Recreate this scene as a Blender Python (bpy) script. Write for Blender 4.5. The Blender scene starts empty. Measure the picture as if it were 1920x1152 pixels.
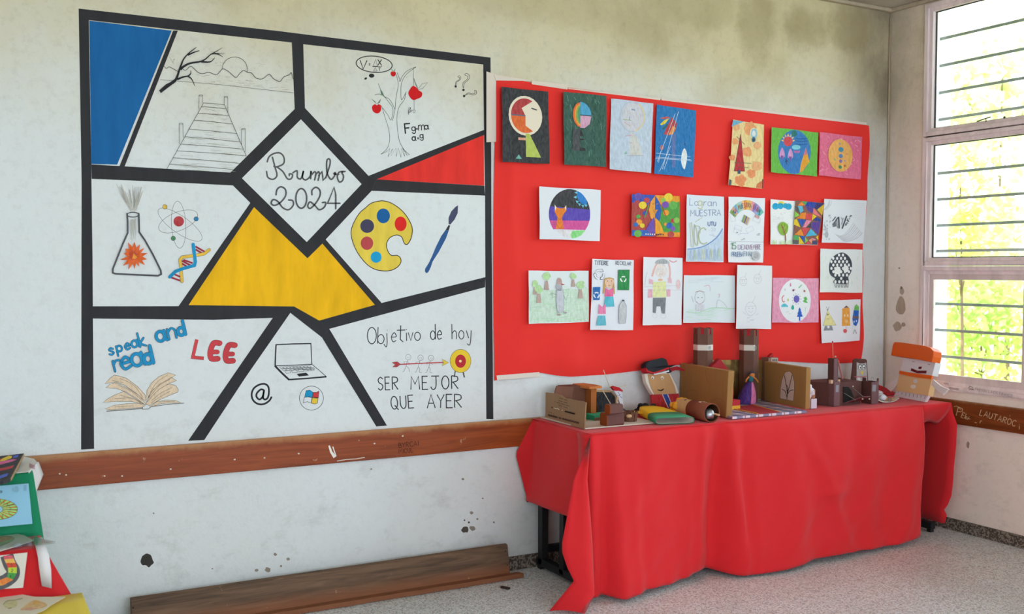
import bpy, bmesh, math, random
from mathutils import Vector, Matrix, noise
from mathutils.geometry import tessellate_polygon
random.seed(7)
SC = bpy.context.scene
COL = SC.collection

# ------------------------------------------------------------------ camera
F, IW, IH = 1908.0, 1920.0, 1152.0
RX = Vector((0.87676625, 0.01410888, -0.48070977))
RY = Vector((-0.48090538, 0.03260253, -0.87616613))
RZ = Vector((0.00331063, 0.99936881, 0.03536984))
EYE = Vector((-5.25459437, -4.58134093, 1.55))
ROT = Matrix((RX, RY, RZ))
cam_data = bpy.data.cameras.new('camera')
cam = bpy.data.objects.new('camera', cam_data)
COL.objects.link(cam)
cam.matrix_world = Matrix.Translation(EYE) @ ROT.to_4x4()
cam_data.sensor_width = 36.0
cam_data.lens = 36.0 * F / IW
cam_data.clip_start = 0.05
cam_data.clip_end = 200
cam_data.dof.use_dof = True
cam_data.dof.focus_distance = 4.9
cam_data.dof.aperture_fstop = 3.2
SC.camera = cam

# ------------------------------------------------------------------ world, sun, exposure
world = bpy.data.worlds.new('daylight')
SC.world = world
world.use_nodes = True
wn = world.node_tree.nodes
bg = wn['Background']
bg.inputs['Color'].default_value = (0.80, 0.90, 1.0, 1)
bg.inputs['Strength'].default_value = 3.6
sun_data = bpy.data.lights.new('sun', 'SUN')
sun_data.energy = 6.0
sun_data.angle = math.radians(1.0)
sun_data.color = (1.0, 0.95, 0.84)
sun = bpy.data.objects.new('sun', sun_data)
COL.objects.link(sun)
sun.rotation_euler = Vector((0.62, 0.30, -0.95)).to_track_quat('-Z', 'Y').to_euler()
SC.view_settings.view_transform = 'Standard'
SC.view_settings.look = 'None'
SC.view_settings.exposure = 0.85
SC.view_settings.gamma = 1.0
SC.view_settings.use_curve_mapping = False
SC.cycles.max_bounces = 14
SC.cycles.diffuse_bounces = 8
SC.cycles.transparent_max_bounces = 16
SC.cycles.sample_clamp_indirect = 6.0
# big windows, the left one added as fill: portals guide the daylight in
PORTALS = [((0.16, -1.66, 2.0), 2.7, 2.4, (1, 0, 0)), ((0.16, -4.85, 2.0), 2.9, 2.4, (1, 0, 0)),
           ((-3.4, -7.66, 1.95), 5.6, 2.3, (0, -1, 0)),
           ((-7.66, -5.2, 2.45), 2.6, 1.3, (-1, 0, 0))]
for (px_, py_, pz_), w_, h_, d_ in PORTALS:
    ld = bpy.data.lights.new('window_daylight', 'AREA')
    ld.shape = 'RECTANGLE'
    ld.size, ld.size_y = w_, h_
    ld.cycles.is_portal = True
    lo = bpy.data.objects.new('window_daylight', ld)
    COL.objects.link(lo)
    lo.location = (px_, py_, pz_)
    lo.rotation_euler = (Vector(d_) * -1).to_track_quat('-Z', 'Z').to_euler()


# ------------------------------------------------------------------ picture rays to points in the room
def ray(px, py):
    return ROT @ Vector((px - IW / 2, -(py - IH / 2), -F)).normalized()


def U(px, py, axis, val):
    d = ray(px, py)
    return EYE + d * ((val - EYE[axis]) / d[axis])


class Plane:
    """the surface a drawing is made on; n points into the room"""
    def __init__(s, p, n):
        s.p, s.n = Vector(p), Vector(n).normalized()

    def at(s, px, py):
        d = ray(px, py)
        return EYE + d * ((s.p - EYE).dot(s.n) / d.dot(s.n))


class Local:
    """a flat frame of its own: origin, unit vectors for +u and +v (v runs down)"""
    def __init__(s, o, u, v):
        s.o, s.u, s.v = Vector(o), Vector(u), Vector(v)
        s.n = s.v.cross(s.u).normalized()

    def at(s, a, b):
        return s.o + s.u * a + s.v * b


def P2(w):
    c = ROT.transposed() @ (Vector(w) - EYE)
    return IW / 2 + F * c.x / -c.z, IH / 2 - F * c.y / -c.z


# ------------------------------------------------------------------ materials
def lin(h):
    h = h.lstrip('#')
    v = [int(h[i:i + 2], 16) / 255 for i in (0, 2, 4)]
    return tuple((c / 12.92 if c <= .04045 else ((c + .055) / 1.055) ** 2.4) for c in v)


MATS = {}


class NT:
    def __init__(s, name):
        s.m = bpy.data.materials.new(name)
        s.m.use_nodes = True
        s.t = s.m.node_tree
        s.b = s.t.nodes['Principled BSDF']
        s.co = None

    def n(s, kind, **kw):
        nd = s.t.nodes.new(kind)
        for k, v in kw.items():
            if k in nd.inputs:
                nd.inputs[k].default_value = v
            else:
                setattr(nd, k, v)
        return nd

    def l(s, a, b):
        s.t.links.new(a, b)

    def coords(s, scale=(1, 1, 1), loc=(0, 0, 0), rot=(0, 0, 0)):
        if s.co is None:
            s.co = s.n('ShaderNodeTexCoord')
        mp = s.n('ShaderNodeMapping')
        mp.inputs['Scale'].default_value = scale
        mp.inputs['Location'].default_value = loc
        mp.inputs['Rotation'].default_value = rot
        s.l(s.co.outputs['Object'], mp.inputs['Vector'])
        return mp.outputs[0]

    def noise(s, scale, detail=4, rough=.55, vec=None, dist=0.0):
        nd = s.n('ShaderNodeTexNoise')
        nd.inputs['Scale'].default_value = scale
        nd.inputs['Detail'].default_value = detail
        nd.inputs['Roughness'].default_value = rough
        nd.inputs['Distortion'].default_value = dist
        s.l(vec if vec is not None else s.coords(), nd.inputs['Vector'])
        return nd.outputs['Fac']

    def ramp(s, fac, stops):
        r = s.n('ShaderNodeValToRGB')
        el = r.color_ramp.elements
        while len(el) < len(stops):
            el.new(.5)
        for e, (p, c) in zip(el, stops):
            e.position = p
            e.color = (c, c, c, 1) if isinstance(c, (int, float)) else tuple(c) + (1,)
        s.l(fac, r.inputs[0])
        return r.outputs[0]

    def mix(s, fac, a, b, mode='MIX'):
        m = s.n('ShaderNodeMix', data_type='RGBA', blend_type=mode)
        for k, v in ((0, fac), (6, a), (7, b)):
            if isinstance(v, (int, float)):
                m.inputs[k].default_value = v
            elif isinstance(v, tuple):
                m.inputs[k].default_value = tuple(v) + (1,)
            else:
                s.l(v, m.inputs[k])
        return m.outputs[2]

    def math(s, op, a, b=0.0, clamp=False):
        m = s.n('ShaderNodeMath', operation=op, use_clamp=clamp)
        for k, v in ((0, a), (1, b)):
            if isinstance(v, (int, float)):
                m.inputs[k].default_value = v
            else:
                s.l(v, m.inputs[k])
        return m.outputs[0]

    def sep(s, vec=None):
        x = s.n('ShaderNodeSeparateXYZ')
        s.l(vec if vec is not None else s.coords(), x.inputs[0])
        return x.outputs

    def maprange(s, v, a, b, c=0., d=1., smooth=True):
        m = s.n('ShaderNodeMapRange', interpolation_type='SMOOTHSTEP' if smooth else 'LINEAR')
        s.l(v, m.inputs[0])
        for k, x in zip((1, 2, 3, 4), (a, b, c, d)):
            m.inputs[k].default_value = x
        return m.outputs[0]

    def base(s, c):
        if isinstance(c, tuple):
            s.b.inputs['Base Color'].default_value = c + (1,)
        else:
            s.l(c, s.b.inputs['Base Color'])

    def bump(s, h, strength=.3, dist=.01):
        b = s.n('ShaderNodeBump', Strength=strength, Distance=dist)
        s.l(h, b.inputs['Height'])
        s.l(b.outputs[0], s.b.inputs['Normal'])


def M(col, kind='flat', rough=.75):
    """col '#rrggbb'; kinds: flat, paint (brushed wall paint), crayon (waxy strokes), paper, card, metal"""
    key = (col, kind, rough)
    if key in MATS:
        return MATS[key]
    k = NT('%s_%s' % (kind, col.lstrip('#')))
    c = lin(col)
    k.b.inputs['Roughness'].default_value = rough
    k.b.inputs['Specular IOR Level'].default_value = .3
    if kind == 'flat':
        f = k.noise(35, 2)
        k.base(k.mix(k.ramp(f, [(.3, 0.), (.7, 1.)]), tuple(x * .93 for x in c), tuple(min(1, x * 1.06) for x in c)))
    elif kind == 'paint':
        v = k.coords((14, 14, 3))
        f = k.noise(1.0, 6, .6, v)
        k.base(k.mix(k.ramp(f, [(.32, 0.), (.72, 1.)]), tuple(x * .84 for x in c),
                     tuple(min(1, x * 1.12 + .003) for x in c)))
        k.b.inputs['Roughness'].default_value = .62
        k.b.inputs['Specular IOR Level'].default_value = .18
    elif kind == 'crayon':
        v = k.coords((90, 90, 35), rot=(0, .5, 0))
        f = k.noise(1.0, 5, .65, v)
        k.base(k.mix(k.ramp(f, [(.35, 0.), (.75, 1.)]), tuple(x * .82 for x in c),
                     tuple(min(1, x * 1.05 + .05) for x in c)))
    elif kind == 'paper':
        f = k.noise(9, 4)
        k.base(k.mix(f, tuple(x * .96 for x in c), c))
    elif kind == 'card':
        f = k.noise(1.0, 4, .6, k.coords((60, 60, 8)))
        k.base(k.mix(f, tuple(x * .82 for x in c), tuple(min(1, x * 1.12) for x in c)))
    elif kind == 'metal':
        k.base(c)
        k.b.inputs['Metallic'].default_value = .85
        k.b.inputs['Roughness'].default_value = rough
    MATS[key] = k.m
    return k.m


# ------------------------------------------------------------------ objects
def tag(o, label=None, cat=None, group=None, kind=None):
    if label:
        o['label'] = label
    if cat:
        o['category'] = cat
    if group:
        o['group'] = group
    if kind:
        o['kind'] = kind
    return o


def empty(name, loc=(0, 0, 0)):
    o = bpy.data.objects.new(name, None)
    o.empty_display_size = .05
    COL.objects.link(o)
    o.location = loc
    return o


def link(name, me, parent=None):
    o = bpy.data.objects.new(name, me)
    COL.objects.link(o)
    if parent is not None:
        o.parent = parent
        w, p = Vector(), parent
        while p is not None:
            w += Vector(p.location)
            p = p.parent
        o.location = -w            # meshes are written in room coordinates
    return o


class MB:
    """collects faces (room coordinates), one material per face, into ONE mesh"""
    def __init__(s, mat=None):
        s.v, s.f, s.fm, s.ms = [], [], [], []
        s.cur = 0
        s.sm = []
        if mat:
            s.mat(mat)

    def mat(s, m):
        if m not in s.ms:
            s.ms.append(m)
        s.cur = s.ms.index(m)
        return s

    def add(s, vs, fs, smooth=False):
        o = len(s.v)
        s.v += [Vector(v) for v in vs]
        for f in fs:
            s.f.append([i + o for i in f])
            s.fm.append(s.cur)
            s.sm.append(smooth)
        return s

    def box(s, a, b):
        x0, y0, z0 = a
        x1, y1, z1 = b
        vs = [(x, y, z) for z in (z0, z1) for y in (y0, y1) for x in (x0, x1)]
        return s.add(vs, [(0, 2, 3, 1), (4, 5, 7, 6), (0, 1, 5, 4), (2, 6, 7, 3), (0, 4, 6, 2), (1, 3, 7, 5)])

    def beam(s, p, q, w, h, up=(0, 0, 1)):
        p, q = Vector(p), Vector(q)
        d = (q - p).normalized()
        u = Vector(up)
        if abs(d.dot(u)) > .98:
            u = Vector((0, 1, 0))
        r = d.cross(u).normalized()
        u = r.cross(d)
        vs = [e + r * (w / 2 * i) + u * (h / 2 * j) for e in (p, q) for (i, j) in ((-1, -1), (1, -1), (1, 1), (-1, 1))]
        return s.add(vs, [(3, 2, 1, 0), (4, 5, 6, 7), (0, 1, 5, 4), (1, 2, 6, 5), (2, 3, 7, 6), (3, 0, 4, 7)])

    def prism(s, pts, off):
        """closed outline of 3-D points pushed along off"""
        off = Vector(off)
        a = [Vector(p) for p in pts]
        n = len(a)
        tr = tessellate_polygon([a])
        vs = a + [p + off for p in a]
        fs = [tuple(t) for t in tr] + [tuple(i + n for i in reversed(t)) for t in tr]
        fs += [(i, (i + 1) % n, (i + 1) % n + n, i + n) for i in range(n)]
        return s.add(vs, fs)

    def tube(s, pts, rad, seg=10, cap=True, smooth=True):
        pts = [Vector(p) for p in pts]
        n = len(pts)
        if not isinstance(rad, (list, tuple)):
            rad = [rad] * n
        vs, fs = [], []
        prev = None
        for i, p in enumerate(pts):
            d = (pts[min(i + 1, n - 1)] - pts[max(i - 1, 0)]).normalized()
            if prev is None:
                a = d.orthogonal().normalized()
            else:
                a = (prev - d * prev.dot(d)).normalized()
            prev = a
            b = d.cross(a)
            for k in range(seg):
                t = 2 * math.pi * k / seg
                vs.append(p + (a * math.cos(t) + b * math.sin(t)) * rad[i])
        for i in range(n - 1):
            for k in range(seg):
                fs.append((i * seg + k, i * seg + (k + 1) % seg, (i + 1) * seg + (k + 1) % seg, (i + 1) * seg + k))
        s.add(vs, fs, smooth)
        if cap:
            s.add(vs[:seg], [tuple(range(seg - 1, -1, -1))])
            s.add(vs[-seg:], [tuple(range(seg))])
        return s

    def ball(s, c, r, seg=12, sc=(1, 1, 1), jit=0.):
        c = Vector(c)
        vs, fs = [], []
        rg = seg // 2
        for i in range(rg + 1):
            th = math.pi * i / rg
            for k in range(seg):
                ph = 2 * math.pi * k / seg
                d = Vector((math.sin(th) * math.cos(ph), math.sin(th) * math.sin(ph), math.cos(th)))
                q = r * (1 + jit * noise.noise(d * 3 + c * 40)) if jit else r
                vs.append(c + Vector((d.x * sc[0], d.y * sc[1], d.z * sc[2])) * q)
        for i in range(rg):
            for k in range(seg):
                fs.append((i * seg + k, (i + 1) * seg + k, (i + 1) * seg + (k + 1) % seg, i * seg + (k + 1) % seg))
        return s.add(vs, fs, True)

    def grid(s, rows, smooth=True):
        nu = len(rows[0])
        vs = [p for r in rows for p in r]
        fs = [(i * nu + k, i * nu + k + 1, (i + 1) * nu + k + 1, (i + 1) * nu + k)
              for i in range(len(rows) - 1) for k in range(nu - 1)]
        return s.add(vs, fs, smooth)

    def build(s, name, parent=None, mat=None, bevel=0., solid=0., merge=False, sub=0):
        me = bpy.data.meshes.new(name)
        me.from_pydata([tuple(v) for v in s.v], [], s.f)
        for m in (s.ms or [mat]):
            me.materials.append(m)
        me.polygons.foreach_set('material_index', s.fm)
        me.polygons.foreach_set('use_smooth', s.sm)
        bm = bmesh.new()
        bm.from_mesh(me)
        bmesh.ops.remove_doubles(bm, verts=bm.verts, dist=1e-5 if not merge else 2e-4)
        bmesh.ops.recalc_face_normals(bm, faces=bm.faces)
        bm.to_mesh(me)
        bm.free()
        o = link(name, me, parent)
        if solid:
            md = o.modifiers.new('thickness', 'SOLIDIFY')
            md.thickness = solid
            md.offset = 0
        if sub:
            md = o.modifiers.new('smooth', 'SUBSURF')
            md.levels = md.render_levels = sub
        if bevel:
            md = o.modifiers.new('edges', 'BEVEL')
            md.width = bevel
            md.segments = 2
            md.limit_method = 'ANGLE'
        return o


# ------------------------------------------------------------------ drawing: flat paint and pencil on a surface
def catmull(pts, closed=False, k=5):
    n = len(pts)
    if n < 3:
        return list(pts)
    out = []
    rng = range(n if closed else n - 1)
    for i in rng:
        g = (lambda j: pts[j % n]) if closed else (lambda j: pts[max(0, min(n - 1, j))])
        a, b, c, d = g(i - 1), g(i), g(i + 1), g(i + 2)
        for q in range(k):
            t = q / k
            out.append(tuple(.5 * (2 * b[j] + (c[j] - a[j]) * t + (2 * a[j] - 5 * b[j] + 4 * c[j] - d[j]) * t * t
                                   + (3 * b[j] - a[j] - 3 * c[j] + d[j]) * t ** 3) for j in (0, 1)))
    if not closed:
        out.append(tuple(pts[-1]))
    return out


GL = {
    'A': '0,0 .32,1 .66,0|.1,.36 .56,.36', 'B': '0,0 0,1|~0,1 .45,.92 .45,.62 0,.52|~0,.52 .55,.44 .55,.08 0,0',
    'C': '~.6,.84 .35,1 .06,.75 .02,.4 .2,.05 .42,0 .62,.16', 'D': '0,0 0,1|~0,1 .42,.9 .58,.52 .42,.1 0,0',
    'E': '.5,1 0,1 0,0 .52,0|0,.52 .42,.52', 'F': '.55,1 0,1 0,0|0,.54 .42,.54',
    'G': '~.6,.84 .35,1 .06,.75 .02,.4 .2,.05 .45,.02 .6,.2|.36,.42 .6,.42 .6,.1',
    'I': '.1,0 .1,1', 'i': '.08,0 .08,.55|.06,.74 .1,.8', 'J': '.05,1 .75,1|~.48,1 .48,.3 .36,.03 .15,0 0,.2', 'K': '0,0 0,1|.5,1 .02,.45 .55,0',
    'L': '0,1 0,0 .5,0', 'M': '0,0 .06,1 .38,.4 .7,1 .78,0', 'N': '0,0 0,1 .55,0 .55,1',
    'O': '@.32,.5,.32,.5', 'P': '0,0 0,1|~0,1 .5,.92 .5,.6 0,.48', 'Q': '@.32,.5,.32,.5|.34,.3 .7,-.08',
    'R': '0,0 0,1|~0,1 .5,.92 .5,.62 0,.5|.15,.5 .58,0', 'S': '~.52,.86 .28,1 .04,.82 .12,.58 .42,.44 .5,.2 .26,0 0,.14',
    'T': '0,1 .66,1|.33,1 .33,0', 'U': '~0,1 .02,.25 .28,0 .52,.22 .55,1', 'V': '0,1 .3,0 .62,1', 'X': '0,0 .55,1|0,1 .55,0',
    'Y': '0,1 .3,.5 .6,1|.3,.5 .28,0', 'Z': '0,1 .55,1 0,0 .55,0',
    '0': '@.3,.5,.3,.5', '1': '0,.75 .22,1 .22,0', '2': '~0,.75 .25,1 .5,.75 .35,.4 0,0|0,0 .55,0', '5': '.5,1 .06,1 .02,.56|~.02,.56 .3,.64 .52,.4 .4,.06 0,.06',
    '4': '.4,0 .4,1 0,.35 .6,.35', 'a': '@.24,.28,.24,.28|.5,.56 .5,.1 .58,0', 'b': '0,1 0,0|@.26,.28,.26,.28',
    'c': '~.46,.46 .25,.56 .02,.3 .2,.02 .48,.1', 'd': '@.24,.28,.24,.28|.5,1 .5,0', 'e': '~.02,.3 .46,.34 .28,.58 .02,.32 .16,.02 .46,.1',
    'g': '@.24,.28,.24,.28|~.5,.56 .5,-.2 .28,-.38 .02,-.24', 'h': '0,1 0,0|~0,.36 .25,.56 .42,.4 .42,0',
    'j': '~.2,.58 .22,-.1 .16,-.4 0,-.2|.22,.78 .24,.8', 'k': '0,1 0,0|.36,.58 .02,.24 .42,0', 'l': '0,1 .02,0',
    'm': '0,0 0,.56|~0,.4 .18,.56 .3,.4 .3,0|~.3,.4 .48,.56 .6,.4 .6,0', 'n': '0,0 0,.56|~0,.36 .22,.56 .4,.4 .4,0',
    'o': '@.24,.28,.24,.28', 'p': '0,.56 0,-.4|@.26,.28,.26,.28', 'r': '0,0 0,.56|~0,.34 .16,.54 .36,.52',
    's': '~.38,.46 .2,.56 .04,.44 .2,.3 .38,.14 .2,0 0,.08', 't': '.16,.9 .18,.12 .34,0|-.04,.62 .42,.66',
    'u': '~0,.56 .04,.1 .22,0 .42,.2|.42,.56 .42,0', 'v': '0,.56 .2,0 .4,.56', 'y': '0,.56 .22,.06|~.46,.56 .4,-.1 .28,-.4 .06,-.3',
    '=': '0,.38 .4,.38|0,.2 .4,.2', '.': '.05,0 .08,.03', '-': '0,.35 .35,.35', '_': '0,.02 .45,.02', ':': '.05,.1 .07,.12|.05,.45 .07,.47',
    ' ': '', 'D^': '', 'q': '@.24,.28,.24,.28|.5,.56 .5,-.4',
    'E3': '',
}
GL['^'] = '0,0 .32,1 .66,0 0,0'     # the Greek capital delta


class Art:
    def __init__(s, surf, k0=1, eps=5e-5):
        s.S, s.k, s.eps = surf, k0, eps
        s.mb = MB()
        s.t = (0, 0, 1)

    def crop(s, x0, y0, sc):
        s.t = (x0, y0, sc)
        return s

    def _m(s, p):
        return s.t[0] + p[0] / s.t[2], s.t[1] + p[1] / s.t[2]

    def _to3(s, p):
        return s.S.at(*s._m(p)) + s.S.n * (s.eps * s.k)

    def poly(s, pts, col, kind='crayon', sm=False):
        if sm:
            pts = catmull(pts, True)
        tr = tessellate_polygon([[Vector((p[0], p[1], 0)) for p in pts]])
        s.mb.mat(M(col, kind)).add([s._to3(p) for p in pts], [tuple(t) for t in tr])
        s.k += 1
        return s

    def line(s, pts, w, col, closed=False, sm=False, kind='flat', cap=False, ws=None):
        if len(pts) < 2:
            return s
        if sm:
            pts = catmull(pts, closed)
        n = len(pts)
        L, R = [], []
        for i, p in enumerate(pts):
            if closed:
                a, b = pts[(i - 1) % n], pts[(i + 1) % n]
            else:
                a, b = pts[max(i - 1, 0)], pts[min(i + 1, n - 1)]

            def nrm(u, v):
                dx, dy = v[0] - u[0], v[1] - u[1]
                q = math.hypot(dx, dy) or 1e-9
                return -dy / q, dx / q
            n1 = nrm(a, p) if a != p else nrm(p, b)
            n2 = nrm(p, b) if b != p else nrm(a, p)
            mx, my = n1[0] + n2[0], n1[1] + n2[1]
            q = math.hypot(mx, my)
            if q < .35:
                mx, my, q = n1[0], n1[1], 1.
            mx, my = mx / q, my / q
            c = max(.6, mx * n1[0] + my * n1[1])
            wd = w if ws is None else w * (ws[0] + (ws[1] - ws[0]) * i / (n - 1))
            h = wd / 2 / c
            L.append((p[0] + mx * h, p[1] + my * h))
            R.append((p[0] - mx * h, p[1] - my * h))
        vs = [s._to3(p) for p in L + R]
        fs = [(i, (i + 1) % n, n + (i + 1) % n, n + i) for i in range(n if closed else n - 1)]
        s.mb.mat(M(col, kind)).add(vs, fs)
        s.k += 1
        if cap:
            for p in (pts[0], pts[-1]):
                s.disc(p[0], p[1], w / 2, w / 2, col, kind=kind, n=8)
        return s

    def ell(s, cx, cy, rx, ry, rot=0., n=28, a0=0., a1=360.):
        c, d = math.cos(math.radians(rot)), math.sin(math.radians(rot))
        full = abs(a1 - a0) >= 360
        out = []
        for i in range(n if full else n + 1):
            t = math.radians(a0 + (a1 - a0) * i / n)
            x, y = rx * math.cos(t), ry * math.sin(t)
            out.append((cx + x * c - y * d, cy + x * d + y * c))
        return out

    def disc(s, cx, cy, rx, ry, col, rot=0., kind='crayon', n=24):
        return s.poly(s.ell(cx, cy, rx, ry, rot, n), col, kind)

    def ring(s, cx, cy, rx, ry, w, col, rot=0., kind='flat'):
        return s.line(s.ell(cx, cy, rx, ry, rot, 30), w, col, True, kind=kind)

    def text(s, txt, x, y, h, w, col, ang=0., sp=.2, wd=1., kind='flat', cap=False, cols=None):
        ca, sa = math.cos(math.radians(ang)), math.sin(math.radians(ang))
        pen = 0.
        for i, ch in enumerate(txt):
            if ch == ' ':
                pen += .5
                continue
            g = GL.get(ch) or GL.get(ch.upper(), '')
            mx = 0.
            for part in g.split('|'):
                if not part:
                    continue
                if part[0] == '@':
                    cx, cy, rx, ry = map(float, part[1:].split(','))
                    pts, closed, sm = s.ell(cx, cy, rx, ry, 0, 18), True, False
                else:
                    sm = part[0] == '~'
                    pts = [tuple(map(float, q.split(','))) for q in part.lstrip('~').split()]
                    closed = False
                mx = max(mx, max(p[0] for p in pts))
                out = []
                for (a, b) in pts:
                    u, v = (pen + a) * h * wd, -b * h
                    out.append((x + u * ca - v * sa, y + u * sa + v * ca))
                s.line(out, w, cols[i % len(cols)] if cols else col, closed, sm, kind, cap)
            pen += mx + sp
        return s

    def scribble(s, x0, y0, x1, y1, rows, col, w=.5, seed=0, kind='flat', ang=0.):
        """short pencil dashes filling a box"""
        r = random.Random(seed)
        for i in range(rows):
            y = y0 + (y1 - y0) * (i + r.random() * .6) / rows
            a = x0 + (x1 - x0) * r.random() * .55
            b = a + (x1 - x0) * (.15 + .3 * r.random())
            s.line([(a, y), ((a + b) / 2, y + r.uniform(-.6, .6) + ang * .5), (min(b, x1), y + ang)], w, col, kind=kind)
        return s

    def build(s, name, parent=None):
        return s.mb.build(name, parent)
# ================================================================== THE ROOM
CEIL = 3.222
X0, Y0 = -7.6, -7.6          # far ends of the room


STAINS = [(-1.12, 2.98, .16, .24, .5), (-.72, 3.02, .2, .16, .55), (-.34, 3.06, .2, .2, .6), (-1.55, 3.05, .4, .14, .3), (-2.7, 3.0, .7, .2, .25), (-4.6, 2.95, .5, .3, .25), (-1.3, 2.55, .3, .2, .2)]


def wall_material(name, upper, lower, corner_axis):
    k = NT(name)
    x, y, z = k.sep(k.coords())
    along = x if corner_axis == 'x' else y
    wob = k.noise(1.3, 5, .6)
    zz = k.math('ADD', z, k.math('MULTIPLY', k.math('SUBTRACT', wob, .5), 1.1))
    up = k.maprange(zz, 2.0, 2.95)
    col = k.mix(up, lin(lower), lin(upper))
    # old water stains under the ceiling
    st = k.ramp(k.noise(2.1, 6, .62, k.coords((1, 1, .8), (3.1, 0.4, 1.7))), [(.5, 0.), (.68, 1.)])
    st = k.math('MULTIPLY', st, k.maprange(zz, 2.55, 2.95))
    col = k.mix(k.math('MULTIPLY', st, .55), col, lin('#a3956f'))
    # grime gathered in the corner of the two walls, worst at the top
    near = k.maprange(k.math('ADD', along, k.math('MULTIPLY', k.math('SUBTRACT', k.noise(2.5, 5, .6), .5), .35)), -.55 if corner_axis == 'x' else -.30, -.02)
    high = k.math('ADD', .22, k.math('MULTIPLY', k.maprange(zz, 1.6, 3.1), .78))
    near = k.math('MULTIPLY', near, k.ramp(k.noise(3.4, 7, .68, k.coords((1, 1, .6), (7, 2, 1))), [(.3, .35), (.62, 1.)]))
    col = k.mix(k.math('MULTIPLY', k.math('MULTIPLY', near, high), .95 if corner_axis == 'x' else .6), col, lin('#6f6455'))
    if corner_axis == 'x':
        for (sx, sz, rx_, rz_, am) in STAINS:
            dx = k.math('MULTIPLY', k.math('SUBTRACT', x, sx), 1 / rx_)
            dz = k.math('MULTIPLY', k.math('SUBTRACT', z, sz), 1 / rz_)
            r2 = k.math('ADD', k.math('MULTIPLY', dx, dx), k.math('MULTIPLY', dz, dz))
            r2 = k.math('ADD', r2, k.math('MULTIPLY', k.math('SUBTRACT', k.noise(5.0, 6, .65), .5), 2.6))
            col = k.mix(k.math('MULTIPLY', k.maprange(r2, 1.25, .2), am), col, lin('#94845c'))
    # scuffs and scratches lower down
    sc = k.ramp(k.noise(5.5, 8, .72, k.coords((1, 1, 1.6))), [(.53, 0.), (.72, 1.)])
    sc = k.math('MULTIPLY', sc, k.maprange(z, 1.9, .5))
    col = k.mix(k.math('MULTIPLY', sc, .34), col, lin('#8f8a80'))
    bl = k.ramp(k.noise(.9, 3, .5), [(.35, 0.), (.7, 1.)])
    col = k.mix(k.math('MULTIPLY', bl, .16), col, lin('#b9b2a2'))
    fine = k.ramp(k.noise(24, 8, .75), [(.5, 0.), (.78, 1.)])
    col = k.mix(k.math('MULTIPLY', fine, k.maprange(zz, 1.2, 3.0, .14, .36)), col, lin('#8f856d'))
    runs = k.ramp(k.noise(1.0, 6, .65, k.coords((3.1, 3.1, .9), (2.2, 1, 0)), .6), [(.56, 0.), (.8, 1.)])
    col = k.mix(k.math('MULTIPLY', runs, k.maprange(zz, 1.9, 2.9, 0., .4)), col, lin('#a09372'))
    k.base(col)
    k.b.inputs['Roughness'].default_value = .62
    k.b.inputs['Specular IOR Level'].default_value = .3
    h = k.math('ADD', k.noise(26, 5, .6), k.math('MULTIPLY', k.noise(4, 3), .8))
    k.bump(h, .22, .012)
    return k.m


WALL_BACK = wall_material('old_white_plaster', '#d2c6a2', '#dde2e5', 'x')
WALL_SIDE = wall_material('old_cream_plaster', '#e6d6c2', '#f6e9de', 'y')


def floor_material():
    k = NT('terrazzo_floor')
    def specks(scale, lo, hi, loc):
        v = k.n('ShaderNodeTexVoronoi', Scale=scale)
        k.l(k.coords((1, 1, 1), loc), v.inputs['Vector'])
        return k.ramp(v.outputs['Color'], [(lo, 0.), (hi, 1.)])
    col = k.mix(k.ramp(k.noise(2.2, 5), [(.3, 0.), (.7, 1.)]), lin('#d9e0e3'), lin('#e6edf0'))
    col = k.mix(k.math('MULTIPLY', specks(150, .62, .66, (0, 0, 0)), .55), col, lin('#6b6462'))
    col = k.mix(k.math('MULTIPLY', specks(120, .7, .74, (5, 3, 0)), .6), col, lin('#dcd6d2'))
    col = k.mix(k.math('MULTIPLY', specks(210, .66, .7, (1, 7, 0)), .4), col, lin('#9a8078'))
    x, y, z = k.sep(k.coords())
    def joint(c, off):
        f = k.math('FRACT', k.math('MULTIPLY', k.math('ADD', c, off), 1 / .4))
        return k.math('LESS_THAN', f, .006)
    j = k.math('MAXIMUM', joint(x, 10.017), joint(y, 10.57))
    col = k.mix(k.math('MULTIPLY', j, .5), col, lin('#5a5250'))
    k.base(col)
    k.b.inputs['Roughness'].default_value = .42
    k.b.inputs['Specular IOR Level'].default_value = .4
    return k.m


def skirting_material():
    k = NT('terrazzo_skirting')
    v = k.n('ShaderNodeTexVoronoi', Scale=130.)
    k.l(k.coords(), v.inputs['Vector'])
    k.base(k.mix(k.ramp(v.outputs['Color'], [(.42, 0.), (.5, 1.)]), lin('#8b8075'), lin('#4a4038')))
    k.b.inputs['Roughness'].default_value = .6
    return k.m


def wood_material(name, a, b, edge=None, axis='x', gloss=.4, worn=None):
    k = NT(name)
    sc = (2.2, 30, 30) if axis == 'x' else (30, 2.2, 30)
    f = k.noise(1.0, 7, .62, k.coords(sc), 1.2)
    col = k.mix(k.ramp(f, [(.3, 0.), (.72, 1.)]), lin(a), lin(b))
    if worn:
        x, y, z = k.sep(k.coords())
        w = k.math('ADD', z, k.math('MULTIPLY', k.math('SUBTRACT', k.noise(9, 6, .7), .5), .05))
        w = k.maprange(w, worn[0], worn[1])
        col = k.mix(k.math('MULTIPLY', w, .75), col, lin(edge))
        chips = k.ramp(k.noise(16, 5, .7), [(.68, 0.), (.71, 1.)])
        col = k.mix(k.math('MULTIPLY', chips, .5), col, lin('#c9a98c'))
    k.base(col)
    k.b.inputs['Roughness'].default_value = gloss
    k.b.inputs['Specular IOR Level'].default_value = .35
    k.bump(f, .15, .004)
    return k.m


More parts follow.
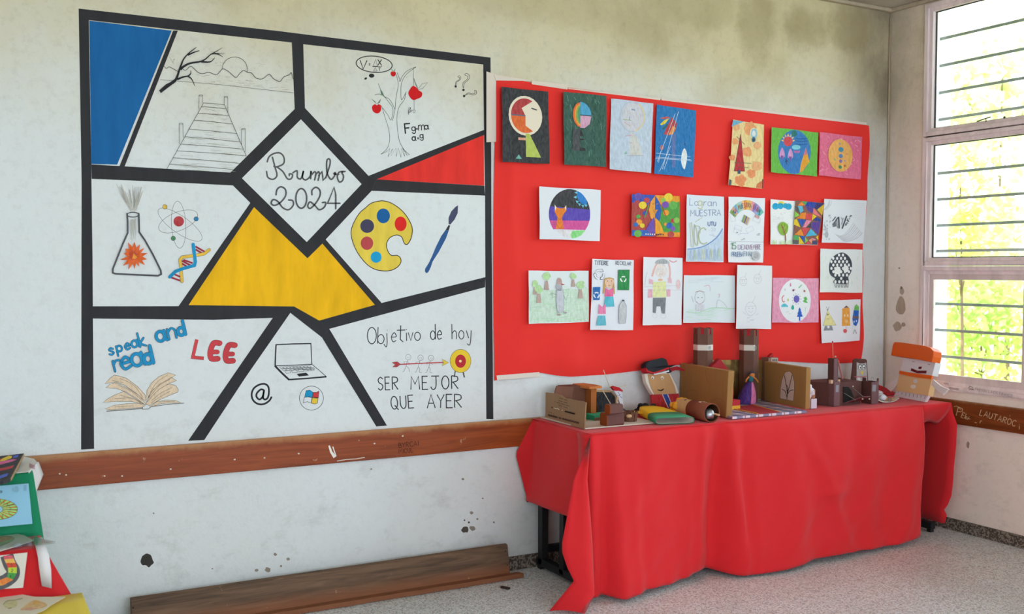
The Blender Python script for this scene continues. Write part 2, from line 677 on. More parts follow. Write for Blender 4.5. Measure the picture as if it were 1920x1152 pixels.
RAIL_X = wood_material('varnished_rail', '#74300f', '#a04c1f', '#b98a5c', 'x', .38, (.752, .79))
RAIL_Y = wood_material('varnished_side_rail', '#64300f', '#8d4a22', '#a98058', 'y', .42, (.77, .80))
OLD_BOARD = wood_material('old_grey_board', '#45362b', '#83664f', '#8a5233', 'x', .75, (.10, .02))


def structure(o):
    o['kind'] = 'structure'
    return o


structure(MB().box((X0 - .2, Y0 - .2, -.12), (.18, .2, 0)).build('floor', None, floor_material()))
k = NT('ceiling_plaster')
k.base(k.mix(k.ramp(k.noise(2.5, 6, .65), [(.35, 0.), (.7, 1.)]), lin('#9c8f80'), lin('#cfc6b8')))
structure(MB().box((X0 - .2, Y0 - .2, CEIL), (.18, .2, CEIL + .16)).build('ceiling', None, k.m))
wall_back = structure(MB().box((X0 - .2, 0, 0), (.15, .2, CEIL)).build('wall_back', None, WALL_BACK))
m = MB()
m.box((X0 - .2, Y0 - .2, 0), (X0, 0, 1.8)).box((X0 - .2, Y0 - .2, 3.1), (X0, 0, CEIL))
m.box((X0 - .2, Y0 - .2, 1.8), (X0, -6.5, 3.1)).box((X0 - .2, -3.9, 1.8), (X0, 0, 3.1))  # opening for the added left window
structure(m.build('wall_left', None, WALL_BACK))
# wall behind the camera, with one long window opening
m = MB()
m.box((X0, Y0 - .2, 0), (.15, Y0, .85)).box((X0, Y0 - .2, 3.1), (.15, Y0, CEIL))
m.box((X0, Y0 - .2, .85), (-6.2, Y0, 3.1)).box((-.6, Y0 - .2, .85), (.15, Y0, 3.1))
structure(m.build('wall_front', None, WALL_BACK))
# window wall: piers, apron and the strip above the windows
WB, WT = .842, 3.19
BAYS = [(-3.02, -.275), (-6.30, -3.40)]
m = MB()
m.box((0, Y0, 0), (.15, 0, WB)).box((0, Y0, WT), (.15, 0, CEIL))
for a, b in ((-.275, 0), (-3.40, -3.02), (Y0, -6.30)):
    m.box((0, a, WB), (.15, b, WT))
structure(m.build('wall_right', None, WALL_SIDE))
# corner seams of plaster
m = MB(M('#b9a78f', 'paint')).tube([(-.008, -.006, .8), (-.010, -.007, 1.8), (-.006, -.006, CEIL - .05)], .006, 6)
structure(m.build('trim_1'))
m = MB(M('#b7a993', 'paint')).box((X0, -.035, CEIL - .022), (0, 0, CEIL)).box((-.03, Y0, CEIL - .024), (0, 0, CEIL))
structure(m.build('trim_2', bevel=.006))
# chair rails
m = MB().box((X0, -.022, .645), (-.001, 0, .787))
structure(m.build('trim_3', None, RAIL_X, bevel=.003))
m = MB().box((-.022, Y0, .645), (0, -.023, .787))
structure(m.build('trim_4', None, RAIL_Y, bevel=.003))
SK = skirting_material()
structure(MB().box((X0, -.012, 0), (-.001, 0, .07)).build('baseboard_back', None, SK))
structure(MB().box((-.012, Y0, 0), (0, -.013, .07)).build('baseboard_right', None, SK))

# stains and knocks on the plaster and the rails
WP = Plane((0, 0, 0), (0, -1, 0))


def blob(A, cx, cy, r, col, seed, sx=1., kind='paint', n=14):
    q = random.Random(seed)
    A.poly([(cx + r * sx * math.cos(t * 6.2832 / n) * q.uniform(.75, 1.15), cy + r * math.sin(t * 6.2832 / n) * q.uniform(.75, 1.15))
            for t in range(n)], col, kind, sm=True)


A = Art(WP)
blob(A, 276, 1051, 13, '#3c3a36', 1)
for i, (x, y, r) in enumerate([(872, 994, 6), (886, 991, 5), (879, 980, 2), (895, 974, 2), (871, 976, 1.5), (884, 962, 3), (868, 899, 2.4),
                               (905, 935, 1.6), (926, 980, 1.8), (398, 1067, 1.4), (516, 1040, 3), (502, 1069, 5), (481, 1070, 3),
                               (540, 1049, 3), (527, 1062, 2), (288, 963, 1.5), (696, 880, 1.6)]):
    blob(A, x, y, r, '#8d857a' if i not in (0, 2, 4) else '#4f4a43', 10 + i, 1.1)
structure(A.build('wall_stain', wall_back))
A = Art(Plane((0, -.022, 0), (0, -1, 0)))
A.line([(617, 836), (621, 848), (628, 858)], 6, '#e9e6df', kind='paint', ws=(.5, 1))
A.line([(624, 838), (630, 856)], 2, '#e9e6df', kind='paint')
A.line([(632, 865), (650, 862), (668, 861), (684, 858)], 1.6, '#d9cfc0', kind='paint')
A.text('BYRCAI', 748, 840, 9, 1.1, '#4c2110', -6).text('MICUL', 748, 851, 8, 1.0, '#4c2110', -6)
for i, (x, y) in enumerate([(112, 889), (124, 891), (196, 893), (229, 893), (440, 862), (496, 859), (560, 851), (320, 880), (702, 832), (755, 818)]):
    blob(A, x, y, 1.6, '#d8c6b4', 40 + i, 1.2)
structure(A.build('trim_5'))
A = Art(Plane((-.022, 0, 0), (-1, 0, 0)))
A.crop(1700, 660, 6.777)
G_ = '#cdb08c'
A.text('P', 628, 812, 112, 9, G_, 14).line([(600, 700), (640, 690), (690, 740)], 6, G_)
A.text('Ek', 690, 832, 66, 9, G_, 22).text('i', 770, 860, 60, 9, G_, 30).line([(760, 840), (810, 858)], 6, G_)
A.text('LAUTAROC', 925, 806, 74, 9, G_, 17.5, sp=.22).text('_ r', 865, 900, 60, 8, G_, 8).text('i', 1425, 985, 75, 9, G_, 5)
structure(A.build('trim_6'))
A = Art(Plane((0, 0, 0), (-1, 0, 0)))
for i, (x, y, rx, ry) in enumerate([(1691, 546, 5, 7), (1689, 575, 9, 17), (1682, 612, 8, 9), (1694, 609, 4, 4), (1686, 503, 1.6, 1.6), (1690, 540, 2, 3), (1815, 835, 3, 6)]):
    blob(A, x, y, ry, '#b3a08e' if i not in (4, 5) else '#7d6d5f', 60 + i, rx / ry)
structure(A.build('wall_stain'))

# ------------------------------------------------------------------ windows
FRAME = M('#ecdcdc', 'paint', .45)
GASKET = M('#3a3a3a')
GRILLE = M('#8b8f8d', 'paint')
SASH = M('#decdcb', 'paint', .4)


def glass_material():
    k = NT('window_glass')
    t = k.t
    out = t.nodes['Material Output']
    tr = k.n('ShaderNodeBsdfTransparent')
    tr.inputs[0].default_value = (.96, .98, .97, 1)
    gl = k.n('ShaderNodeBsdfGlossy')
    gl.inputs['Roughness'].default_value = .02
    fr = k.n('ShaderNodeFresnel', IOR=1.35)
    mx = k.n('ShaderNodeMixShader')
    k.l(fr.outputs[0], mx.inputs[0])
    k.l(tr.outputs[0], mx.inputs[1])
    k.l(gl.outputs[0], mx.inputs[2])
    k.l(mx.outputs[0], out.inputs[0])
    return k.m


GLASS = glass_material()
GZ = [2.996, 2.830, 2.664, 2.498, 2.166, 2.004, 1.842, 1.683, 1.520, 1.355, 1.192, 1.029, .90]


def frame_rect(m, y0, y1, z0, z1, w, xa, xb):
    m.box((xa, y0, z0), (xb, y0 + w, z1)).box((xa, y1 - w, z0), (xb, y1, z1))
    m.box((xa, y0 + w, z0), (xb, y1 - w, z0 + w)).box((xa, y0 + w, z1 - w), (xb, y1 - w, z1))


def window(n, y0, y1):
    w = structure(empty('window_%d' % n, (0, (y0 + y1) / 2, WB)))
    m = MB(FRAME)
    # three lights stacked: fixed top, fixed middle, sliding bottom
    for a, b in ((2.383, WT), (1.592, 2.378), (WB, 1.586)):
        frame_rect(m, y0, y1, a, b, .026, -.014, .03)
        frame_rect(m, y0 + .022, y1 - .022, a + .022, b - .022, .026, .004, .06)
    structure(m.build('window_frame', w, bevel=.003))
    m = MB(GASKET)
    for a, b in ((2.383, WT), (1.592, 2.378)):
        frame_rect(m, y0 + .047, y1 - .047, a + .047, b - .047, .006, .03, .04)
    structure(m.build('gasket', w))
    m = MB(GLASS)
    m.box((.034, y0 + .045, 2.383 + .045), (.038, y1 - .045, WT - .045))
    m.box((.034, y0 + .045, 1.592 + .045), (.038, y1 - .045, 2.378 - .045))
    structure(m.build('pane', w))
    # sliding sashes, the near one on the inner track
    ln = y1 - y0 - .09
    ns = max(2, round(ln / .66))
    sw = ln / ns
    for i in range(ns):
        b = y1 - .045 - i * sw + (.012 if i else 0)
        a = y1 - .045 - (i + 1) * sw - .012
        dx = 0.014 if i % 2 == 0 else .036
        s_ = MB(SASH)
        za, zb = WB + .046, 1.586 - .044
        s_.box((dx, a, za), (dx + .02, a + .045, zb)).box((dx, b - .030, za), (dx + .02, b, zb))
        s_.box((dx, a + .045, za), (dx + .02, b - .030, za + .042)).box((dx, a + .045, zb - .036), (dx + .02, b - .030, zb))
        so = structure(s_.build('sash', w, bevel=.002))
        structure(MB(GLASS).box((dx + .008, a + .043, za + .04), (dx + .012, b - .028, zb - .034)).build('pane', so))
        if i % 2 == 0:
            h = MB(M('#2c2c2c')).box((dx - .004, a + .016, 1.155), (dx + .001, a + .028, 1.33))
            structure(h.build('handle', so))
    m = MB(M('#4a4444'))
    m.beam((-.016, y1 - .38, 2.43), (-.016, y1 - .47, 2.445), .006, .006).ball((-.02, y1 - .56, 2.43), .007)
    m.beam((-.016, y1 - .44, 2.44), (-.016, y1 - .44, 2.42), .004, .004)
    structure(m.build('latch', w))
    # safety bars outside
    m = MB(GRILLE)
    for z in GZ:
        m.box((.125, y0 - .01, z - .0085), (.131, y1 + .01, z + .0085))
    structure(m.build('grille', w))
    return w


m = MB(M('#c3cbd8', 'paint'))
for a_, b_ in BAYS:
    m.box((.062, b_ - .006, WB), (.23, b_ + .03, WT)).box((.062, a_ - .03, WB), (.23, a_ + .006, WT))
    m.box((.062, a_, WB - .03), (.23, b_, WB + .008))
structure(m.build('trim_8'))
for n_, (a_, b_) in enumerate(BAYS):
    window(n_ + 1, a_, b_)
A = Art(Plane((-.0145, 0, 0), (-1, 0, 0)))
A.crop(1700, 660, 6.777)
A.line([(785, 470), (800, 440), (835, 450), (850, 485), (790, 478)], 6, '#5d4c52').line([(800, 462), (840, 478)], 6, '#5d4c52')
A.text('PRESSU LINOS FRANCO', 868, 490, 34, 3.4, '#8d7479', 10.5, sp=.25)
A.text('ABRIL', 470, 410, 22, 3, '#7d666b', 8).text('SEGUNDO', 540, 470, 24, 3, '#7d666b', 9)
structure(A.build('trim_7'))
# rear window bars
m = MB(FRAME)
frame_rect(m, 0, 1, 0, 1, .03, 0, .02) if False else None
for i in range(6):
    x = -6.2 + 5.6 * i / 5
    m.box((x - .03, Y0 - .12, .85), (x + .03, Y0 - .06, 3.1))
m.box((-6.2, Y0 - .12, .85), (-.6, Y0 - .06, .91)).box((-6.2, Y0 - .12, 3.04), (-.6, Y0 - .06, 3.1)).box((-6.2, Y0 - .12, 1.95), (-.6, Y0 - .06, 2.01))
structure(m.build('window_3'))
m = MB(FRAME)  # unseen high left window, added to brighten the window wall
for i in range(5):
    y = -6.5 + 2.6 * i / 4
    m.box((X0 - .12, y - .025, 1.8), (X0 - .06, y + .025, 3.1))
m.box((X0 - .12, -6.5, 1.8), (X0 - .06, -3.9, 1.85)).box((X0 - .12, -6.5, 3.05), (X0 - .06, -3.9, 3.1))
structure(m.build('window_4'))  # the added left window, unseen, lets in fill light

# ------------------------------------------------------------------ outside
k = NT('grass')
k.base(k.mix(k.noise(1.7, 6), lin('#8a9a4c'), lin('#c3c77c')))
structure(MB().box((.4, -30, -.42), (60, 40, -.4)).build('ground', None, k.m))


def leaf_material(name, a, b):
    k = NT(name)
    inf = k.n('ShaderNodeObjectInfo')
    c = k.mix(k.noise(2.4, 3), lin(a), lin(b))
    k.base(c)
    k.b.inputs['Roughness'].default_value = .5
    t = k.n('ShaderNodeBsdfTranslucent')
    k.l(c, t.inputs[0])
    mx = k.n('ShaderNodeMixShader')
    mx.inputs[0].default_value = .45
    k.l(k.b.outputs[0], mx.inputs[1])
    k.l(t.outputs[0], mx.inputs[2])
    k.l(mx.outputs[0], k.t.nodes['Material Output'].inputs[0])
    return k.m


LEAF = [leaf_material('bright_leaves', '#a9c653', '#d9e592'), leaf_material('pale_leaves', '#bfcc90', '#e2e8bc'), leaf_material('green_leaves', '#9fbd5c', '#d2e290')]


def tree(name, label, cat, base, blobs, leaves, size, mat, group, seed, trunk=.022):
    q = random.Random(seed)
    o = empty(name, base)
    tag(o, label, cat, group)
    m = MB(mat)
    for i in range(leaves):
        c, r = q.choice(blobs)
        d = Vector((q.gauss(0, 1), q.gauss(0, 1), q.gauss(0, 1))).normalized() * (r * q.random() ** .45)
        p = Vector(c) + d
        if p.z < -.38:
            continue
        n = Vector((q.gauss(0, 1), q.gauss(0, 1), q.gauss(0, 1) + .6)).normalized()
        t = n.orthogonal().normalized()
        t.rotate(Matrix.Rotation(q.random() * 6.28, 3, n))
        b = n.cross(t)
        s_ = size * q.uniform(.6, 1.3)
        m.add([p, p + t * s_ * .5 + b * s_ * .3, p + t * s_, p + t * s_ * .5 - b * s_ * .3], [(0, 1, 2, 3)])
    m.build('foliage', o)
    tb = MB(M('#6d5a45', 'card'))
    top = Vector(blobs[0][0])
    tb.tube([base, Vector(base) * .5 + top * .5 + Vector((.08, .05, 0)), top], [trunk, trunk * .7, trunk * .35], 8)
    for c, r in blobs[1:]:
        tb.tube([Vector(base) * .4 + top * .6, Vector(c)], [trunk * .4, trunk * .15], 6)
    tb.build('trunk', o)


def W(px, py, x):
    return tuple(U(px, py, 0, x))


OG = 'trees and shrubs seen through the window'
bl = [(W(1800, 330, 3.2), .55), (W(1830, 420, 3.3), .45), (W(1790, 450, 3.0), .4), (W(1800, 240, 3.4), .4)]
bz = W(1810, 600, 3.2)
tree('tree', 'bright green leafy tree close outside the middle window light', 'tree', (bz[0], bz[1], -.4), bl, 1000, .10, LEAF[0], OG, 3)
bl = [(W(1840, 600, 4.2), .7), (W(1790, 560, 4.0), .5), (W(1900, 640, 4.4), .6), (W(1870, 560, 4.5), .5), (W(1790, 680, 4.0), .5)]
bz = W(1840, 700, 4.2)
tree('shrub', 'dense yellow green shrub filling the lower sliding window', 'shrub', (bz[0], bz[1], -.4), bl, 2400, .10, LEAF[2], OG, 4)
bl = [(W(1880, 110, 15.0), 2.0), (W(1800, 150, 15.0), 1.5), (W(1960, 90, 16.), 2.0), (W(1850, 230, 15.0), 1.6)]
bz = W(1870, 500, 15.0)
tree('tree', 'pale sunlit tree high behind the top window light', 'tree', (bz[0], bz[1], -.4), bl, 1300, .34, LEAF[1], OG, 5, .05)
bl = [(W(1890, 420, 9.0), 1.1), (W(1960, 380, 9.0), 1.2), (W(1830, 490, 9.0), 1.0), (W(1900, 520, 8.5), .9)]
bz = W(1890, 600, 9.0)
tree('tree', 'hazy pale tree far behind the middle window light', 'tree', (bz[0], bz[1], -.4), bl, 1100, .24, LEAF[1], OG, 6, .05)
# ================================================================== THE MURAL ON THE BACK WALL
mural = tag(empty('wall_mural', (-3.8, 0, .8)), 'large black-outlined geometric mural of painted panels on the wall left of the red paper', 'mural')
BK = '#2f2f33'
INK = '#26262a'
PEN = '#4a4843'
A = Art(WP, 4)
for q in [
    [(147.4, 16), (166.6, 37.8), (171, 308), (173.5, 480), (174.2, 598), (176.5, 842), (152, 843.5), (153, 340)],
    [(147.4, 16), (520, 58), (919.7, 108), (919, 134), (907, 131), (905.9, 121), (568.6, 83), (547, 79.7), (400, 64), (166.6, 37.8)],
    [(906, 121), (919.7, 108), (921, 300), (921.5, 437), (925, 786.5), (911.8, 786), (910, 520), (909.4, 366), (907.5, 250)],
    [(547, 79.5), (568.6, 82.5), (571.8, 202.7), (562, 214), (552.5, 204.5)],
    [(552.5, 204.5), (571.8, 202.7), (564.2, 223.9), (453.6, 334.4), (436.8, 348), (432, 323.7)],
    [(571.8, 202.7), (691, 330), (706, 336.6), (678, 345.4), (564.2, 223.9), (552.5, 204.5)],
    [(678, 345.4), (706, 336.6), (696.7, 358), (610.5, 449.4), (604.4, 457), (576.5, 484.6), (575.2, 454.2)],
    [(453.6, 334.4), (575.2, 454.2), (576.5, 484.6), (476.2, 388.6), (469.3, 380.7), (436.8, 348)],
    [(691, 330), (800, 286), (907.7, 243.6), (908, 253), (706, 336.6)],
    [(706, 336.6), (908, 348.5), (909.4, 367), (696.7, 358)],
    [(171, 308.4), (300, 316), (432, 323.7), (436.8, 348), (300, 341), (172, 335.6)],
    [(469.3, 380.7), (476.2, 388.6), (353.5, 572.5), (334.7, 574.4)],
    [(173.8, 574.6), (334.7, 574.4), (353.5, 572.5), (551.3, 575), (598.4, 601.5), (617.3, 617), (603.5, 633), (544.3, 587), (511.3, 596.4), (400, 600), (174, 597.7)],
    [(604.4, 457), (610.5, 449.4), (715.5, 568.4), (702.9, 572)],
    [(598.4, 601.5), (702.9, 572), (715.5, 568.4), (910, 520), (909.4, 538.8), (791.7, 570), (617.3, 617)],
    [(511.3, 596.4), (544.3, 587), (460, 708.4), (383, 825.5), (352.7, 827)],
    [(603.5, 633), (617.3, 617), (725.5, 798.5), (705.4, 800)],
    [(324.6, 57.5), (333.5, 57.5), (233.8, 312), (224, 312)],
]:
    A.poly(q, BK, 'paint')
A.build('outline_bands', mural)
Art(WP, 2).poly([(167.4, 38.6), (322, 57.5), (219.7, 309), (171, 307.6)], '#0f62a2', 'paint').build('blue_panel', mural)
Art(WP, 2).poly([(476.2, 388.6), (576.5, 484.6), (604.4, 457), (702.9, 572), (598.4, 601.5), (551.3, 575), (353.5, 572.5)], '#f2b808', 'paint').build('yellow_panel', mural)
Art(WP, 2).poly([(706, 336.6), (907.2, 253.2), (907.9, 348.3)], '#e8332b', 'paint').build('red_panel', mural)

# pier, branch and sunset
A = Art(WP, 2)
A.crop(300, 60, 6.777)
for i in range(34):
    q = random.Random(i)
    x, y = q.uniform(430, 1640), q.uniform(560, 700)
    y += (x - 900) * .07
    A.line([(x, y), (x + q.uniform(30, 90), y + q.uniform(-8, 10))], 3.2, '#a9a496')
    x, y = q.uniform(520, 1420), q.uniform(220, 480)
    if math.hypot(x - 950, y - 470) > 190:
        A.line([(x, y), (x + q.uniform(25, 80), y + q.uniform(-8, 12))], 3, '#b4af9f')
A.line([(45, 430), (80, 465), (112, 445), (150, 460), (230, 505)], 6.5, PEN, sm=True)
A.line([(290, 478), (330, 485), (395, 438), (480, 515), (545, 530), (620, 515), (710, 545), (760, 505), (800, 470), (870, 505), (920, 550), (965, 580), (1010, 530),
        (1060, 490), (1110, 515), (1165, 525), (1215, 585), (1300, 597), (1385, 540), (1440, 595), (1520, 630), (1570, 575), (1640, 545), (1665, 520), (1690, 600)], 7.5, PEN, sm=True)
A.line(A.ell(948, 470, 158, 150, 0, 24, 180, 360) + [(1106, 512)], 6, PEN)
A.line([(0, 607), (800, 675), (1692, 775)], 4, PEN)
A.line([(0, 760), (90, 680), (170, 640), (212, 580), (245, 480), (268, 420), (300, 345), (360, 275), (430, 220), (462, 197)], 40, INK, sm=True, ws=(1.0, .15))
A.line([(0, 765), (95, 690), (190, 620)], 44, INK, sm=True, ws=(.8, .9))
A.line([(255, 480), (300, 440), (380, 400), (500, 380), (570, 350), (640, 290), (720, 245), (792, 200)], 30, INK, sm=True, ws=(1.1, .12))
A.line([(350, 295), (420, 265), (500, 238)], 24, INK, sm=True, ws=(1, .35))
A.line([(520, 378), (600, 385), (650, 375), (695, 330)], 26, INK, sm=True, ws=(1, .2))
A.line([(640, 285), (720, 275), (822, 270)], 16, INK, sm=True, ws=(.9, .2))
A.line([(690, 275), (740, 285), (800, 322)], 22, INK, sm=True, ws=(1, .15))
A.line([(215, 605), (290, 575), (355, 560), (388, 530), (388, 490)], 24, INK, sm=True, ws=(1.1, .3))
A.line([(350, 562), (400, 600), (440, 688)], 20, INK, sm=True, ws=(1, .2))
for d in ((118, 320, 175, 408), (160, 392, 178, 340), (175, 360, 188, 345)):
    A.line([d[:2], d[2:]], 4, '#8b867a')
A.crop(260, 170, 6.777)
for i in range(60):
    q = random.Random(100 + i)
    t = q.random()
    y = 170 + 840 * t
    xl, xr = 800 - 440 * t, 1090 + 330 * min(t, .78)
    x = xl + (xr - xl) * q.random() * .8
    A.line([(x, y + (x - xl) * .06), (x + (xr - xl) * .18, y + (x - xl) * .06 + 12)], 2.6, '#aeaa9a')
L_ = [(820, 160, 1085, 183), (795, 206, 1100, 234), (748, 290, 1140, 323), (695, 380, 1185, 427), (630, 492, 1240, 548), (578, 588, 1280, 655),
      (530, 683, 1320, 745), (485, 768, 1360, 830), (432, 855, 1275, 927), (388, 937, 1195, 1005)]
for a, b, c, d in L_:
    A.line([(a, b), ((a + c) / 2, (b + d) / 2 - 4), (c, d)], 5, PEN)
A.line([(820, 160), (355, 998)], 6, PEN).line([(1085, 183), (1365, 838)], 6, PEN)
for (x0, x1, yt, yl, yr) in ((760, 808, 66, 240, 160), (1080, 1126, 84, 190, 290), (512, 558, 425, 680, 600), (1302, 1348, 490, 690, 780)):
    A.line([(x0, yl), (x0 + 2, yt)], 5, PEN).line([(x1 + 2, yr), (x1, yt)], 5, PEN)
    A.ring((x0 + x1) / 2 + 1, yt - 2, (x1 - x0) / 2, 8, 4, PEN)
A.build('pier_drawing', mural)

# lettering in the middle diamond
A = Art(WP, 2)
GR = '#5c5c5e'
A.crop(450, 210, 4.115)
for pts in [[(210, 385), (225, 345), (265, 320), (310, 318), (338, 350), (335, 400), (280, 425), (262, 420)],
            [(250, 350), (268, 420), (285, 490), (255, 520), (215, 505), (205, 460)],
            [(285, 425), (330, 460), (365, 515), (395, 515), (405, 485), (382, 478), (380, 492)],
            [(408, 470), (440, 455), (442, 505), (470, 515), (490, 455), (482, 505), (505, 525), (540, 500), (548, 455), (545, 515)],
            [(548, 490), (575, 462), (585, 480), (575, 525)], [(580, 490), (605, 462), (612, 485), (602, 528)], [(606, 492), (632, 462), (638, 500), (640, 528), (665, 500)],
            [(660, 510), (690, 420), (695, 375), (682, 362), (668, 385), (672, 470), (700, 520), (725, 500), (735, 470), (725, 478), (760, 482)],
            [(800, 460), (765, 465), (750, 500), (765, 540), (790, 530), (798, 495), (785, 468), (810, 460)],
            [(278, 640), (285, 600), (315, 578), (350, 600), (350, 650), (310, 700), (265, 722), (240, 705), (255, 678), (290, 690), (330, 740), (375, 755), (410, 720), (405, 685), (375, 680)],
            [(555, 640), (555, 605), (585, 582), (615, 605), (615, 650), (580, 710), (540, 745), (522, 725), (540, 695), (575, 720), (610, 755), (650, 735), (660, 700), (635, 700)],
            [(770, 706), (675, 706), (725, 582), (738, 640), (738, 748)]]:
    A.line(pts, 12.5, GR, sm=len(pts) != 5, kind='paint', cap=True)
A.line(A.ell(472, 668, 42, 76), 12.5, GR, True, kind='paint')
A.build('grey_lettering', mural)

# apple tree and the physics formulas
A = Art(WP, 2)
A.crop(670, 90, 5.236)
TP = '#4f5a4e'
for pts in [[(230, 1045), (290, 990), (318, 900), (305, 790), (265, 660), (240, 575), (215, 560)], [(250, 590), (300, 660), (330, 708), (350, 600), (300, 520), (250, 455), (225, 400), (205, 350)],
            [(345, 715), (370, 600), (380, 480), (400, 380), (395, 310), (370, 240), (345, 225)], [(368, 600), (320, 510), (270, 480)],
            [(390, 240), (412, 300), (418, 330), (440, 280), (490, 225), (575, 185)], [(575, 188), (480, 260), (435, 340), (428, 430), (435, 510), (480, 430)],
            [(475, 440), (460, 510), (410, 580), (388, 680), (395, 800), (415, 920), (460, 1000), (512, 1050)]]:
    A.line(pts, 4.6, TP, sm=True)
A.line([(230, 1045), (285, 1020), (320, 985), (300, 1070), (345, 990), (330, 1060), (378, 985), (380, 1068), (402, 985), (428, 1075), (430, 985), (465, 1065), (445, 985), (490, 1060), (460, 1000), (512, 1052)], 3.6, TP)
A.poly([(222, 395), (245, 430), (272, 490), (232, 455)], '#5f7f6a').line([(170, 460), (215, 452), (240, 465)], 5, '#44614f')
A.line([(550, 190), (550, 372)], 3.4, TP).line([(556, 510), (556, 612)], 4, TP).line([(540, 612), (572, 612), (557, 640), (540, 612)], 3.6, TP)
for (cx, cy, r) in ((190, 597, 45), (352, 255, 25)):
    A.poly([(cx - r, cy - r * .5), (cx - r * .4, cy - r), (cx, cy - r * .75), (cx + r * .5, cy - r), (cx + r, cy - r * .4), (cx + r * .85, cy + r * .5), (cx + r * .3, cy + r), (cx - r * .4, cy + r * .9), (cx - r * .9, cy + r * .4)], '#d3151b', 'paint', sm=True)
    A.poly([(cx, cy - r), (cx + r * .5, cy - r * 1.7), (cx + r * .9, cy - r * 2.2), (cx + r * .7, cy - r * 1.3)], '#6d8a76')
    A.poly([(cx, cy - r), (cx - r * .6, cy - r * 1.5), (cx - r * 1.2, cy - r * 2.2), (cx - r * .3, cy - r * 1.6)], '#6d8a76')
A.poly([(505, 425), (540, 375), (575, 385), (600, 415), (635, 440), (628, 480), (590, 500), (550, 512), (520, 490), (502, 455)], '#d3151b', 'paint', sm=True)
A.line([(595, 408), (565, 345), (555, 300), (580, 360), (595, 408), (640, 400), (690, 340), (640, 350), (600, 395)], 3.6, TP)
A.build('apple_tree_drawing', mural)
A = Art(WP, 90)
A.crop(670, 90, 5.236)
A.text('P', 500, 655, 46, 5.5, INK).line([(496, 592), (522, 592), (512, 584), (522, 592), (512, 600)], 4.5, INK)
A.build('weight_symbol', mural)
A = Art(WP, 2)
A.crop(670, 90, 5.236)
A.text('F', 472, 838, 92, 13, INK, -6, cap=True).text('g', 535, 815, 70, 9, INK, -4, cap=True)
A.text('=', 572, 812, 60, 7, INK).text('m', 602, 812, 98, 8, INK, -3, sp=.1, wd=.95).text('a', 660, 800, 70, 10, INK, -4, cap=True)
A.build('force_formula', mural)
A = Art(WP, 2)
A.crop(670, 90, 5.236)
A.text('a', 538, 910, 66, 11, INK, -3, cap=True).text('=', 585, 905, 60, 7, INK).text('g', 615, 885, 62, 9, INK, -3, cap=True)
A.build('force_formula', mural)
A = Art(WP, 2)
A.crop(670, 90, 5.236)
A.line(A.ell(165, 160, 178, 80, 5), 9, INK, True)
A.disc(140, 272, 27, 20, INK, kind='flat').disc(82, 300, 15, 10, INK, -30, kind='flat')
A.text('V', 25, 205, 82, 9, INK, 2, wd=1.3, cap=True).text('=', 112, 180, 62, 7, INK, 0, wd=.6).text('^', 155, 178, 66, 4, INK, 2).text('X', 200, 172, 58, 8, INK, 0, wd=1.2)
A.line([(145, 184), (242, 184)], 6, INK).text('^', 158, 228, 36, 4, INK, 0, wd=1.5).text('T', 205, 226, 32, 5, INK, 0, wd=1.2)
A.build('thought_bubble', mural)
A = Art(WP, 2)
A.crop(670, 90, 5.236)
for (x, y, s_, r) in ((965, 378, 110, 12), (1042, 412, 165, 5), (1048, 472, 130, 62)):
    c_, s2 = math.cos(math.radians(r)), math.sin(math.radians(r))
    f_ = lambda u, v: (x + (u * c_ - v * s2) * s_, y + (u * s2 + v * c_) * s_)
    q_ = [f_(*p) for p in ((.0, -.15), (.02, -.4), (.22, -.6), (.3, -.85), (.12, -1.0), (.0, -.92), (.08, -.86), (.2, -.82), (.14, -.62), (-.06, -.42), (-.04, -.15))]
    A.line(q_, 4.5, INK, True, sm=True)
    A.disc(*f_(0, 0), 12, 12, INK, kind='flat')
A.build('question_marks', mural)

# flask, atom and DNA
A = Art(WP, 2)
A.crop(190, 340, 5.762)
DG = '#56565a'
for i in range(70):
    q = random.Random(300 + i)
    t = q.random()
    x = 345 + (t - .5) * 60
    xe = 150 + 330 * t
    a = q.uniform(0, .45)
    A.line([(x + (xe - x) * a, 330 - 290 * a), (x + (xe - x) * min(1, a + .55), 330 - 290 * min(1, a + .55) + q.uniform(-20, 20))], q.uniform(3, 9), q.choice(['#b9b5ad', '#c3c0b8', '#c6c3bc', '#a5a29d']), ws=(1, .5))
for i in range(16):
    q = random.Random(400 + i)
    x = q.uniform(310, 385)
    A.line([(x, q.uniform(395, 450)), (x + q.uniform(-6, 6), q.uniform(480, 660))], 7, '#bdbcb6', ws=(1, .4))
A.line([(277, 352), (283, 450), (283, 560), (230, 680), (170, 830), (122, 950), (122, 990), (150, 1000), (380, 1012), (610, 1022), (645, 1005), (640, 965), (560, 800), (470, 640), (408, 550), (405, 450), (402, 350)], 19, DG, kind='paint', cap=True)
A.line(A.ell(340, 362, 64, 26), 11, DG, True, kind='paint')
A.build('flask_drawing', mural)
A = Art(WP, 160)
A.crop(190, 340, 5.762)
sp = []
for i in range(28):
    q = random.Random(500 + i)
    r_ = (150 if i % 2 == 0 else 92) * q.uniform(.82, 1.12)
    t = 2 * math.pi * i / 28 - 1.57
    sp.append((355 + r_ * .95 * math.cos(t), 812 + r_ * math.sin(t)))
A.poly(sp, '#e4601c')
A.poly([(340 + (p[0] - 355) * .45, 800 + (p[1] - 812) * .45) for p in sp], '#c84a25').poly([(330, 840), (345, 780), (385, 820), (365, 842), (345, 835)], '#ef9a2a')
A.build('explosion_drawing', mural)
A = Art(WP, 2)
A.crop(190, 340, 5.762)
for a in ((850, 470, 285, 92, 35), (830, 435, 225, 100, -22), (835, 470, 78, 255, -3)):
    A.ring(a[0], a[1], a[2], a[3], 4.2, '#6a6a66', a[4])
A.disc(836, 434, 56, 56, '#b8323a')
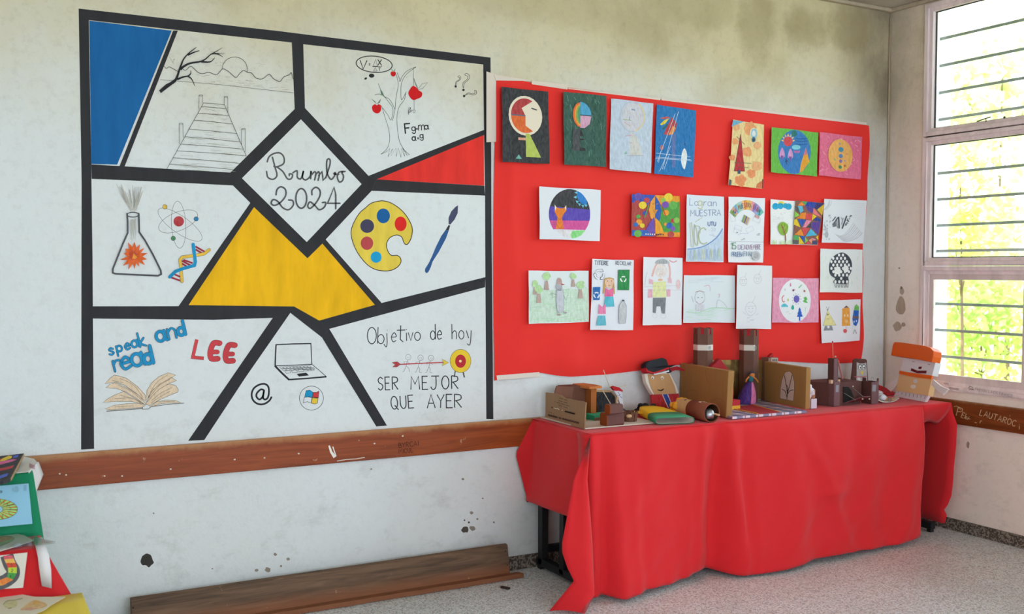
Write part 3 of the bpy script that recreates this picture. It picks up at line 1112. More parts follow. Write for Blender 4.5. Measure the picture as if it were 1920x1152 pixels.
for x, y, c in ((686, 277, '#e0b84a'), (1024, 408, '#2b7fb0'), (777, 618, '#4f8a63')):
    A.disc(x, y, 26, 26, INK, kind='flat').disc(x, y, 22, 22, c)
A.build('atom_drawing', mural)
A = Art(WP, 40)
A.crop(190, 340, 5.762)
RB = '#9d2a3d'
for a, b, c, d in ((1015, 705, 1120, 765), (1018, 738, 1090, 780), (885, 850, 985, 885), (870, 860, 965, 912), (870, 890, 920, 920), (785, 1005, 855, 1035), (755, 1040, 850, 1075)):
    A.line([(a, b), (c, d)], 19, RB)
YL, BL = '#ecc04a', '#1d93c6'
A.line([(870, 1085), (862, 960), (850, 850), (875, 820), (1000, 805), (1110, 785), (1165, 740)], 34, INK, kind='flat', cap=True)
A.line([(870, 1085), (862, 960), (850, 850), (875, 820), (1000, 805), (1110, 785), (1165, 740)], 29, YL, kind='paint', cap=True)
A.line([(992, 682), (1003, 780), (1015, 870), (1005, 910), (880, 945), (800, 975), (738, 1035)], 36, BL, kind='paint', cap=True)
A.build('helix_drawing', mural)

# palette and brush
A = Art(WP, 2)
A.crop(640, 360, 6.775)
pal = [(450, 122), (540, 115), (640, 145), (750, 220), (830, 310), (885, 410), (903, 490), (885, 590), (850, 655), (820, 668), (795, 645), (770, 580), (735, 555), (690, 550), (620, 580), (580, 640), (575, 700),
       (600, 770), (640, 808), (710, 808), (750, 840), (757, 890), (720, 950), (640, 995), (540, 1005), (430, 985), (330, 925), (230, 810), (160, 680), (125, 550), (135, 450), (185, 340), (240, 260), (310, 200), (370, 150)]
A.poly(pal, '#e6cb4d', 'paint', sm=True)
A.line(pal, 10, INK, True, sm=True)
for x, y, rx, ry, c in ((533, 305, 84, 94, '#0d5c9c'), (753, 407, 76, 93, '#e0231f'), (328, 435, 88, 87, '#45435e'), (325, 653, 79, 85, '#b9474b'), (442, 830, 70, 72, '#1a9fd4')):
    A.disc(x, y, rx, ry, c, kind='paint')
A.build('palette_drawing', mural)
A = Art(WP, 2)
A.crop(640, 360, 6.775)
A.poly([(1482, 170), (1478, 270), (1440, 350), (1385, 415), (1362, 410), (1362, 330), (1395, 250), (1445, 195)], '#474a68', 'paint', sm=False)
A.poly([(1365, 418), (1382, 430), (1365, 490), (1325, 482)], BK, 'paint')
A.poly([(1325, 482), (1365, 492), (1330, 590), (1240, 760), (1160, 885), (1135, 960), (1105, 1020), (1080, 1035), (1060, 1010), (1065, 975), (1110, 905), (1150, 820), (1200, 700), (1270, 560)], '#2f5a92', 'paint')
A.build('brush_drawing', mural)

# open book with coloured words
A = Art(WP, 2)
A.crop(180, 590, 5.759)


def fat(txt, x, y, h, w, fill, ang, sp=.24, wd=1.):
    A.text(txt, x, y, h, w + 6, INK, ang, sp, wd, cap=True)
    A.text(txt, x, y, h, w, fill, ang, sp, wd, kind='paint', cap=True)


BW = '#1f8fc2'
for i, (ch, x, y, h, w) in enumerate([('s', 148, 440, 128, 15), ('p', 230, 405, 110, 16), ('e', 318, 385, 118, 15), ('a', 392, 360, 128, 17), ('k', 478, 350, 150, 16),
                                      ('a', 662, 298, 190, 26), ('n', 790, 268, 200, 17), ('d', 893, 232, 150, 26),
                                      ('r', 205, 615, 205, 17), ('e', 280, 600, 225, 24), ('a', 398, 565, 235, 27), ('d', 528, 540, 185, 30)]):
    fat(ch, x, y, h, w * 1.2, BW, -13)
A.build('blue_lettering', mural)
A = Art(WP, 2)
A.crop(180, 590, 5.759)
for pts in ([(1088, 270), (1045, 462), (1165, 475)],):
    A.line(pts, 38, INK).line(pts, 32, '#cf444b', kind='paint')
for ox, oy in ((0, 0), (165, 22)):
    A.line([(1335 + ox, 310 + oy), (1270 + ox, 312 + oy), (1235 + ox, 400 + oy), (1245 + ox, 475 + oy), (1315 + ox, 478 + oy)], 62, INK, sm=True, cap=True)
    A.line([(1250 + ox, 405 + oy), (1310 + ox, 405 + oy)], 52, INK, cap=True)
    A.line([(1335 + ox, 310 + oy), (1270 + ox, 312 + oy), (1235 + ox, 400 + oy), (1245 + ox, 475 + oy), (1315 + ox, 478 + oy)], 56, '#cf444b', sm=True, cap=True, kind='paint')
    A.line([(1250 + ox, 405 + oy), (1310 + ox, 405 + oy)], 46, '#cf444b', cap=True, kind='paint')
A.build('red_lettering', mural)
A = Art(WP, 2)
A.crop(180, 590, 5.759)
PG, PL = '#e5cdb0', '#6e675c'
for pts in ([(530, 985), (460, 960), (330, 965), (200, 980), (95, 1020), (160, 1032), (350, 1015), (500, 1005)],
            [(535, 975), (440, 920), (300, 832), (200, 870), (120, 915), (75, 952), (200, 940), (380, 940), (500, 965)],
            [(538, 965), (470, 880), (350, 800), (250, 755), (205, 738), (150, 755), (105, 792), (220, 800), (330, 840), (440, 910), (530, 975)],
            [(540, 940), (530, 870), (450, 780), (330, 690), (250, 665), (195, 655), (150, 690), (97, 748), (205, 730), (300, 760), (420, 840), (500, 910)],
            [(540, 970), (580, 860), (690, 780), (800, 750), (862, 770), (890, 815), (880, 840), (780, 880), (670, 930), (580, 985)],
            [(545, 950), (600, 820), (720, 730), (820, 682), (868, 715), (780, 750), (680, 810), (600, 890)],
            [(540, 930), (550, 820), (600, 740), (680, 670), (780, 630), (860, 655), (800, 690), (690, 750), (600, 830)],
            [(580, 1000), (660, 940), (760, 925), (860, 930), (918, 952), (800, 955), (690, 965), (600, 1000)]):
    A.poly(pts, PG, 'crayon').line(pts, 4.2, PL, True)
for pts in ([(250, 690), (400, 760), (510, 900)], [(240, 765), (380, 830), (500, 930)], [(170, 712), (300, 740)], [(200, 910), (380, 905), (490, 960)], [(250, 870), (400, 910), (510, 965)], [(200, 1000), (400, 985)],
            [(780, 650), (660, 730), (580, 850)], [(800, 700), (680, 770), (590, 880)], [(820, 790), (700, 850), (600, 930)], [(800, 830), (690, 890), (590, 960)], [(680, 945), (850, 938)], [(620, 800), (570, 900)]):
    A.line(pts, 3.4, PL, sm=True)
A.line([(112, 1045), (320, 1030), (500, 1015)], 9, PL).line([(600, 995), (780, 970), (950, 957)], 7, PL).line([(500, 1000), (505, 1025), (570, 1020), (590, 1000)], 6, PL)
A.build('book_drawing', mural)

# laptop, at sign and emblem
A = Art(WP, 2)
A.crop(460, 630, 7.2)
A.line([(415, 120), (640, 110), (890, 105)], 16, INK).line([(885, 105), (890, 240), (897, 385)], 12, INK).line([(415, 115), (408, 250), (402, 405)], 19, INK)
A.line([(402, 405), (640, 398), (900, 385)], 11, INK).line([(398, 405), (500, 510), (592, 595)], 26, INK).line([(585, 592), (820, 577), (1095, 553)], 20, INK).line([(900, 385), (1000, 470), (1095, 553)], 8, INK)
for r_, (x0, y0, x1, y1, n) in enumerate([(470, 432, 890, 415, 9), (500, 458, 940, 440, 8), (540, 490, 800, 462, 3), (800, 466, 930, 452, 3)]):
    for i in range(n):
        a, b = i / n, (i + .78) / n
        xa, xb = x0 + (x1 - x0) * a, x0 + (x1 - x0) * b
        ya, yb = y0 + (y1 - y0) * a, y0 + (y1 - y0) * b
        hh = 11 if r_ != 2 else 17
        A.line([(xa - 8, ya - hh), (xb - 8, yb - hh), (xb + 10, yb + hh), (xa + 10, ya + hh)], 4.5, INK, True)
A.poly([(692, 515), (820, 498), (858, 535), (722, 550)], INK, 'flat')
A.build('laptop_drawing', mural)
A = Art(WP, 2)
A.crop(460, 630, 7.2)
A.line([(250, 735), (210, 725), (160, 770), (150, 820), (190, 860), (235, 820), (252, 735), (240, 830), (262, 860), (300, 840), (318, 770), (310, 690), (265, 652), (190, 660), (115, 710), (85, 790), (105, 870), (170, 920), (250, 922), (320, 880), (352, 830)], 25, INK, sm=True, cap=True)
A.build('at_sign', mural)
A = Art(WP, 2)
A.crop(460, 630, 7.2)
A.ring(892, 842, 162, 162, 6.5, INK)
q4 = {'#1597cc': [(820, 742), (870, 735), (915, 765), (905, 830), (860, 822), (800, 832)], '#c8393f': [(915, 765), (960, 765), (995, 745), (985, 838), (905, 830)],
      '#f0f0ea': [(795, 832), (850, 825), (900, 835), (888, 910), (840, 890), (782, 905)], '#e5c23f': [(903, 838), (940, 840), (980, 842), (972, 910), (935, 922), (890, 910)]}
for c, pts in q4.items():
    if c != '#f0f0ea':
        A.poly(pts, c, 'paint')
    A.line(pts, 6, INK, True)
A.build('window_emblem', mural)

# goal of the day lettering, arrow carriers and target
A = Art(WP, 2)
A.crop(670, 590, 5.758)
A.text('O', 108, 318, 178, 10, INK, 0, wd=.85).text('b', 218, 315, 178, 9, INK, 2, wd=.75).text('j', 285, 290, 150, 9, INK, 0, wd=1.1).text('e', 366, 298, 175, 9, INK, 0, wd=.66).text('t', 428, 292, 195, 10, INK, 3)
A.text('ivo', 522, 285, 160, 9, INK, -2, sp=.12, wd=.82)
A.build('heading_lettering', mural)
A = Art(WP, 2)
A.crop(670, 590, 5.758)
A.text('de', 790, 272, 168, 10, INK, -1, sp=.16, wd=.64)
A.build('heading_lettering', mural)
A = Art(WP, 2)
A.crop(670, 590, 5.758)
A.text('hoy', 1022, 268, 165, 9, INK, -1, sp=.22, wd=.7)
A.build('heading_lettering', mural)
A = Art(WP, 2)
A.crop(670, 590, 5.758)
A.text('SER', 225, 818, 138, 11, INK, -2, sp=.24, wd=.74)
A.build('motto_lettering', mural)
A = Art(WP, 2)
A.crop(670, 590, 5.758)
A.text('MEJOR', 578, 812, 142, 11, INK, -1, sp=.24, wd=.85)
A.build('motto_lettering', mural)
A = Art(WP, 2)
A.crop(670, 590, 5.758)
A.text('QUE', 368, 1025, 138, 11, INK, -4, sp=.22, wd=.8)
A.build('motto_lettering', mural)
A = Art(WP, 2)
A.crop(670, 590, 5.758)
A.text('AYER', 755, 1012, 145, 11, INK, -1, sp=.16, wd=.9)
A.build('motto_lettering', mural)
A = Art(WP, 2)
A.crop(670, 590, 5.758)
for i, (x, y) in enumerate(((550, 462), (682, 468), (795, 470))):
    A.ring(x, y, 29, 31, 3.4, '#77756f').disc(x - 6, y + 2, 3, 4, '#55534e', kind='flat').disc(x + 12, y + 2, 3, 4, '#55534e', kind='flat')
    A.line([(x - 2, y + 18), (x + 12, y + 17)], 2.6, '#77756f')
    A.line([(x - 8, y + 30), (x - 24 + i, y + 95)], 4, '#77756f').line([(x - 14, y + 40), (x - 52, y + 50), (x - 40, y + 68)], 3, '#77756f').line([(x - 10, y + 45), (x + 18, y + 75)], 3, '#77756f')
    A.line([(x - 24, y + 95), (x - 50, y + 155), (x - 62, y + 157)], 4, '#77756f').line([(x - 24, y + 95), (x + (5 if i == 0 else -8), y + 118), (x + (14 if i == 0 else -12), y + 155), (x + 14, y + 160)], 4, '#77756f')
A.line([(440, 540), (700, 527), (925, 518)], 11, '#b8333d').poly([(372, 518), (430, 510), (465, 538), (425, 568), (378, 568), (410, 542)], '#b8333d').line([(372, 518), (430, 510), (465, 538), (425, 568), (378, 568), (410, 542)], 3.2, INK, True)
A.poly([(915, 482), (985, 520), (915, 556), (928, 518)], '#efce3c').line([(915, 482), (985, 520), (915, 556), (928, 518)], 3.4, '#6b6350', True)
A.build('arrow_carriers', mural)
A = Art(WP, 2)
A.crop(670, 590, 5.758)
A.line([(1058, 610), (1046, 676)], 12, PEN).line([(1140, 615), (1156, 680)], 15, PEN)
A.disc(1114, 502, 115, 128, PEN, kind='flat').disc(1114, 502, 111, 124, '#ecc936', kind='paint').disc(1114, 505, 58, 72, '#b92a35', kind='paint').disc(1112, 505, 14, 14, '#efe2b0', kind='paint').disc(1112, 505, 6, 6, '#ecc936', kind='paint')
A.build('target_drawing', mural)
# ================================================================== RED PAPER ON THE WALL AND ITS DRAWINGS
def cloth_red(name, c, trans=.25, rough=.7):
    k = NT(name)
    col = k.mix(k.noise(3.0, 5, .6), tuple(x * .93 for x in lin(c)), lin(c))
    k.base(col)
    k.b.inputs['Roughness'].default_value = rough
    k.b.inputs['Specular IOR Level'].default_value = .25
    k.b.inputs['Sheen Weight'].default_value = .15
    k.bump(k.noise(260, 2), .12, .002)
    t = k.n('ShaderNodeBsdfTranslucent')
    k.l(col, t.inputs[0])
    mx = k.n('ShaderNodeMixShader')
    mx.inputs[0].default_value = trans
    k.l(k.b.outputs[0], mx.inputs[1])
    k.l(t.outputs[0], mx.inputs[2])
    k.l(mx.outputs[0], k.t.nodes['Material Output'].inputs[0])
    return k.m


RED_PAPER = cloth_red('red_nonwoven', '#f5302a', .06)
top_ = [(930, 143), (1000, 156), (1066, 165), (1150, 175), (1240, 187), (1340, 199), (1450, 213), (1540, 224), (1628, 236)]
bot_ = [(926, 714), (965, 706), (1012, 699), (1040, 704), (1068, 706.5), (1131, 703), (1201, 694.5), (1275, 684), (1340, 676), (1400, 674.5), (1470, 678), (1550, 682), (1612.5, 680)]


def on_poly(pts, t):
    """point at parameter t (0..1 by horizontal extent) on a chain of picture points, as wall x, z"""
    w = [WP.at(*p) for p in pts]
    x = w[0].x + (w[-1].x - w[0].x) * t
    for a, b in zip(w, w[1:]):
        if a.x <= x <= b.x or (b is w[-1]):
            f = (x - a.x) / ((b.x - a.x) or 1)
            return Vector((x, 0, a.z + (b.z - a.z) * f))
    return w[-1]


NU, NV = 130, 60
rows = []
for j in range(NV + 1):
    v = j / NV
    row = []
    for i in range(NU + 1):
        u = i / NU
        p = on_poly(top_, u).lerp(on_poly(bot_, u), v)
        p.x += (.012 * math.sin(9 * v) + .006 * math.sin(23 * v)) * (u ** 12) - .012 * math.sin(3.1 * v) * (1 - u) ** 10
        edge = min(1, min(u, 1 - u, v, 1 - v) * 18)
        # soft vertical sag folds near the left end, puckers along the foot, slack between the tapes
        w_ = .010 * noise.noise(Vector((p.x * 2.0, p.z * 1.4, 1))) + .007 * noise.noise(Vector((p.x * 5, p.z * 3, 5)))
        w_ += .022 * math.exp(-((u - .034) / .012) ** 2) * v ** .35
        w_ += .010 * math.exp(-((u - .10 - .03 * (v - .5)) / .035) ** 2) * max(0, v - .4)
        w_ += .014 * v ** 6 * (math.sin(46 * u) * (.6 if u < .2 else .15) + .6 * math.exp(-((u - .17) / .03) ** 2) + .7 * math.exp(-((u - .36) / .06) ** 2))
        w_ += .016 * math.exp(-((v - .9 + .12 * math.sin(6 * u)) / .05) ** 2) * (.4 + .6 * math.sin(7 * u + 1))
        w_ = max(.0008, min(w_ + .009, .022))
        row.append(Vector((p.x, -.0025 - w_ * (.3 + .7 * edge), p.z)))
    rows.append(row)
backdrop = MB(RED_PAPER).grid(rows).build('backdrop_paper')
tag(backdrop, 'wide sheet of red paper taped to the wall behind the table', 'backdrop', None)
TAPE = M('#e0d3c8', 'paper', .5)
for pts, dy in (([(926, 140), (995, 150.5), (995, 152), (930, 151)], .012), ([(997, 151), (1064, 159), (1064, 168), (997, 158)], .012), ([(1064, 165), (1238, 184), (1238, 188), (1066, 167)], .010),
                ([(1240, 184), (1625, 230), (1625, 234.5), (1240, 188)], .010),
                ([(912, 134), (930, 140), (930, 266), (912, 267)], .010), ([(931, 704.5), (1011, 698), (1013, 707), (932, 713)], .014)):
    pl = Plane((0, -dy, 0), (0, -1, 0))
    MB(TAPE).prism([pl.at(*p) for p in pts], (0, -.0006, 0)).build('masking_tape', backdrop)

SG = 'childrens drawings pinned on the red paper'


class Sheet:
    """one sheet of paper: four picture corners, standing a little off the backing at its foot"""
    def __init__(s, label, corners, col='#eceef4', kind='paper', off=.034, tilt=.010, side=0.):
        s.c = [Vector((p[0], p[1])) for p in corners]
        pl0 = Plane((0, -off, 0), (0, -1, 0))
        mid = pl0.at(*[sum(p[i] for p in corners) / 4 for i in (0, 1)])
        s.pl = Plane(mid, Vector((side, -1, tilt * 3)))
        s.A = Art(s.pl, 2)
        w = [s.pl.at(*p) for p in corners]
        rim = []
        for i in range(4):
            a, b = w[i], w[(i + 1) % 4]
            for q in range(6):
                f = q / 6
                rim.append(a.lerp(b, f) + (b - a).cross(s.pl.n) * (.004 * math.sin(f * 6.3 + i * 2 + corners[0][0])))
        s.A.mb.mat(M(col, kind)).prism(rim, s.pl.n * -.0012)
        s.label = label

    def uv(s, u, v):
        a, b, c, d = s.c
        t = a.lerp(b, u)
        q = d.lerp(c, u)
        p = t.lerp(q, v)
        return (p.x, p.y)

    def q(s, pts):
        return [s.uv(*p) for p in pts]

    def done(s):
        o = s.A.build('drawing_sheet')
        tag(o, s.label, 'drawing', SG)
        return o


def fill_uv(S, pts, col, kind='crayon', sm=False):
    S.A.poly(S.q(pts), col, kind, sm)


def circ(S, u, v, ru, rv, col, kind='crayon', a0=0, a1=360, n=24):
    pts = [(u + ru * math.cos(math.radians(a0 + (a1 - a0) * i / n)), v + rv * math.sin(math.radians(a0 + (a1 - a0) * i / n))) for i in range(n + (0 if a1 - a0 >= 360 else 1))]
    S.A.poly(S.q(pts), col, kind)


def ln(S, pts, w, col, sm=False, closed=False):
    S.A.line(S.q(pts), w, col, closed, sm)


# --- upper row: abstract compositions
S = Sheet('black sheet with a red, orange and white disc above a green wedge', [(940.8, 163), (1028, 172), (1030.5, 307.5), (942.5, 303.5)], '#2b2d33', 'crayon', side=.03)
circ(S, .5, .36, .36, .27, '#e9ddcb', 'paper')
circ(S, .5, .36, .31, .235, '#b5383c', a0=180, a1=300)
fill_uv(S, [(.5, .36), (.19, .36), (.34, .156)], '#b5383c')
circ(S, .5, .36, .31, .235, '#e4692c', a0=60, a1=180)
fill_uv(S, [(.5, .36), (.19, .36), (.34, .565), (.5, .595)], '#e4692c')
ln(S, [(.19, .36), (.5, .36)], 2.2, '#5a6a88')
fill_uv(S, [(.5, .60), (.58, .60), (.82, .92), (.5, .92)], '#b9c85e')
fill_uv(S, [(.34, .66), (.5, .66), (.5, .695), (.34, .695)], '#e3a58a')
fill_uv(S, [(.28, .95), (.41, .95), (.345, .89)], '#6fb5ad')
ln(S, [(.63, .25), (.75, .27)], 2.2, '#3a3f44')
S.done()
S = Sheet('dark green sheet with a striped half disc over a black block', [(1056.5, 171.7), (1137, 180), (1136.7, 313), (1058, 308.8)], '#2f5a50', 'crayon', side=.05)
for i in range(60):
    q = random.Random(700 + i)
    u, v = q.random() * .94, q.random() * .9
    ln(S, [(u, v), (u + q.uniform(0, .05), v + q.uniform(.03, .09))], .9, q.choice(['#56897a', '#234840', '#6d9d8c']))
for i, c in enumerate(['#e46a34', '#ef9a33', '#8ea64a', '#4b9a76']):
    circ(S, .38 , .3, .17 - .035 * i, .17 - .02 * i, c, a0=90, a1=270)
circ(S, .38, .3, .26, .18, '#4aa3d0', a0=-90, a1=0)
fill_uv(S, [(.38, .12), (.38, .3), (.64, .3), (.56, .17)], '#4aa3d0')
fill_uv(S, [(.38, .31), (.64, .31), (.6, .42), (.48, .48), (.38, .48)], '#d7a5c4')
ln(S, [(.38, .3), (.64, .3)], 1.2, '#3f4f6a')
fill_uv(S, [(.2, .5), (.38, .5), (.37, .8), (.18, .8)], '#474a50')
fill_uv(S, [(.38, .5), (.46, .59), (.37, .6)], '#24282b')
fill_uv(S, [(.37, .63), (.5, .63), (.44, .65), (.37, .65)], '#24282b')
fill_uv(S, [(.36, .75), (.5, .76), (.5, .8), (.36, .8)], '#24282b')
S.done()
S = Sheet('pale blue sheet with a faint pencil circle, between the green and blue sheets', [(1146, 184.6), (1224.6, 194), (1220.6, 324.8), (1143, 317)], '#c4d2e6', 'crayon')
S.A.ring(1185, 219, 22.5, 28, 1.0, '#b9b3c4').disc(1186, 219, 20, 26, '#d3d3df')
S.A.line(S.A.ell(1186, 219, 22, 27, 0, 24, -60, 80), 2.6, '#e0cfa8')
S.A.poly([(1183, 246), (1195, 258), (1204, 291), (1180, 291)], '#d4d3d2').line([(1168, 224), (1184, 226)], 1.4, '#9fb890').line([(1170, 229), (1182, 237)], 1, '#c49a9a')
S.A.line([(1184, 205), (1191, 207)], 2.4, '#7e93b8').line([(1180, 219), (1180, 226)], 1, '#6e7bb0').line([(1172, 255), (1184, 254)], 1.4, '#cf9fb4').poly([(1170, 289), (1176, 289), (1174, 283)], '#8fbcae')
S.A.line([(1176, 292), (1207, 292)], 1, '#a9a7b4').line([(1181, 268), (1185, 268)], 1.2, '#cf9fb4')
S.done()
S = Sheet('bright blue sheet with a red fan, white leaf and thin white lines', [(1231.9, 196), (1305.4, 207.5), (1300, 332.7), (1226.7, 325.8)], '#1577bd', 'crayon', off=.036, tilt=.012, side=-.03)
S.A.crop(920, 130, 4.8)
S.A.poly([(1630, 430), (1678, 490), (1660, 560), (1610, 595), (1555, 585)], '#b83f45').poly([(1600, 590), (1640, 510), (1668, 530), (1640, 585)], '#e79a50')
S.A.poly([(1525, 495), (1560, 460), (1610, 440), (1570, 490), (1535, 505)], '#e3cf3d').poly([(1520, 440), (1580, 425), (1620, 435), (1560, 450)], '#c65a52').poly([(1535, 540), (1590, 490), (1600, 500), (1560, 540)], '#2e6a6a')
S.A.poly([(1630, 600), (1665, 575), (1662, 885), (1630, 885)], '#6076b4').poly([(1745, 712), (1768, 780), (1745, 900), (1715, 840), (1720, 760)], '#e9eef2', sm=True)
S.A.disc(1540, 705, 17, 22, '#b9706a')
for a in ((1490, 755, 1800, 790), (1485, 800, 1810, 825), (1520, 920, 1620, 690), (1545, 900, 1690, 380), (1500, 830, 1660, 400), (1510, 840, 1530, 740), (1560, 900, 1610, 760), (1490, 790, 1800, 815)):
    S.A.line([a[:2], a[2:]], 3.6, '#c9dcec')
S.A.line([(1740, 650), (1752, 700)], 3, '#2b3c55').line([(1735, 680), (1760, 668)], 3, '#2b3c55')
S.done()
S = Sheet('yellow and orange sheet with a tall red triangle', [(1374.8, 224.5), (1432.7, 234), (1430.4, 354), (1366, 347)], '#f0d79a', 'crayon', tilt=.02)
S.A.crop(1300, 190, 3.972)
for i, (x, y, r) in enumerate([(420, 200, 50), (320, 190, 30), (290, 420, 22), (400, 380, 40), (470, 480, 40), (350, 590, 45), (310, 300, 25), (480, 330, 30), (430, 540, 35)]):
    blob(S.A, x, y, r, ['#eea36c', '#f0b27e', '#ec9560'][i % 3], 800 + i, kind='crayon')
S.A.poly([(297, 140), (375, 152), (285, 190)], '#6fb0d4').disc(450, 240, 30, 42, '#f3e6b8').disc(452, 240, 25, 38, '#9cc6dd').disc(448, 286, 15, 20, '#3f6f8f').disc(448, 288, 7, 9, '#24394c')
S.A.disc(450, 240, 14, 20, '#e7eef0').poly([(352, 245), (382, 522), (303, 520)], '#bb2230').line([(352, 245), (382, 522), (303, 520)], 3, '#4d2a26', True)
S.A.poly([(330, 512), (352, 514), (350, 542), (328, 540)], '#2c4a66')
for a in ((305, 458, 430, 462), (330, 490, 410, 495), (320, 262, 382, 322)):
    S.A.line([a[:2], a[2:]], 3.4, '#5d5645')
S.A.poly([(515, 590), (518, 648), (465, 644), (475, 615)], '#d9764a').poly([(512, 580), (520, 582), (518, 650), (510, 650)], '#3e4046').poly([(268, 580), (285, 590), (280, 628), (262, 624)], '#4a5560')
S.done()
S = Sheet('green bordered drawing with a blue disc of sun, trees and mountain', [(1446.8, 238.3), (1534, 248.7), (1531.6, 331), (1445.5, 323)], '#69bb45', 'crayon')
S.A.crop(1300, 190, 3.972)
S.A.disc(752, 378, 122, 165, '#2f7cc4').disc(705, 300, 32, 36, '#d8434f')
for i in range(7):
    t = math.radians(-170 + 27 * i)
    S.A.poly([(705 + 36 * math.cos(t - .2), 300 + 40 * math.sin(t - .2)), (705 + 36 * math.cos(t + .2), 300 + 40 * math.sin(t + .2)), (705 + 54 * math.cos(t), 300 + 62 * math.sin(t))], '#f0c77a')
S.A.disc(750, 240, 20, 24, '#1f7a72')
S.A.poly([(838, 345), (864, 450), (815, 520), (790, 535), (800, 470)], '#eaa225').poly([(838, 345), (850, 395), (818, 405)], '#d77a8a')
for x, y in ((660, 385), (722, 392)):
    S.A.poly([(x, y - 40), (x + 18, y), (x + 16, y + 30), (x - 16, y + 30), (x - 16, y)], '#d79ad0', sm=True).poly([(x - 12, y + 20), (x + 12, y + 20), (x, y + 62)], '#7a54a8')
S.A.disc(765, 343, 32, 18, '#7fd0e4').line([(690, 425), (694, 470)], 5, '#27405f').line([(680, 455), (694, 440), (706, 452)], 4, '#27405f')
for i in range(5):
    S.A.disc(752 + 9 * i, 375 + 5 * (i % 2), 5, 8, '#c26ab4')
for y in (275, 295, 318):
    S.A.line([(760, y), (800, y + 6), (850, y + 2)], 4, '#1d4f8f', sm=True)
S.done()
S = Sheet('pink square drawing with an orange disc of small shapes, top right', [(1537, 248), (1616.5, 257), (1614, 337), (1536, 329)], '#ea6f95', 'crayon')
for i in range(50):
    q = random.Random(900 + i)
    u, v = q.random() * .9, q.random() * .92
    ln(S, [(u, v), (u + q.uniform(.02, .07), v + q.uniform(-.05, .07))], .8, q.choice(['#f5a3bd', '#dd4f7d', '#f7bccd']))
circ(S, .49, .49, .29, .38, '#f0b15f')
for u, v, r, c in ((.5, .5, .05, '#5a86b8'), (.5, .35, .06, '#3f8fb0'), (.47, .22, .03, '#b9a08c'), (.5, .62, .04, '#8a6fb0'), (.49, .76, .04, '#3f8a5a'), (.6, .72, .025, '#c06a4a'), (.36, .6, .025, '#9fb06a'), (.64, .44, .02, '#d98a6a'), (.3, .42, .02, '#d9c08a'), (.6, .6, .02, '#b0a0c0')):
    circ(S, u, v, r, r, c)
S.done()

# --- middle row
S = Sheet('white sheet with an orange fox in a purple and pink night disc', [(1011.3, 349.7), (1126.7, 356.7), (1124.5, 452), (1012, 448.7)], '#e3e7f0', side=.02)
S.A.crop(980, 330, 6)
el = lambda a, b: [(527 + 233 * math.cos(math.radians(a + (b - a) * i / 14)), 428 + 280 * math.sin(math.radians(a + (b - a) * i / 14))) for i in range(15)]
S.A.poly(el(198, 352), '#34343a').poly(el(160, 198) + [(305, 342)] + el(-10, 18), '#5a44b4')
S.A.poly(el(142, 165) + el(16, 40), '#d8529f').poly([(360, 608), (705, 608), (640, 672), (560, 705), (470, 690)], '#e5e1e6').poly([(705, 612), (660, 668), (590, 700), (555, 705), (535, 660), (560, 618)], '#8fe08a')
S.A.poly([(618, 175), (680, 215), (725, 300), (690, 325), (640, 290), (615, 240)], '#1e7fd0', sm=True)
for x, y, r in ((600, 188, 0), (590, 240, -20), (613, 292, -60), (640, 322, -70), (678, 340, -90), (712, 335, -100)):
    S.A.poly([(x - 18, y - 14), (x + 16, y - 10), (x, y + 20)] if r < -50 else [(x - 20, y), (x + 16, y - 16), (x + 14, y + 16)], '#6cc7e0')
S.A.poly([(360, 322), (378, 352), (415, 365), (452, 365), (475, 352), (488, 328), (490, 395), (455, 440), (440, 480), (455, 545), (460, 598), (370, 598), (385, 520), (390, 470), (360, 410)], '#ee8323', 'crayon')
S.A.poly([(360, 322), (380, 358), (362, 395)], '#f4ead8').poly([(488, 328), (490, 392), (472, 358)], '#f4ead8')
S.A.line([(360, 410), (420, 500), (390, 470)], 2.4, '#7b4a24').line([(420, 500), (450, 440), (490, 395)], 2.4, '#7b4a24').line([(380, 545), (420, 598), (455, 545)], 2.6, '#7b4a24').line([(322, 528), (360, 522), (380, 545)], 3, '#7b4a24').line([(330, 548), (372, 545)], 3, '#7b4a24')
S.done()
S = Sheet('square drawing crowded with coloured discs around a split orange and blue oval', [(1184.5, 364), (1274, 368), (1274.7, 445), (1184, 442.5)], '#b2453f', 'crayon')
S.A.crop(980, 330, 6)
S.A.poly([(1227, 207), (1487, 216), (1487, 240), (1400, 330), (1228, 300)], '#3650b4').poly([(1490, 217), (1765, 229), (1766, 300), (1560, 330), (1510, 250)], '#f0a126')
S.A.poly([(1560, 330), (1766, 290), (1768, 640), (1590, 640), (1530, 500)], '#4f9f3f').poly([(1227, 610), (1390, 610), (1480, 680), (1227, 673)], '#2a66bf').poly([(1590, 635), (1768, 636), (1768, 688), (1500, 682)], '#ee9624')
for x, y, r, c in ((1300, 230, 40, '#6a4fb0'), (1290, 310, 38, '#b5404a'), (1245, 365, 28, '#f09a28'), (1395, 275, 33, '#c23f4b'), (1350, 330, 44, '#f0d434'), (1310, 520, 34, '#f0a22a'), (1300, 458, 24, '#55ad4a'), (1272, 548, 26, '#1d6bc4'),
                   (1345, 560, 27, '#efd63a'), (1295, 650, 42, '#6ab54c'), (1375, 420, 26, '#3a52b8'), (1640, 240, 48, '#efd43c'), (1580, 275, 28, '#9ac84a'), (1605, 325, 40, '#7a4fb4'), (1690, 330, 48, '#67b552'), (1745, 360, 32, '#2b63bd'),
                   (1612, 415, 34, '#eea02d'), (1690, 505, 26, '#c23d49'), (1605, 545, 20, '#f0a02d'), (1650, 560, 36, '#2b63bd'), (1690, 595, 28, '#7c55b8'), (1665, 660, 38, '#b93f45'), (1730, 500, 34, '#8cc456')):
    if x - r > 1224 and x + r < 1770:
        S.A.disc(x, y, r, r * .95, c)
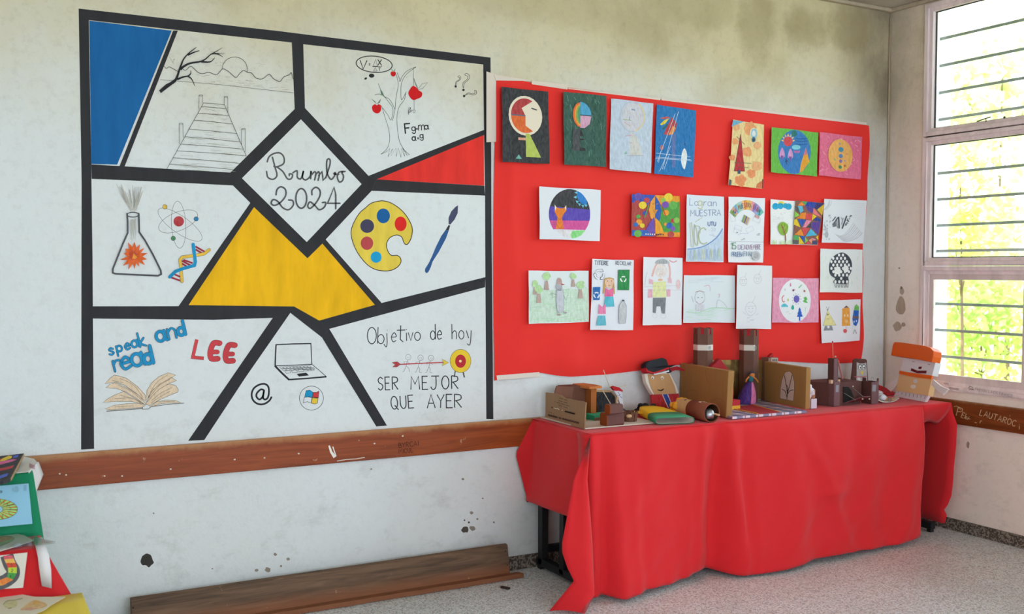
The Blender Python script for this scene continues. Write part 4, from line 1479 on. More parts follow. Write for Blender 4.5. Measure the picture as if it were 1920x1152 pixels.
S.A.poly([(1487, 225), (1440, 290), (1418, 380), (1440, 480), (1487, 500)], '#f0a23a').poly([(1489, 225), (1535, 290), (1560, 390), (1540, 500), (1489, 500)], '#2a58b4')
S.A.poly([(1480, 460), (1485, 670), (1380, 610), (1430, 520)], '#6a4bb0').poly([(1490, 470), (1540, 520), (1590, 640), (1490, 660)], '#f0a528')
S.A.poly([(1465, 390), (1500, 380), (1520, 380), (1485, 440)], '#d88f3c').line([(1455, 318), (1475, 312)], 5, '#3c3a4c').line([(1502, 318), (1522, 314)], 5, '#e8a33a')
S.A.line([(1415, 330), (1370, 470)], 12, '#4f9a5a').line([(1570, 350), (1610, 460)], 10, '#b5503f')
for i in range(9):
    S.A.disc(1385 + 24 * i, 655 + i, 7, 9, '#e8e0e4' if i < 5 else '#463a52')
S.done()
S = Sheet('white poster lettered La gran muestra in pale pencil over a blue curve', [(1288, 364.7), (1357.7, 369.3), (1356.5, 491.8), (1286.4, 490.8)], '#dde6f2')
S.A.crop(1280, 360, 8.23)
S.A.poly([(70, 885), (200, 870), (340, 830), (480, 740), (580, 640), (625, 560), (622, 1070), (62, 1070)], '#c5d8ee', 'crayon')
LP, OP = '#8f9bbd', '#b8bfa0'
S.A.text('La', 105, 205, 110, 9, LP, 3, sp=.2).text('g', 235, 210, 130, 12, '#c9c79a', 3).text('ran', 325, 215, 118, 9, LP, 2, sp=.14)
S.A.text('MUESTRA', 118, 375, 92, 9, LP, -1, sp=.14)
S.A.text('UTU', 388, 525, 62, 12, '#6c7fb0', 0, sp=.1).text('i', 405, 605, 50, 5, '#b9c0d4').text('20', 440, 605, 46, 4, '#b9c0d4').scribble(400, 650, 540, 690, 5, '#c0c6d6', 5, 3)
S.A.line([(180, 500), (175, 660), (190, 800), (230, 810), (215, 600), (180, 505)], 12, OP, sm=True).line([(105, 480), (120, 640), (130, 830), (165, 830), (150, 620), (135, 470)], 10, '#c6c9ae', sm=True)
S.A.line([(360, 590), (320, 555), (265, 590), (245, 680), (265, 770), (320, 805), (375, 780)], 16, OP, sm=True).line([(185, 470), (300, 395)], 8, '#c6c9ae').line([(180, 520), (260, 540), (265, 640)], 10, OP, sm=True)
S.A.line([(70, 885), (200, 872), (340, 832), (480, 742), (570, 645), (612, 565)], 13, '#6f95cf', sm=True)
for i, (x, c) in enumerate(zip(range(110, 600, 62), ['#b3c3d9', '#c3cfae', '#b8c6dc', '#d9d6a4', '#a9bfdd', '#d2d5b0', '#b5c5dd', '#bfcfb5'])):
    S.A.line([(x, 1050), (x + 14, 900 - i * 4), (x + 40, 1045)], 10, c, sm=True)
S.done()
S = Sheet('white poster with rainbow arched heading and 15 de noviembre lettering', [(1366, 369), (1434.3, 371.7), (1430.7, 492.8), (1365.4, 492)], '#e8ecf4')
S.A.crop(1280, 360, 8.23)
RBW = ['#8fae62', '#e8b090', '#7fb8d8', '#9fd0b4', '#a9d4d8', '#f0c08a', '#ef9a3c', '#f4d060', '#f0b87a', '#e8a0b0', '#8f86c4', '#b59ad0', '#7fb4d4', '#6fc4b4']
n = len(RBW)
for i, c in enumerate(RBW):
    t0, t1 = math.pi * (1.19 + .62 * i / n), math.pi * (1.19 + .62 * (i + 1) / n)
    f_ = lambda t, r: (985 + 310 * r * math.cos(t), 560 + 420 * r * math.sin(t))
    S.A.poly([f_(t0, 1.03), f_(t1, 1.03), f_(t1, .68), f_(t0, .68)], c)
for i, ch in enumerate('UNA MUESTRA FINAL'):
    if ch != ' ':
        t = math.pi * (1.2 + .6 * (i + .1) / 17)
        S.A.text(ch, 985 + 250 * math.cos(t), 560 + 320 * math.sin(t), 70, 8, ['#4f8a4a', '#3a6fa8', '#c04a4a', '#7a4a9a', '#b0486a'][i % 5], (i - 8) * 3, wd=.55)
S.A.crop(1280, 360, 8.23)
for pts in ([(945, 350), (1045, 410), (1000, 520), (905, 460)],):
    for i, c in enumerate(['#6fae7a', '#b9a060', '#5a58a8', '#c9b44a', '#b89ac8', '#e0d0a0']):
        a, b = i / 6, (i + 1) / 6
        S.A.poly([(905 + 40 * 0 + (945 - 905) * 1 + 100 * a, 350 + 60 * a), (945 + 100 * b, 350 + 60 * b), (905 + 95 * b, 460 + 60 * b), (905 + 95 * a, 460 + 60 * a)], c)
S.A.poly([(1120, 345), (1185, 385), (1170, 425), (1110, 390)], '#d9a3a8')
for x, y, a in ((850, 560, 20), (1030, 580, -25), (1140, 430, 20), (840, 610, 25), (770, 400, 80)):
    c_, s2 = math.cos(math.radians(a)), math.sin(math.radians(a))
    S.A.line([(x + u * c_ - v * s2, y + u * s2 + v * c_) for u, v in ((-55, -35), (55, -35), (55, 35), (-55, 35))], 3, '#b9bccb', True)
S.A.disc(835, 628, 9, 9, '#4a4a52', kind='flat').scribble(885, 715, 980, 750, 5, '#8f939c', 4, 5).scribble(1110, 640, 1225, 675, 5, '#9a9ca8', 4, 6).line([(880, 640), (1010, 645)], 4, '#9fb4d0')
S.A.line([(700, 768), (1245, 775)], 3.5, '#8a8e98')
S.A.text('15', 738, 885, 100, 10, '#5d8f74', 2, sp=.05).text('DE', 850, 890, 72, 7, '#8a7f9f', 0, sp=.12).text('NOVIEMBRE', 950, 892, 74, 6.5, '#9a7f98', -1, sp=.08, wd=.62)
S.A.text('PRUEBA', 752, 1000, 72, 7, '#5f7da8', 0, sp=.1, wd=.62).text('FINAL', 935, 990, 68, 7, '#6a88a0', 0, sp=.12, wd=.7)
S.A.disc(1125, 990, 66, 76, '#c9cad0').disc(1125, 985, 40, 46, '#b4b6be').scribble(1075, 930, 1180, 1050, 9, '#8f929a', 3, 7)
S.done()
S = Sheet('sheet half white with a tree in rain and half bright mosaic', [(1445, 373.6), (1544, 380.8), (1533, 459.7), (1444.6, 458.4)], '#eef0f2')
S.A.crop(1430, 360, 9.6)
for x, y, r in ((230, 260, 60), (320, 255, 55), (410, 250, 48), (465, 265, 58)):
    if x == 320:
        S.A.disc(335, 215, 60, 45, '#ecd94a')
    S.A.disc(x, y, r, r, '#12a7d8')
for i in range(70):
    q = random.Random(i + 40)
    x, y = q.uniform(165, 540), q.uniform(340, 600)
    S.A.line([(x, y), (x + 22, y - 6)], 2.4, '#b9b9bd')
S.A.poly([(360, 540), (440, 590), (452, 660), (425, 750), (370, 785), (310, 750), (270, 660), (290, 580)], '#8ab93a', sm=True)
S.A.line([(395, 760), (418, 945)], 18, '#8b5a3c').line([(330, 590), (365, 680), (400, 770)], 20, '#9a6a4a')
for a in ((360, 660, 395, 590), (375, 700, 335, 640), (385, 715, 420, 650), (395, 745, 350, 720)):
    S.A.line([a[:2], a[2:]], 10, '#9a6a4a')
for i in range(26):
    q = random.Random(i + 140)
    x = q.uniform(165, 520)
    S.A.line([(x, 942), (x + 8, 942 - q.uniform(20, 80))], 9, q.choice(['#cfe8b4', '#bfe0a0', '#d8eec4']))
S.A.poly([(583, 154), (1100, 202), (975, 955), (530, 940)], '#8a5a4a')
for pts, c in (([(690, 168), (790, 178), (755, 245)], '#4fae5a'), ([(680, 175), (755, 245), (625, 250)], '#f0862a'), ([(795, 178), (960, 195), (920, 300), (750, 250)], '#1d3fa8'), ([(750, 255), (915, 300), (880, 390), (800, 340)], '#5a3f9a'),
               ([(950, 195), (1098, 205), (965, 320), (915, 290)], '#2d2c70'), ([(1092, 225), (1058, 425), (970, 320)], '#e0b41e'), ([(905, 290), (1045, 460), (890, 390)], '#e87a80'), ([(890, 400), (960, 440), (870, 520)], '#f2cc1c'),
               ([(620, 255), (700, 260), (725, 340), (665, 385)], '#5cc0e4'), ([(570, 260), (615, 260), (655, 380), (575, 340)], '#55585c'), ([(562, 345), (660, 425), (555, 465)], '#93cf4f'), ([(665, 385), (770, 370), (755, 490), (590, 480), (660, 430)], '#f08a28'),
               ([(770, 390), (880, 395), (865, 515), (755, 490)], '#e04a4c'), ([(610, 490), (765, 505), (690, 635)], '#1e52b4'), ([(555, 500), (605, 492), (665, 640), (550, 590)], '#f0cf1e'), ([(775, 505), (865, 520), (765, 640), (705, 640)], '#eb8fae'),
               ([(865, 545), (860, 650), (780, 640)], '#3e4046'), ([(960, 455), (1035, 500), (1020, 540), (890, 510)], '#1c3f96'), ([(870, 545), (1030, 540), (985, 770), (860, 640)], '#5b3a9c'), ([(545, 600), (660, 655), (550, 750)], '#8f5a4c'),
               ([(690, 650), (840, 655), (735, 795)], '#df464c'), ([(680, 665), (730, 795), (560, 770)], '#f1952c'), ([(850, 660), (965, 780), (760, 805)], '#44b6de'), ([(540, 780), (640, 790), (632, 870), (532, 860)], '#55b063'),
               ([(530, 870), (632, 880), (632, 942), (528, 940)], '#54575b'), ([(645, 800), (735, 935), (635, 942)], '#f0d32a'), ([(655, 795), (745, 800), (740, 925)], '#1f55b8'), ([(750, 810), (800, 880), (745, 925)], '#8ecb50'),
               ([(815, 870), (880, 830), (870, 940)], '#f2a184'), ([(885, 830), (950, 860), (885, 880)], '#ec90b0'), ([(880, 885), (970, 885), (965, 950), (875, 945)], '#3f3f6a'), ([(985, 780), (985, 870), (940, 820)], '#f0c828'), ([(800, 890), (865, 945), (750, 945)], '#e0505a')):
    S.A.poly(pts, c)
S.done()
S = Sheet('white sheet with a black striped letter and grey wavy lines', [(1545.6, 373), (1625.8, 376.5), (1618.5, 456.4), (1541, 455.3)], '#e6ebf3')
S.A.crop(1430, 360, 9.6)
for i in range(8):
    S.A.line([(1300 + i * 20, 760 + i * 18), (1400 + i * 22, 790 + i * 14), (1500 + i * 30, 740 + i * 12), (1640 + i * 22, 560 + i * 25)], 16 if i % 2 else 10, '#c9ccd4', sm=True)
for i in range(9):
    S.A.line([(1560 + i * 8, 200 + i * 32), (1840 - i * 6, 215 + i * 36)], 4, '#d3d7e0')
S.A.line([(1200, 150), (1180, 240), (1095, 330)], 20, '#cdd0d8', sm=True).line([(1235, 150), (1220, 230), (1130, 330)], 12, '#d3d6de', sm=True)
for i in range(26):
    q = random.Random(i + 60)
    S.A.disc(q.uniform(1095, 1230), q.uniform(380, 880), q.uniform(6, 16), q.uniform(8, 24), '#c6c9d2')
S.A.disc(1145, 770, 32, 60, '#bcc0ca')
IN2 = '#4a5058'
S.A.line([(1310, 450), (1275, 500), (1250, 525)], 14, IN2, sm=True).line([(1345, 465), (1290, 550), (1255, 590)], 18, IN2, sm=True).line([(1360, 450), (1370, 560), (1372, 660)], 26, IN2, sm=True).line([(1330, 510), (1340, 650)], 10, IN2)
S.A.line([(1510, 430), (1470, 540), (1425, 665)], 22, IN2, sm=True).line([(1445, 470), (1415, 590)], 9, IN2).line([(1405, 460), (1420, 500)], 6, IN2)
S.A.poly([(1250, 570), (1310, 545), (1322, 620), (1262, 635)], '#6b717a')
for i in range(16):
    q = random.Random(i + 90)
    t = q.random()
    S.A.disc(1490 + 90 * t + q.uniform(-20, 20), 600 - 190 * t + q.uniform(-20, 30), 9, 11, IN2, kind='flat')
S.done()

# --- lower right column and lower row
S = Sheet('white sheet with a black and white checked skull, above the three-character sheet', [(1538.6, 466.6), (1617.5, 468.6), (1617, 549), (1537.4, 548.6)], '#e9eff0')
S.A.crop(1530, 460, 6.06)
for i in range(30):
    q = random.Random(i + 5)
    x, y = q.uniform(60, 500), q.uniform(70, 480)
    S.A.line([(x, y), (x + q.uniform(-15, 15), y + 40)], 5, q.choice(['#d4e6d6', '#c9dfd0', '#dfe3ee']))
sk = [(275, 85), (340, 100), (392, 160), (408, 235), (395, 310), (365, 360), (370, 410), (350, 440), (215, 435), (195, 410), (215, 380), (165, 340), (147, 280), (155, 200), (195, 130)]
S.A.poly(sk, '#3d4352', sm=True)
for r in range(9):
    for c in range(9):
        x, y = 172 + 44 * c + (22 if r % 2 else 0), 112 + 38 * r
        if (x - 277) ** 2 / 122 ** 2 + (y - 240) ** 2 / 150 ** 2 < .93 or (r == 8 and 215 < x < 350):
            S.A.disc(x, y, 13, 18, '#f1f4f6', kind='paper', n=10)
S.A.poly([(240, 240), (275, 275), (268, 325), (210, 325), (205, 280)], '#f1f4f6', 'paper', sm=True).disc(335, 270, 31, 40, '#f1f4f6', kind='paper')
for x in (220, 255, 290, 322, 352):
    S.A.line([(x - 10, 435), (x - 6, 475), (x + 6, 475), (x + 10, 435)], 4.5, '#555b66', sm=True)
S.done()
S = Sheet('white sheet with a yellow triangle, orange tube and blue pencil character', [(1537.4, 564), (1613.8, 561.5), (1611.7, 639), (1541.2, 644)], '#e8e8f0', tilt=.02)
S.A.crop(1530, 460, 6.06)
S.A.poly([(130, 740), (228, 910), (80, 915)], '#ebe3a0').line([(130, 740), (228, 910), (80, 915)], 3.4, '#8f8a70', True)
S.A.line([(118, 700), (132, 738), (150, 700)], 4, '#6d6d70').disc(132, 735, 8, 8, '#6d8a70').disc(135, 788, 10, 10, '#8d8a7a').line([(120, 845), (135, 830), (150, 845)], 3, '#8d8a7a')
S.A.poly([(100, 920), (180, 915), (195, 968), (85, 972)], '#8d8f96').disc(140, 930, 14, 16, '#e8e8f0', kind='paper')
S.A.poly([(297, 720), (380, 710), (388, 915), (293, 920)], '#f1a540').poly([(312, 716), (345, 685), (372, 710)], '#8a5f48').disc(325, 800, 8, 16, '#f7ddb4').disc(360, 800, 8, 16, '#f7ddb4').disc(345, 865, 13, 22, '#f4c88a').line([(342, 920), (340, 950)], 4, '#8a6a60').disc(330, 975, 22, 24, '#d9545c')
S.A.poly([(458, 670), (488, 700), (487, 740), (430, 738), (438, 695)], '#6fbf5a').poly([(428, 738), (487, 742), (480, 870), (455, 922), (425, 905), (412, 840)], '#1c62c0').poly([(415, 808), (485, 808), (484, 835), (416, 832)], '#7c5a52').disc(432, 870, 5, 12, '#e8eef4', kind='paper').disc(458, 862, 5, 12, '#e8eef4', kind='paper')
S.A.line([(438, 960), (422, 1008)], 6, '#6a6d74').line([(445, 965), (458, 1008)], 6, '#6a6d74')
S.done()
S = Sheet('faint pencil landscape of green trees around a standing animal', [(991, 508), (1103.7, 508), (1104, 604), (992, 607.8)], '#dfe7ea', side=.03)
S.A.crop(970, 460, 5.818)
S.A.poly([(128, 500), (776, 470), (779, 832), (132, 852)], '#cfe5d4')
for i in range(60):
    q = random.Random(i + 15)
    x, y = q.uniform(135, 690), q.uniform(450, 830)
    S.A.line([(x, y), (x + q.uniform(40, 90), y - q.uniform(2, 12))], 5, q.choice(['#b4dcb4', '#c4e4c8', '#a6d4aa', '#d8eadc']))
for x, y, s_ in ((315, 340, 1.), (605, 335, .8), (685, 430, 1.), (190, 420, .8), (230, 480, 1.)):
    S.A.poly([(x - 14 * s_, y + 50 * s_), (x + 14 * s_, y + 50 * s_), (x + 30 * s_, y + 150 * s_), (x - 26 * s_, y + 150 * s_)], '#bfa59c')
    blob(S.A, x, y, 44 * s_, '#b9e0a4', 33 + x, kind='crayon')
S.A.poly([(430, 480), (490, 470), (500, 700), (470, 740), (440, 720), (420, 600)], '#c9ccd6', sm=True).line([(430, 480), (420, 600), (430, 740), (470, 765)], 3, '#8f90a0', sm=True).line([(490, 470), (505, 620), (500, 730), (530, 740)], 3, '#8f90a0', sm=True)
S.A.disc(450, 455, 36, 40, '#b5b6c0').poly([(430, 420), (440, 360), (475, 370), (480, 425)], '#c4a09c', sm=True).poly([(470, 415), (518, 432), (480, 438)], '#b85a5c').disc(455, 487, 24, 14, '#9a9aa4').line([(420, 540), (370, 520), (380, 570), (410, 560)], 3, '#8f90a0').line([(500, 545), (525, 600), (545, 540)], 4, '#8f90a0')
S.A.disc(450, 760, 20, 10, '#b09a94').disc(518, 738, 18, 10, '#a9a6aa')
S.done()
S = Sheet('white poster titled titere reciclar with a girl and recycling signs', [(1110.6, 486), (1188.6, 488), (1187, 619.5), (1107, 619)], '#e6e9f3')
S.A.crop(970, 460, 5.818)
S.A.text('TITERE', 842, 212, 42, 6, '#3c4450', 2, sp=.22, wd=.85, cap=True).text('RECICLAR', 1070, 212, 40, 4, '#4a4f5a', 3, sp=.2, wd=.75)


def recyc(S, cx, cy, r, w, col):
    for k_ in range(3):
        t = math.radians(-90 + 120 * k_)
        pts = [(cx + r * math.cos(t + d) * (1 if abs(d) < .5 else 1.02), cy + r * math.sin(t + d)) for d in (-.75, -.35, 0, .35)]
        S.A.line(pts, w, col)
        tt = t + .38
        px_, py_ = cx + r * math.cos(tt), cy + r * math.sin(tt)
        dx, dy = -math.sin(tt), math.cos(tt)
        nx, ny = math.cos(tt), math.sin(tt)
        S.A.poly([(px_ + nx * w * .9, py_ + ny * w * .9), (px_ - nx * w * .9, py_ - ny * w * .9), (px_ + dx * w * 1.3, py_ + dy * w * 1.3)], col, 'flat')


recyc(S, 893, 320, 48, 24, '#4a525a')
recyc(S, 893, 320, 48, 18, '#e6e9f3')
S.A.poly([(1098, 270), (1220, 270), (1214, 490), (1092, 488)], '#1f8f4a').line([(1098, 270), (1220, 270), (1214, 490), (1092, 488)], 3, '#20503a', True)
recyc(S, 1152, 370, 28, 12, '#eef2f0')
S.A.poly([(822, 458), (902, 456), (894, 600), (824, 600)], '#1f6db8')
recyc(S, 860, 545, 28, 12, '#e8eef6')
S.A.poly([(945, 365), (1000, 352), (1050, 365), (1058, 535), (1048, 535), (1030, 420), (965, 420), (938, 530), (928, 530)], '#c9a04a').poly([(955, 375), (1045, 375), (1035, 450), (1000, 470), (965, 450)], '#edc4a8', sm=True)
S.A.disc(980, 392, 4, 7, '#54473f', kind='flat').disc(1020, 392, 4, 7, '#54473f', kind='flat').line([(985, 440), (1015, 440)], 3, '#a05050')
S.A.poly([(955, 465), (998, 490), (1040, 465), (1042, 560), (950, 560)], '#ea6ba0').poly([(955, 562), (1042, 562), (1055, 670), (940, 672)], '#56bfd6')
S.A.poly([(885, 640), (920, 675), (958, 640), (960, 750), (880, 750)], '#ee86b4').poly([(878, 768), (954, 768), (965, 875), (858, 877)], '#62bcd0')
S.A.poly([(1138, 612), (1162, 612), (1186, 660), (1184, 780), (1175, 850), (1108, 856), (1100, 780), (1108, 660)], '#c9ccd2').line([(1138, 612), (1162, 612), (1186, 660), (1184, 780), (1175, 850), (1108, 856), (1100, 780), (1108, 660)], 3.5, '#8f959e', True).poly([(1137, 596), (1163, 596), (1163, 612), (1137, 612)], '#4a4f57')
S.done()
S = Sheet('white sheet with a pastel figure in headscarf, yellow vest and grey trousers', [(1206.7, 482), (1280, 484), (1278, 609), (1205, 610.4)], '#e7e9f1')
S.A.crop(970, 460, 5.818)
S.A.poly([(1520, 165), (1590, 148), (1640, 170), (1650, 200), (1510, 205)], '#b9bcc2', sm=True)
for i in range(6):
    S.A.line([(1535 + 18 * i, 165), (1532 + 19 * i, 202)], 4, '#8f949c')
S.A.line([(1655, 165), (1700, 185), (1740, 170)], 12, '#dba3ac', sm=True).line([(1520, 205), (1490, 270), (1470, 340)], 20, '#e6b4b0', sm=True).line([(1650, 200), (1665, 280), (1660, 360)], 18, '#e6b4b0', sm=True)
S.A.disc(1565, 280, 66, 78, '#ece3e2').disc(1540, 262, 9, 6, '#c9d4e2').disc(1592, 262, 9, 6, '#c9d4e2').line([(1550, 315), (1585, 318)], 4, '#e0b08c').disc(1560, 378, 26, 14, '#f0c4a0')
S.A.poly([(1480, 400), (1620, 395), (1625, 570), (1475, 568)], '#e8ecae').poly([(1425, 480), (1470, 480), (1472, 572), (1422, 575)], '#e9b0c4').poly([(1625, 480), (1670, 482), (1668, 560), (1630, 562)], '#e9b0c4').poly([(1435, 365), (1480, 380), (1480, 430), (1435, 420)], '#ecc0cf').poly([(1640, 355), (1680, 360), (1685, 415), (1640, 412)], '#ecc0cf')
S.A.poly([(1478, 575), (1620, 572), (1610, 748), (1572, 745), (1560, 668), (1518, 668), (1508, 742), (1476, 738)], '#7d828a').line([(1368, 490), (1790, 490)], 2.5, '#c3c6d2').line([(1380, 455), (1600, 445), (1780, 440)], 3, '#c9b4bc').line([(1390, 440), (1405, 330), (1420, 290)], 3, '#b9bcc8', sm=True)
S.A.ring(1500, 770, 26, 22, 2.5, '#c9ccd6').ring(1590, 775, 30, 24, 2.5, '#c9ccd6').disc(1755, 430, 22, 55, '#ecc9cf')
S.done()
S = Sheet('faint pencil sheet of a bearded figure on a pale green hill', [(1282.3, 516), (1378, 517), (1378, 605), (1281, 605.7)], '#dfe8ef')
S.A.crop(1270, 480, 5.0526)
for i in range(40):
    q = random.Random(i + 25)
    x, y = q.uniform(70, 470), q.uniform(500, 615)
    S.A.line([(x, y), (x + 60, y - q.uniform(-4, 14))], 4, q.choice(['#c9e4d4', '#bfe0c8', '#d3e8dc']))
PP = '#b4b0bc'
S.A.line([(80, 530), (200, 540), (320, 495), (540, 500)], 6, '#b0dab8', sm=True)
S.A.ring(212, 395, 48, 60, 3, PP).line([(165, 345), (212, 330), (258, 345)], 5, '#c4a8b0').disc(195, 395, 6, 5, '#9a97a4', kind='flat').disc(232, 395, 6, 5, '#9a97a4', kind='flat').line([(175, 430), (212, 458), (250, 430)], 5, '#c9a4ac', sm=True).poly([(170, 460), (255, 460), (250, 525), (175, 525)], '#d9dbe4')
S.A.line([(250, 290), (300, 280), (308, 335)], 4, '#dcaeb4', sm=True).line([(130, 380), (150, 440)], 4, PP).line([(370, 490), (380, 420), (430, 440), (470, 490)], 3, PP, sm=True).line([(385, 360), (400, 365), (395, 395)], 4, '#d8a4ac').scribble(90, 200, 520, 260, 8, '#cdd6e0', 3, 2)
S.done()
S = Sheet('tall white sheet with three very faint pencil heads, hanging over the right tower', [(1382.8, 496.8), (1447.7, 498.8), (1446, 617), (1380, 616.6)], '#e7eaf1', off=.052, tilt=.015)
S.A.crop(1270, 480, 5.0526)
PQ = '#c3c4cf'
for x, y, r in ((625, 240, 34), (760, 220, 36), (695, 500, 50)):
    S.A.ring(x, y, r, r * 1.25, 3, PQ).line([(x - r, y - r * .4), (x + r, y - r * .5)], 3, PQ).line([(x + r * .3, y - r), (x + r * .9, y - r * 2.4)], 3, PQ).line([(x - r * .5, y + r * .4), (x, y + r * .7), (x + r * .5, y + r * .4)], 3, PQ, sm=True).disc(x - r * .35, y - r * .05, 4, 4, '#aeb0bd').disc(x + r * .35, y - r * .05, 4, 4, '#aeb0bd')
S.A.scribble(650, 560, 745, 630, 7, PQ, 3, 4).line([(620, 530), (650, 560)], 3, PQ).line([(765, 545), (740, 565)], 3, PQ)
S.done()
S = Sheet('pink square drawing with a white disc, violet sun and blue fir tree', [(1449, 521.6), (1535, 522), (1534.6, 605.3), (1447.7, 605.3)], '#f0a3c4', 'crayon')
S.A.crop(1430, 510, 10.475)
S.A.disc(632, 570, 314, 425, '#eef1f8', kind='paper')
S.A.disc(665, 535, 58, 74, '#6f62c4')
for i in range(11):
    t = 2 * math.pi * i / 11
    S.A.line([(665 + 74 * math.cos(t), 535 + 92 * math.sin(t)), (665 + 90 * math.cos(t), 535 + 112 * math.sin(t))], 10, '#6a6a9c')
S.A.poly([(725, 695), (752, 750), (742, 755), (770, 812), (758, 815), (788, 880), (738, 885), (738, 962), (710, 962), (712, 885), (668, 885), (692, 830), (682, 822), (708, 760), (698, 755)], '#1c5fcf')
S.A.poly([(800, 510), (850, 485), (880, 545), (850, 560), (885, 610), (830, 605), (780, 575), (820, 550)], '#5fbf58').poly([(365, 690), (380, 640), (430, 625), (480, 650), (495, 690), (430, 690)], '#5cc9de', sm=True).poly([(590, 645), (615, 700), (605, 740), (570, 740), (560, 700)], '#22b0a4', sm=True)
S.A.line([(415, 460), (380, 520), (400, 590), (432, 575)], 15, '#d0556a', sm=True).disc(498, 552, 16, 28, '#d9dc8c').poly([(545, 210), (560, 280), (532, 280)], '#e08ab4', sm=True).line([(765, 255), (725, 300), (705, 320)], 18, '#7cc49a', sm=True).disc(600, 362, 18, 22, '#7a3f6a').disc(625, 355, 12, 14, '#d99ac0').disc(818, 378, 20, 22, '#c4705c').line([(850, 690), (835, 740), (840, 790)], 8, '#a9d8c8', sm=True).line([(455, 795), (510, 780)], 7, '#c4cfc8').line([(510, 830), (555, 822)], 7, '#c4cfc8').disc(435, 350, 16, 24, '#dcdce4')
S.done()
# ================================================================== TABLES AND RED TABLECLOTH
TZ = .785           # cloth surface
BLACK = M('#1f1f22', 'flat', .45)
DG_ = 'school desks pushed together under the red cloth'


def desk(label, x0, x1):
    o = empty('school_desk', ((x0 + x1) / 2, -.31, 0))
    tag(o, label, 'desk', DG_)
    MB(M('#7a5a3c', 'card')).box((x0, -.60, .752), (x1, -.03, .778)).build('tabletop', o, bevel=.003)
    for x in (x0 + .02, x1 - .02):
        m = MB(BLACK)
        m.box((x - .02, -.09, .03), (x + .02, -.05, .752)).box((x - .02, -.30, .03), (x + .02, -.26, .752))
        m.box((x - .02, -.52, .02), (x + .02, -.03, .06)).box((x - .02, -.5, .70), (x + .02, -.05, .752))
        m.box((x - .015, -.515, 0), (x + .015, -.485, .02)).box((x - .015, -.065, 0), (x + .015, -.035, .02))
        m.build('side_frame', o, bevel=.003)
    xm = (x0 + x1) / 2
    for x in (xm - .05, xm + .05):
        MB(BLACK).box((x - .018, -.50, 0), (x + .018, -.464, .752)).build('leg', o, bevel=.003)
    MB(BLACK).box((x0 + .04, -.085, .09), (x1 - .04, -.055, .125)).build('stretcher', o)


desk('black framed desk at the left end of the red cloth, its foot showing', -2.61, -1.40)
desk('black framed desk at the window end of the red cloth', -1.38, -.14)

CLOTH = cloth_red('red_tablecloth', '#ec2830', .16, .75)
XL, XR, YF, YB = -2.655, -.135, -.612, -.026
XE = -.378


def fold(x):
    """forward swing of the hem along the front, from picture folds"""
    pts = [(-2.66, .0), (-2.60, .015), (-2.52, .075), (-2.44, .07), (-2.36, .035), (-2.22, .02), (-2.08, -.012), (-1.98, -.04), (-1.9, -.045), (-1.80, .0), (-1.66, .055),
           (-1.54, .075), (-1.42, .065), (-1.28, .05), (-1.1, .045), (-.9, .035), (-.7, .025), (-.5, .01), (-.37, .0)]
    for (a, fa), (b, fb) in zip(pts, pts[1:]):
        if a <= x <= b:
            t = (x - a) / (b - a)
            t = t * t * (3 - 2 * t)
            return fa + (fb - fa) * t
    return 0.


def pleat(x, c, w):
    return math.exp(-((x - c) / w) ** 2)


m = MB(CLOTH)
NX = 150
xs = [XL + (XR - XL) * i / NX for i in range(NX + 1)]
rows = []
for j in range(13):
    f = j / 12
    y = YB + (YF - YB) * f
    row = []
    for x in xs:
        z = TZ + .0015 * noise.noise(Vector((x * 5, y * 6, 2)))
        if f > .8:
            z += .004 * (f - .8) / .2 * (noise.noise(Vector((x * 14, 3, 3))) + .8 * pleat(x, -1.83, .02) + pleat(x, -1.98, .015) + pleat(x, -.42, .03))
        xx = x + (.03 * (1 - f) if x < XL + 1e-6 else 0)
        row.append(Vector((xx, y, z)))
    rows.append(row)
m.grid(rows)
edge_top = rows[-1]
# front fall
rows = []
NV = 46
xf = [x for x in xs if x <= XE] + [XE]
tops = [edge_top[i].copy() for i, x in enumerate(xs) if x <= XE] + [Vector((XE, YF, TZ))]
for j in range(NV + 1):
    v = j / NV
    row = []
    for i, x in enumerate(xf):
        t = tops[i]
        hem = .022 + .010 * math.sin(x * 5 + 1) + (.03 * pleat(x, -1.95, .12)) + .018 * pleat(x, -.38, .3) - .01 * pleat(x, -2.5, .08)
        z = t.z + (hem - t.z) * v
        y = YF - .010 * (1 - math.exp(-v * 14)) - 1.25 * fold(x) * v ** .75
        y -= .034 * v ** .5 * (1 - v * .6) * (math.sin(x * 21) * .4 + pleat(x, -1.985, .03) * 1.2 + pleat(x, -1.83 + .1 * v, .035) * 1.6 - pleat(x, -1.73, .05) + pleat(x, -1.35 + .35 * v, .05) * .8)
        y -= .034 * noise.noise(Vector((x * 3.3, v * 1.6, 7))) * v ** .5 + .013 * noise.noise(Vector((x * 9 + v * 3, v * 5, 2))) * v ** .4
        y -= .03 * math.exp(-((v - .45 - .18 * math.sin(x * 2.6)) / .18) ** 2) * math.exp(-((x + .9) / .45) ** 2)
        y -= .014 * math.exp(-((v - .55) / .03) ** 2) * pleat(x, -1.15, .12)
        y += v ** .5 * (.05 * pleat(x, -1.87, .045) - .035 * pleat(x, -1.77, .04)) + .045 * v ** .6 * pleat(x, -2.59, .03)
        if v < .04:
            y += .004
        row.append(Vector((x - .006 * v + .015 * v * math.sin(x * 4) * min(1, (x - XL) * 2), y, z)))
    rows.append([Vector((XL - .016, row[0].y + .09, row[0].z)), Vector((XL - .012, row[0].y + .03, row[0].z))] + row)
m.grid(rows)
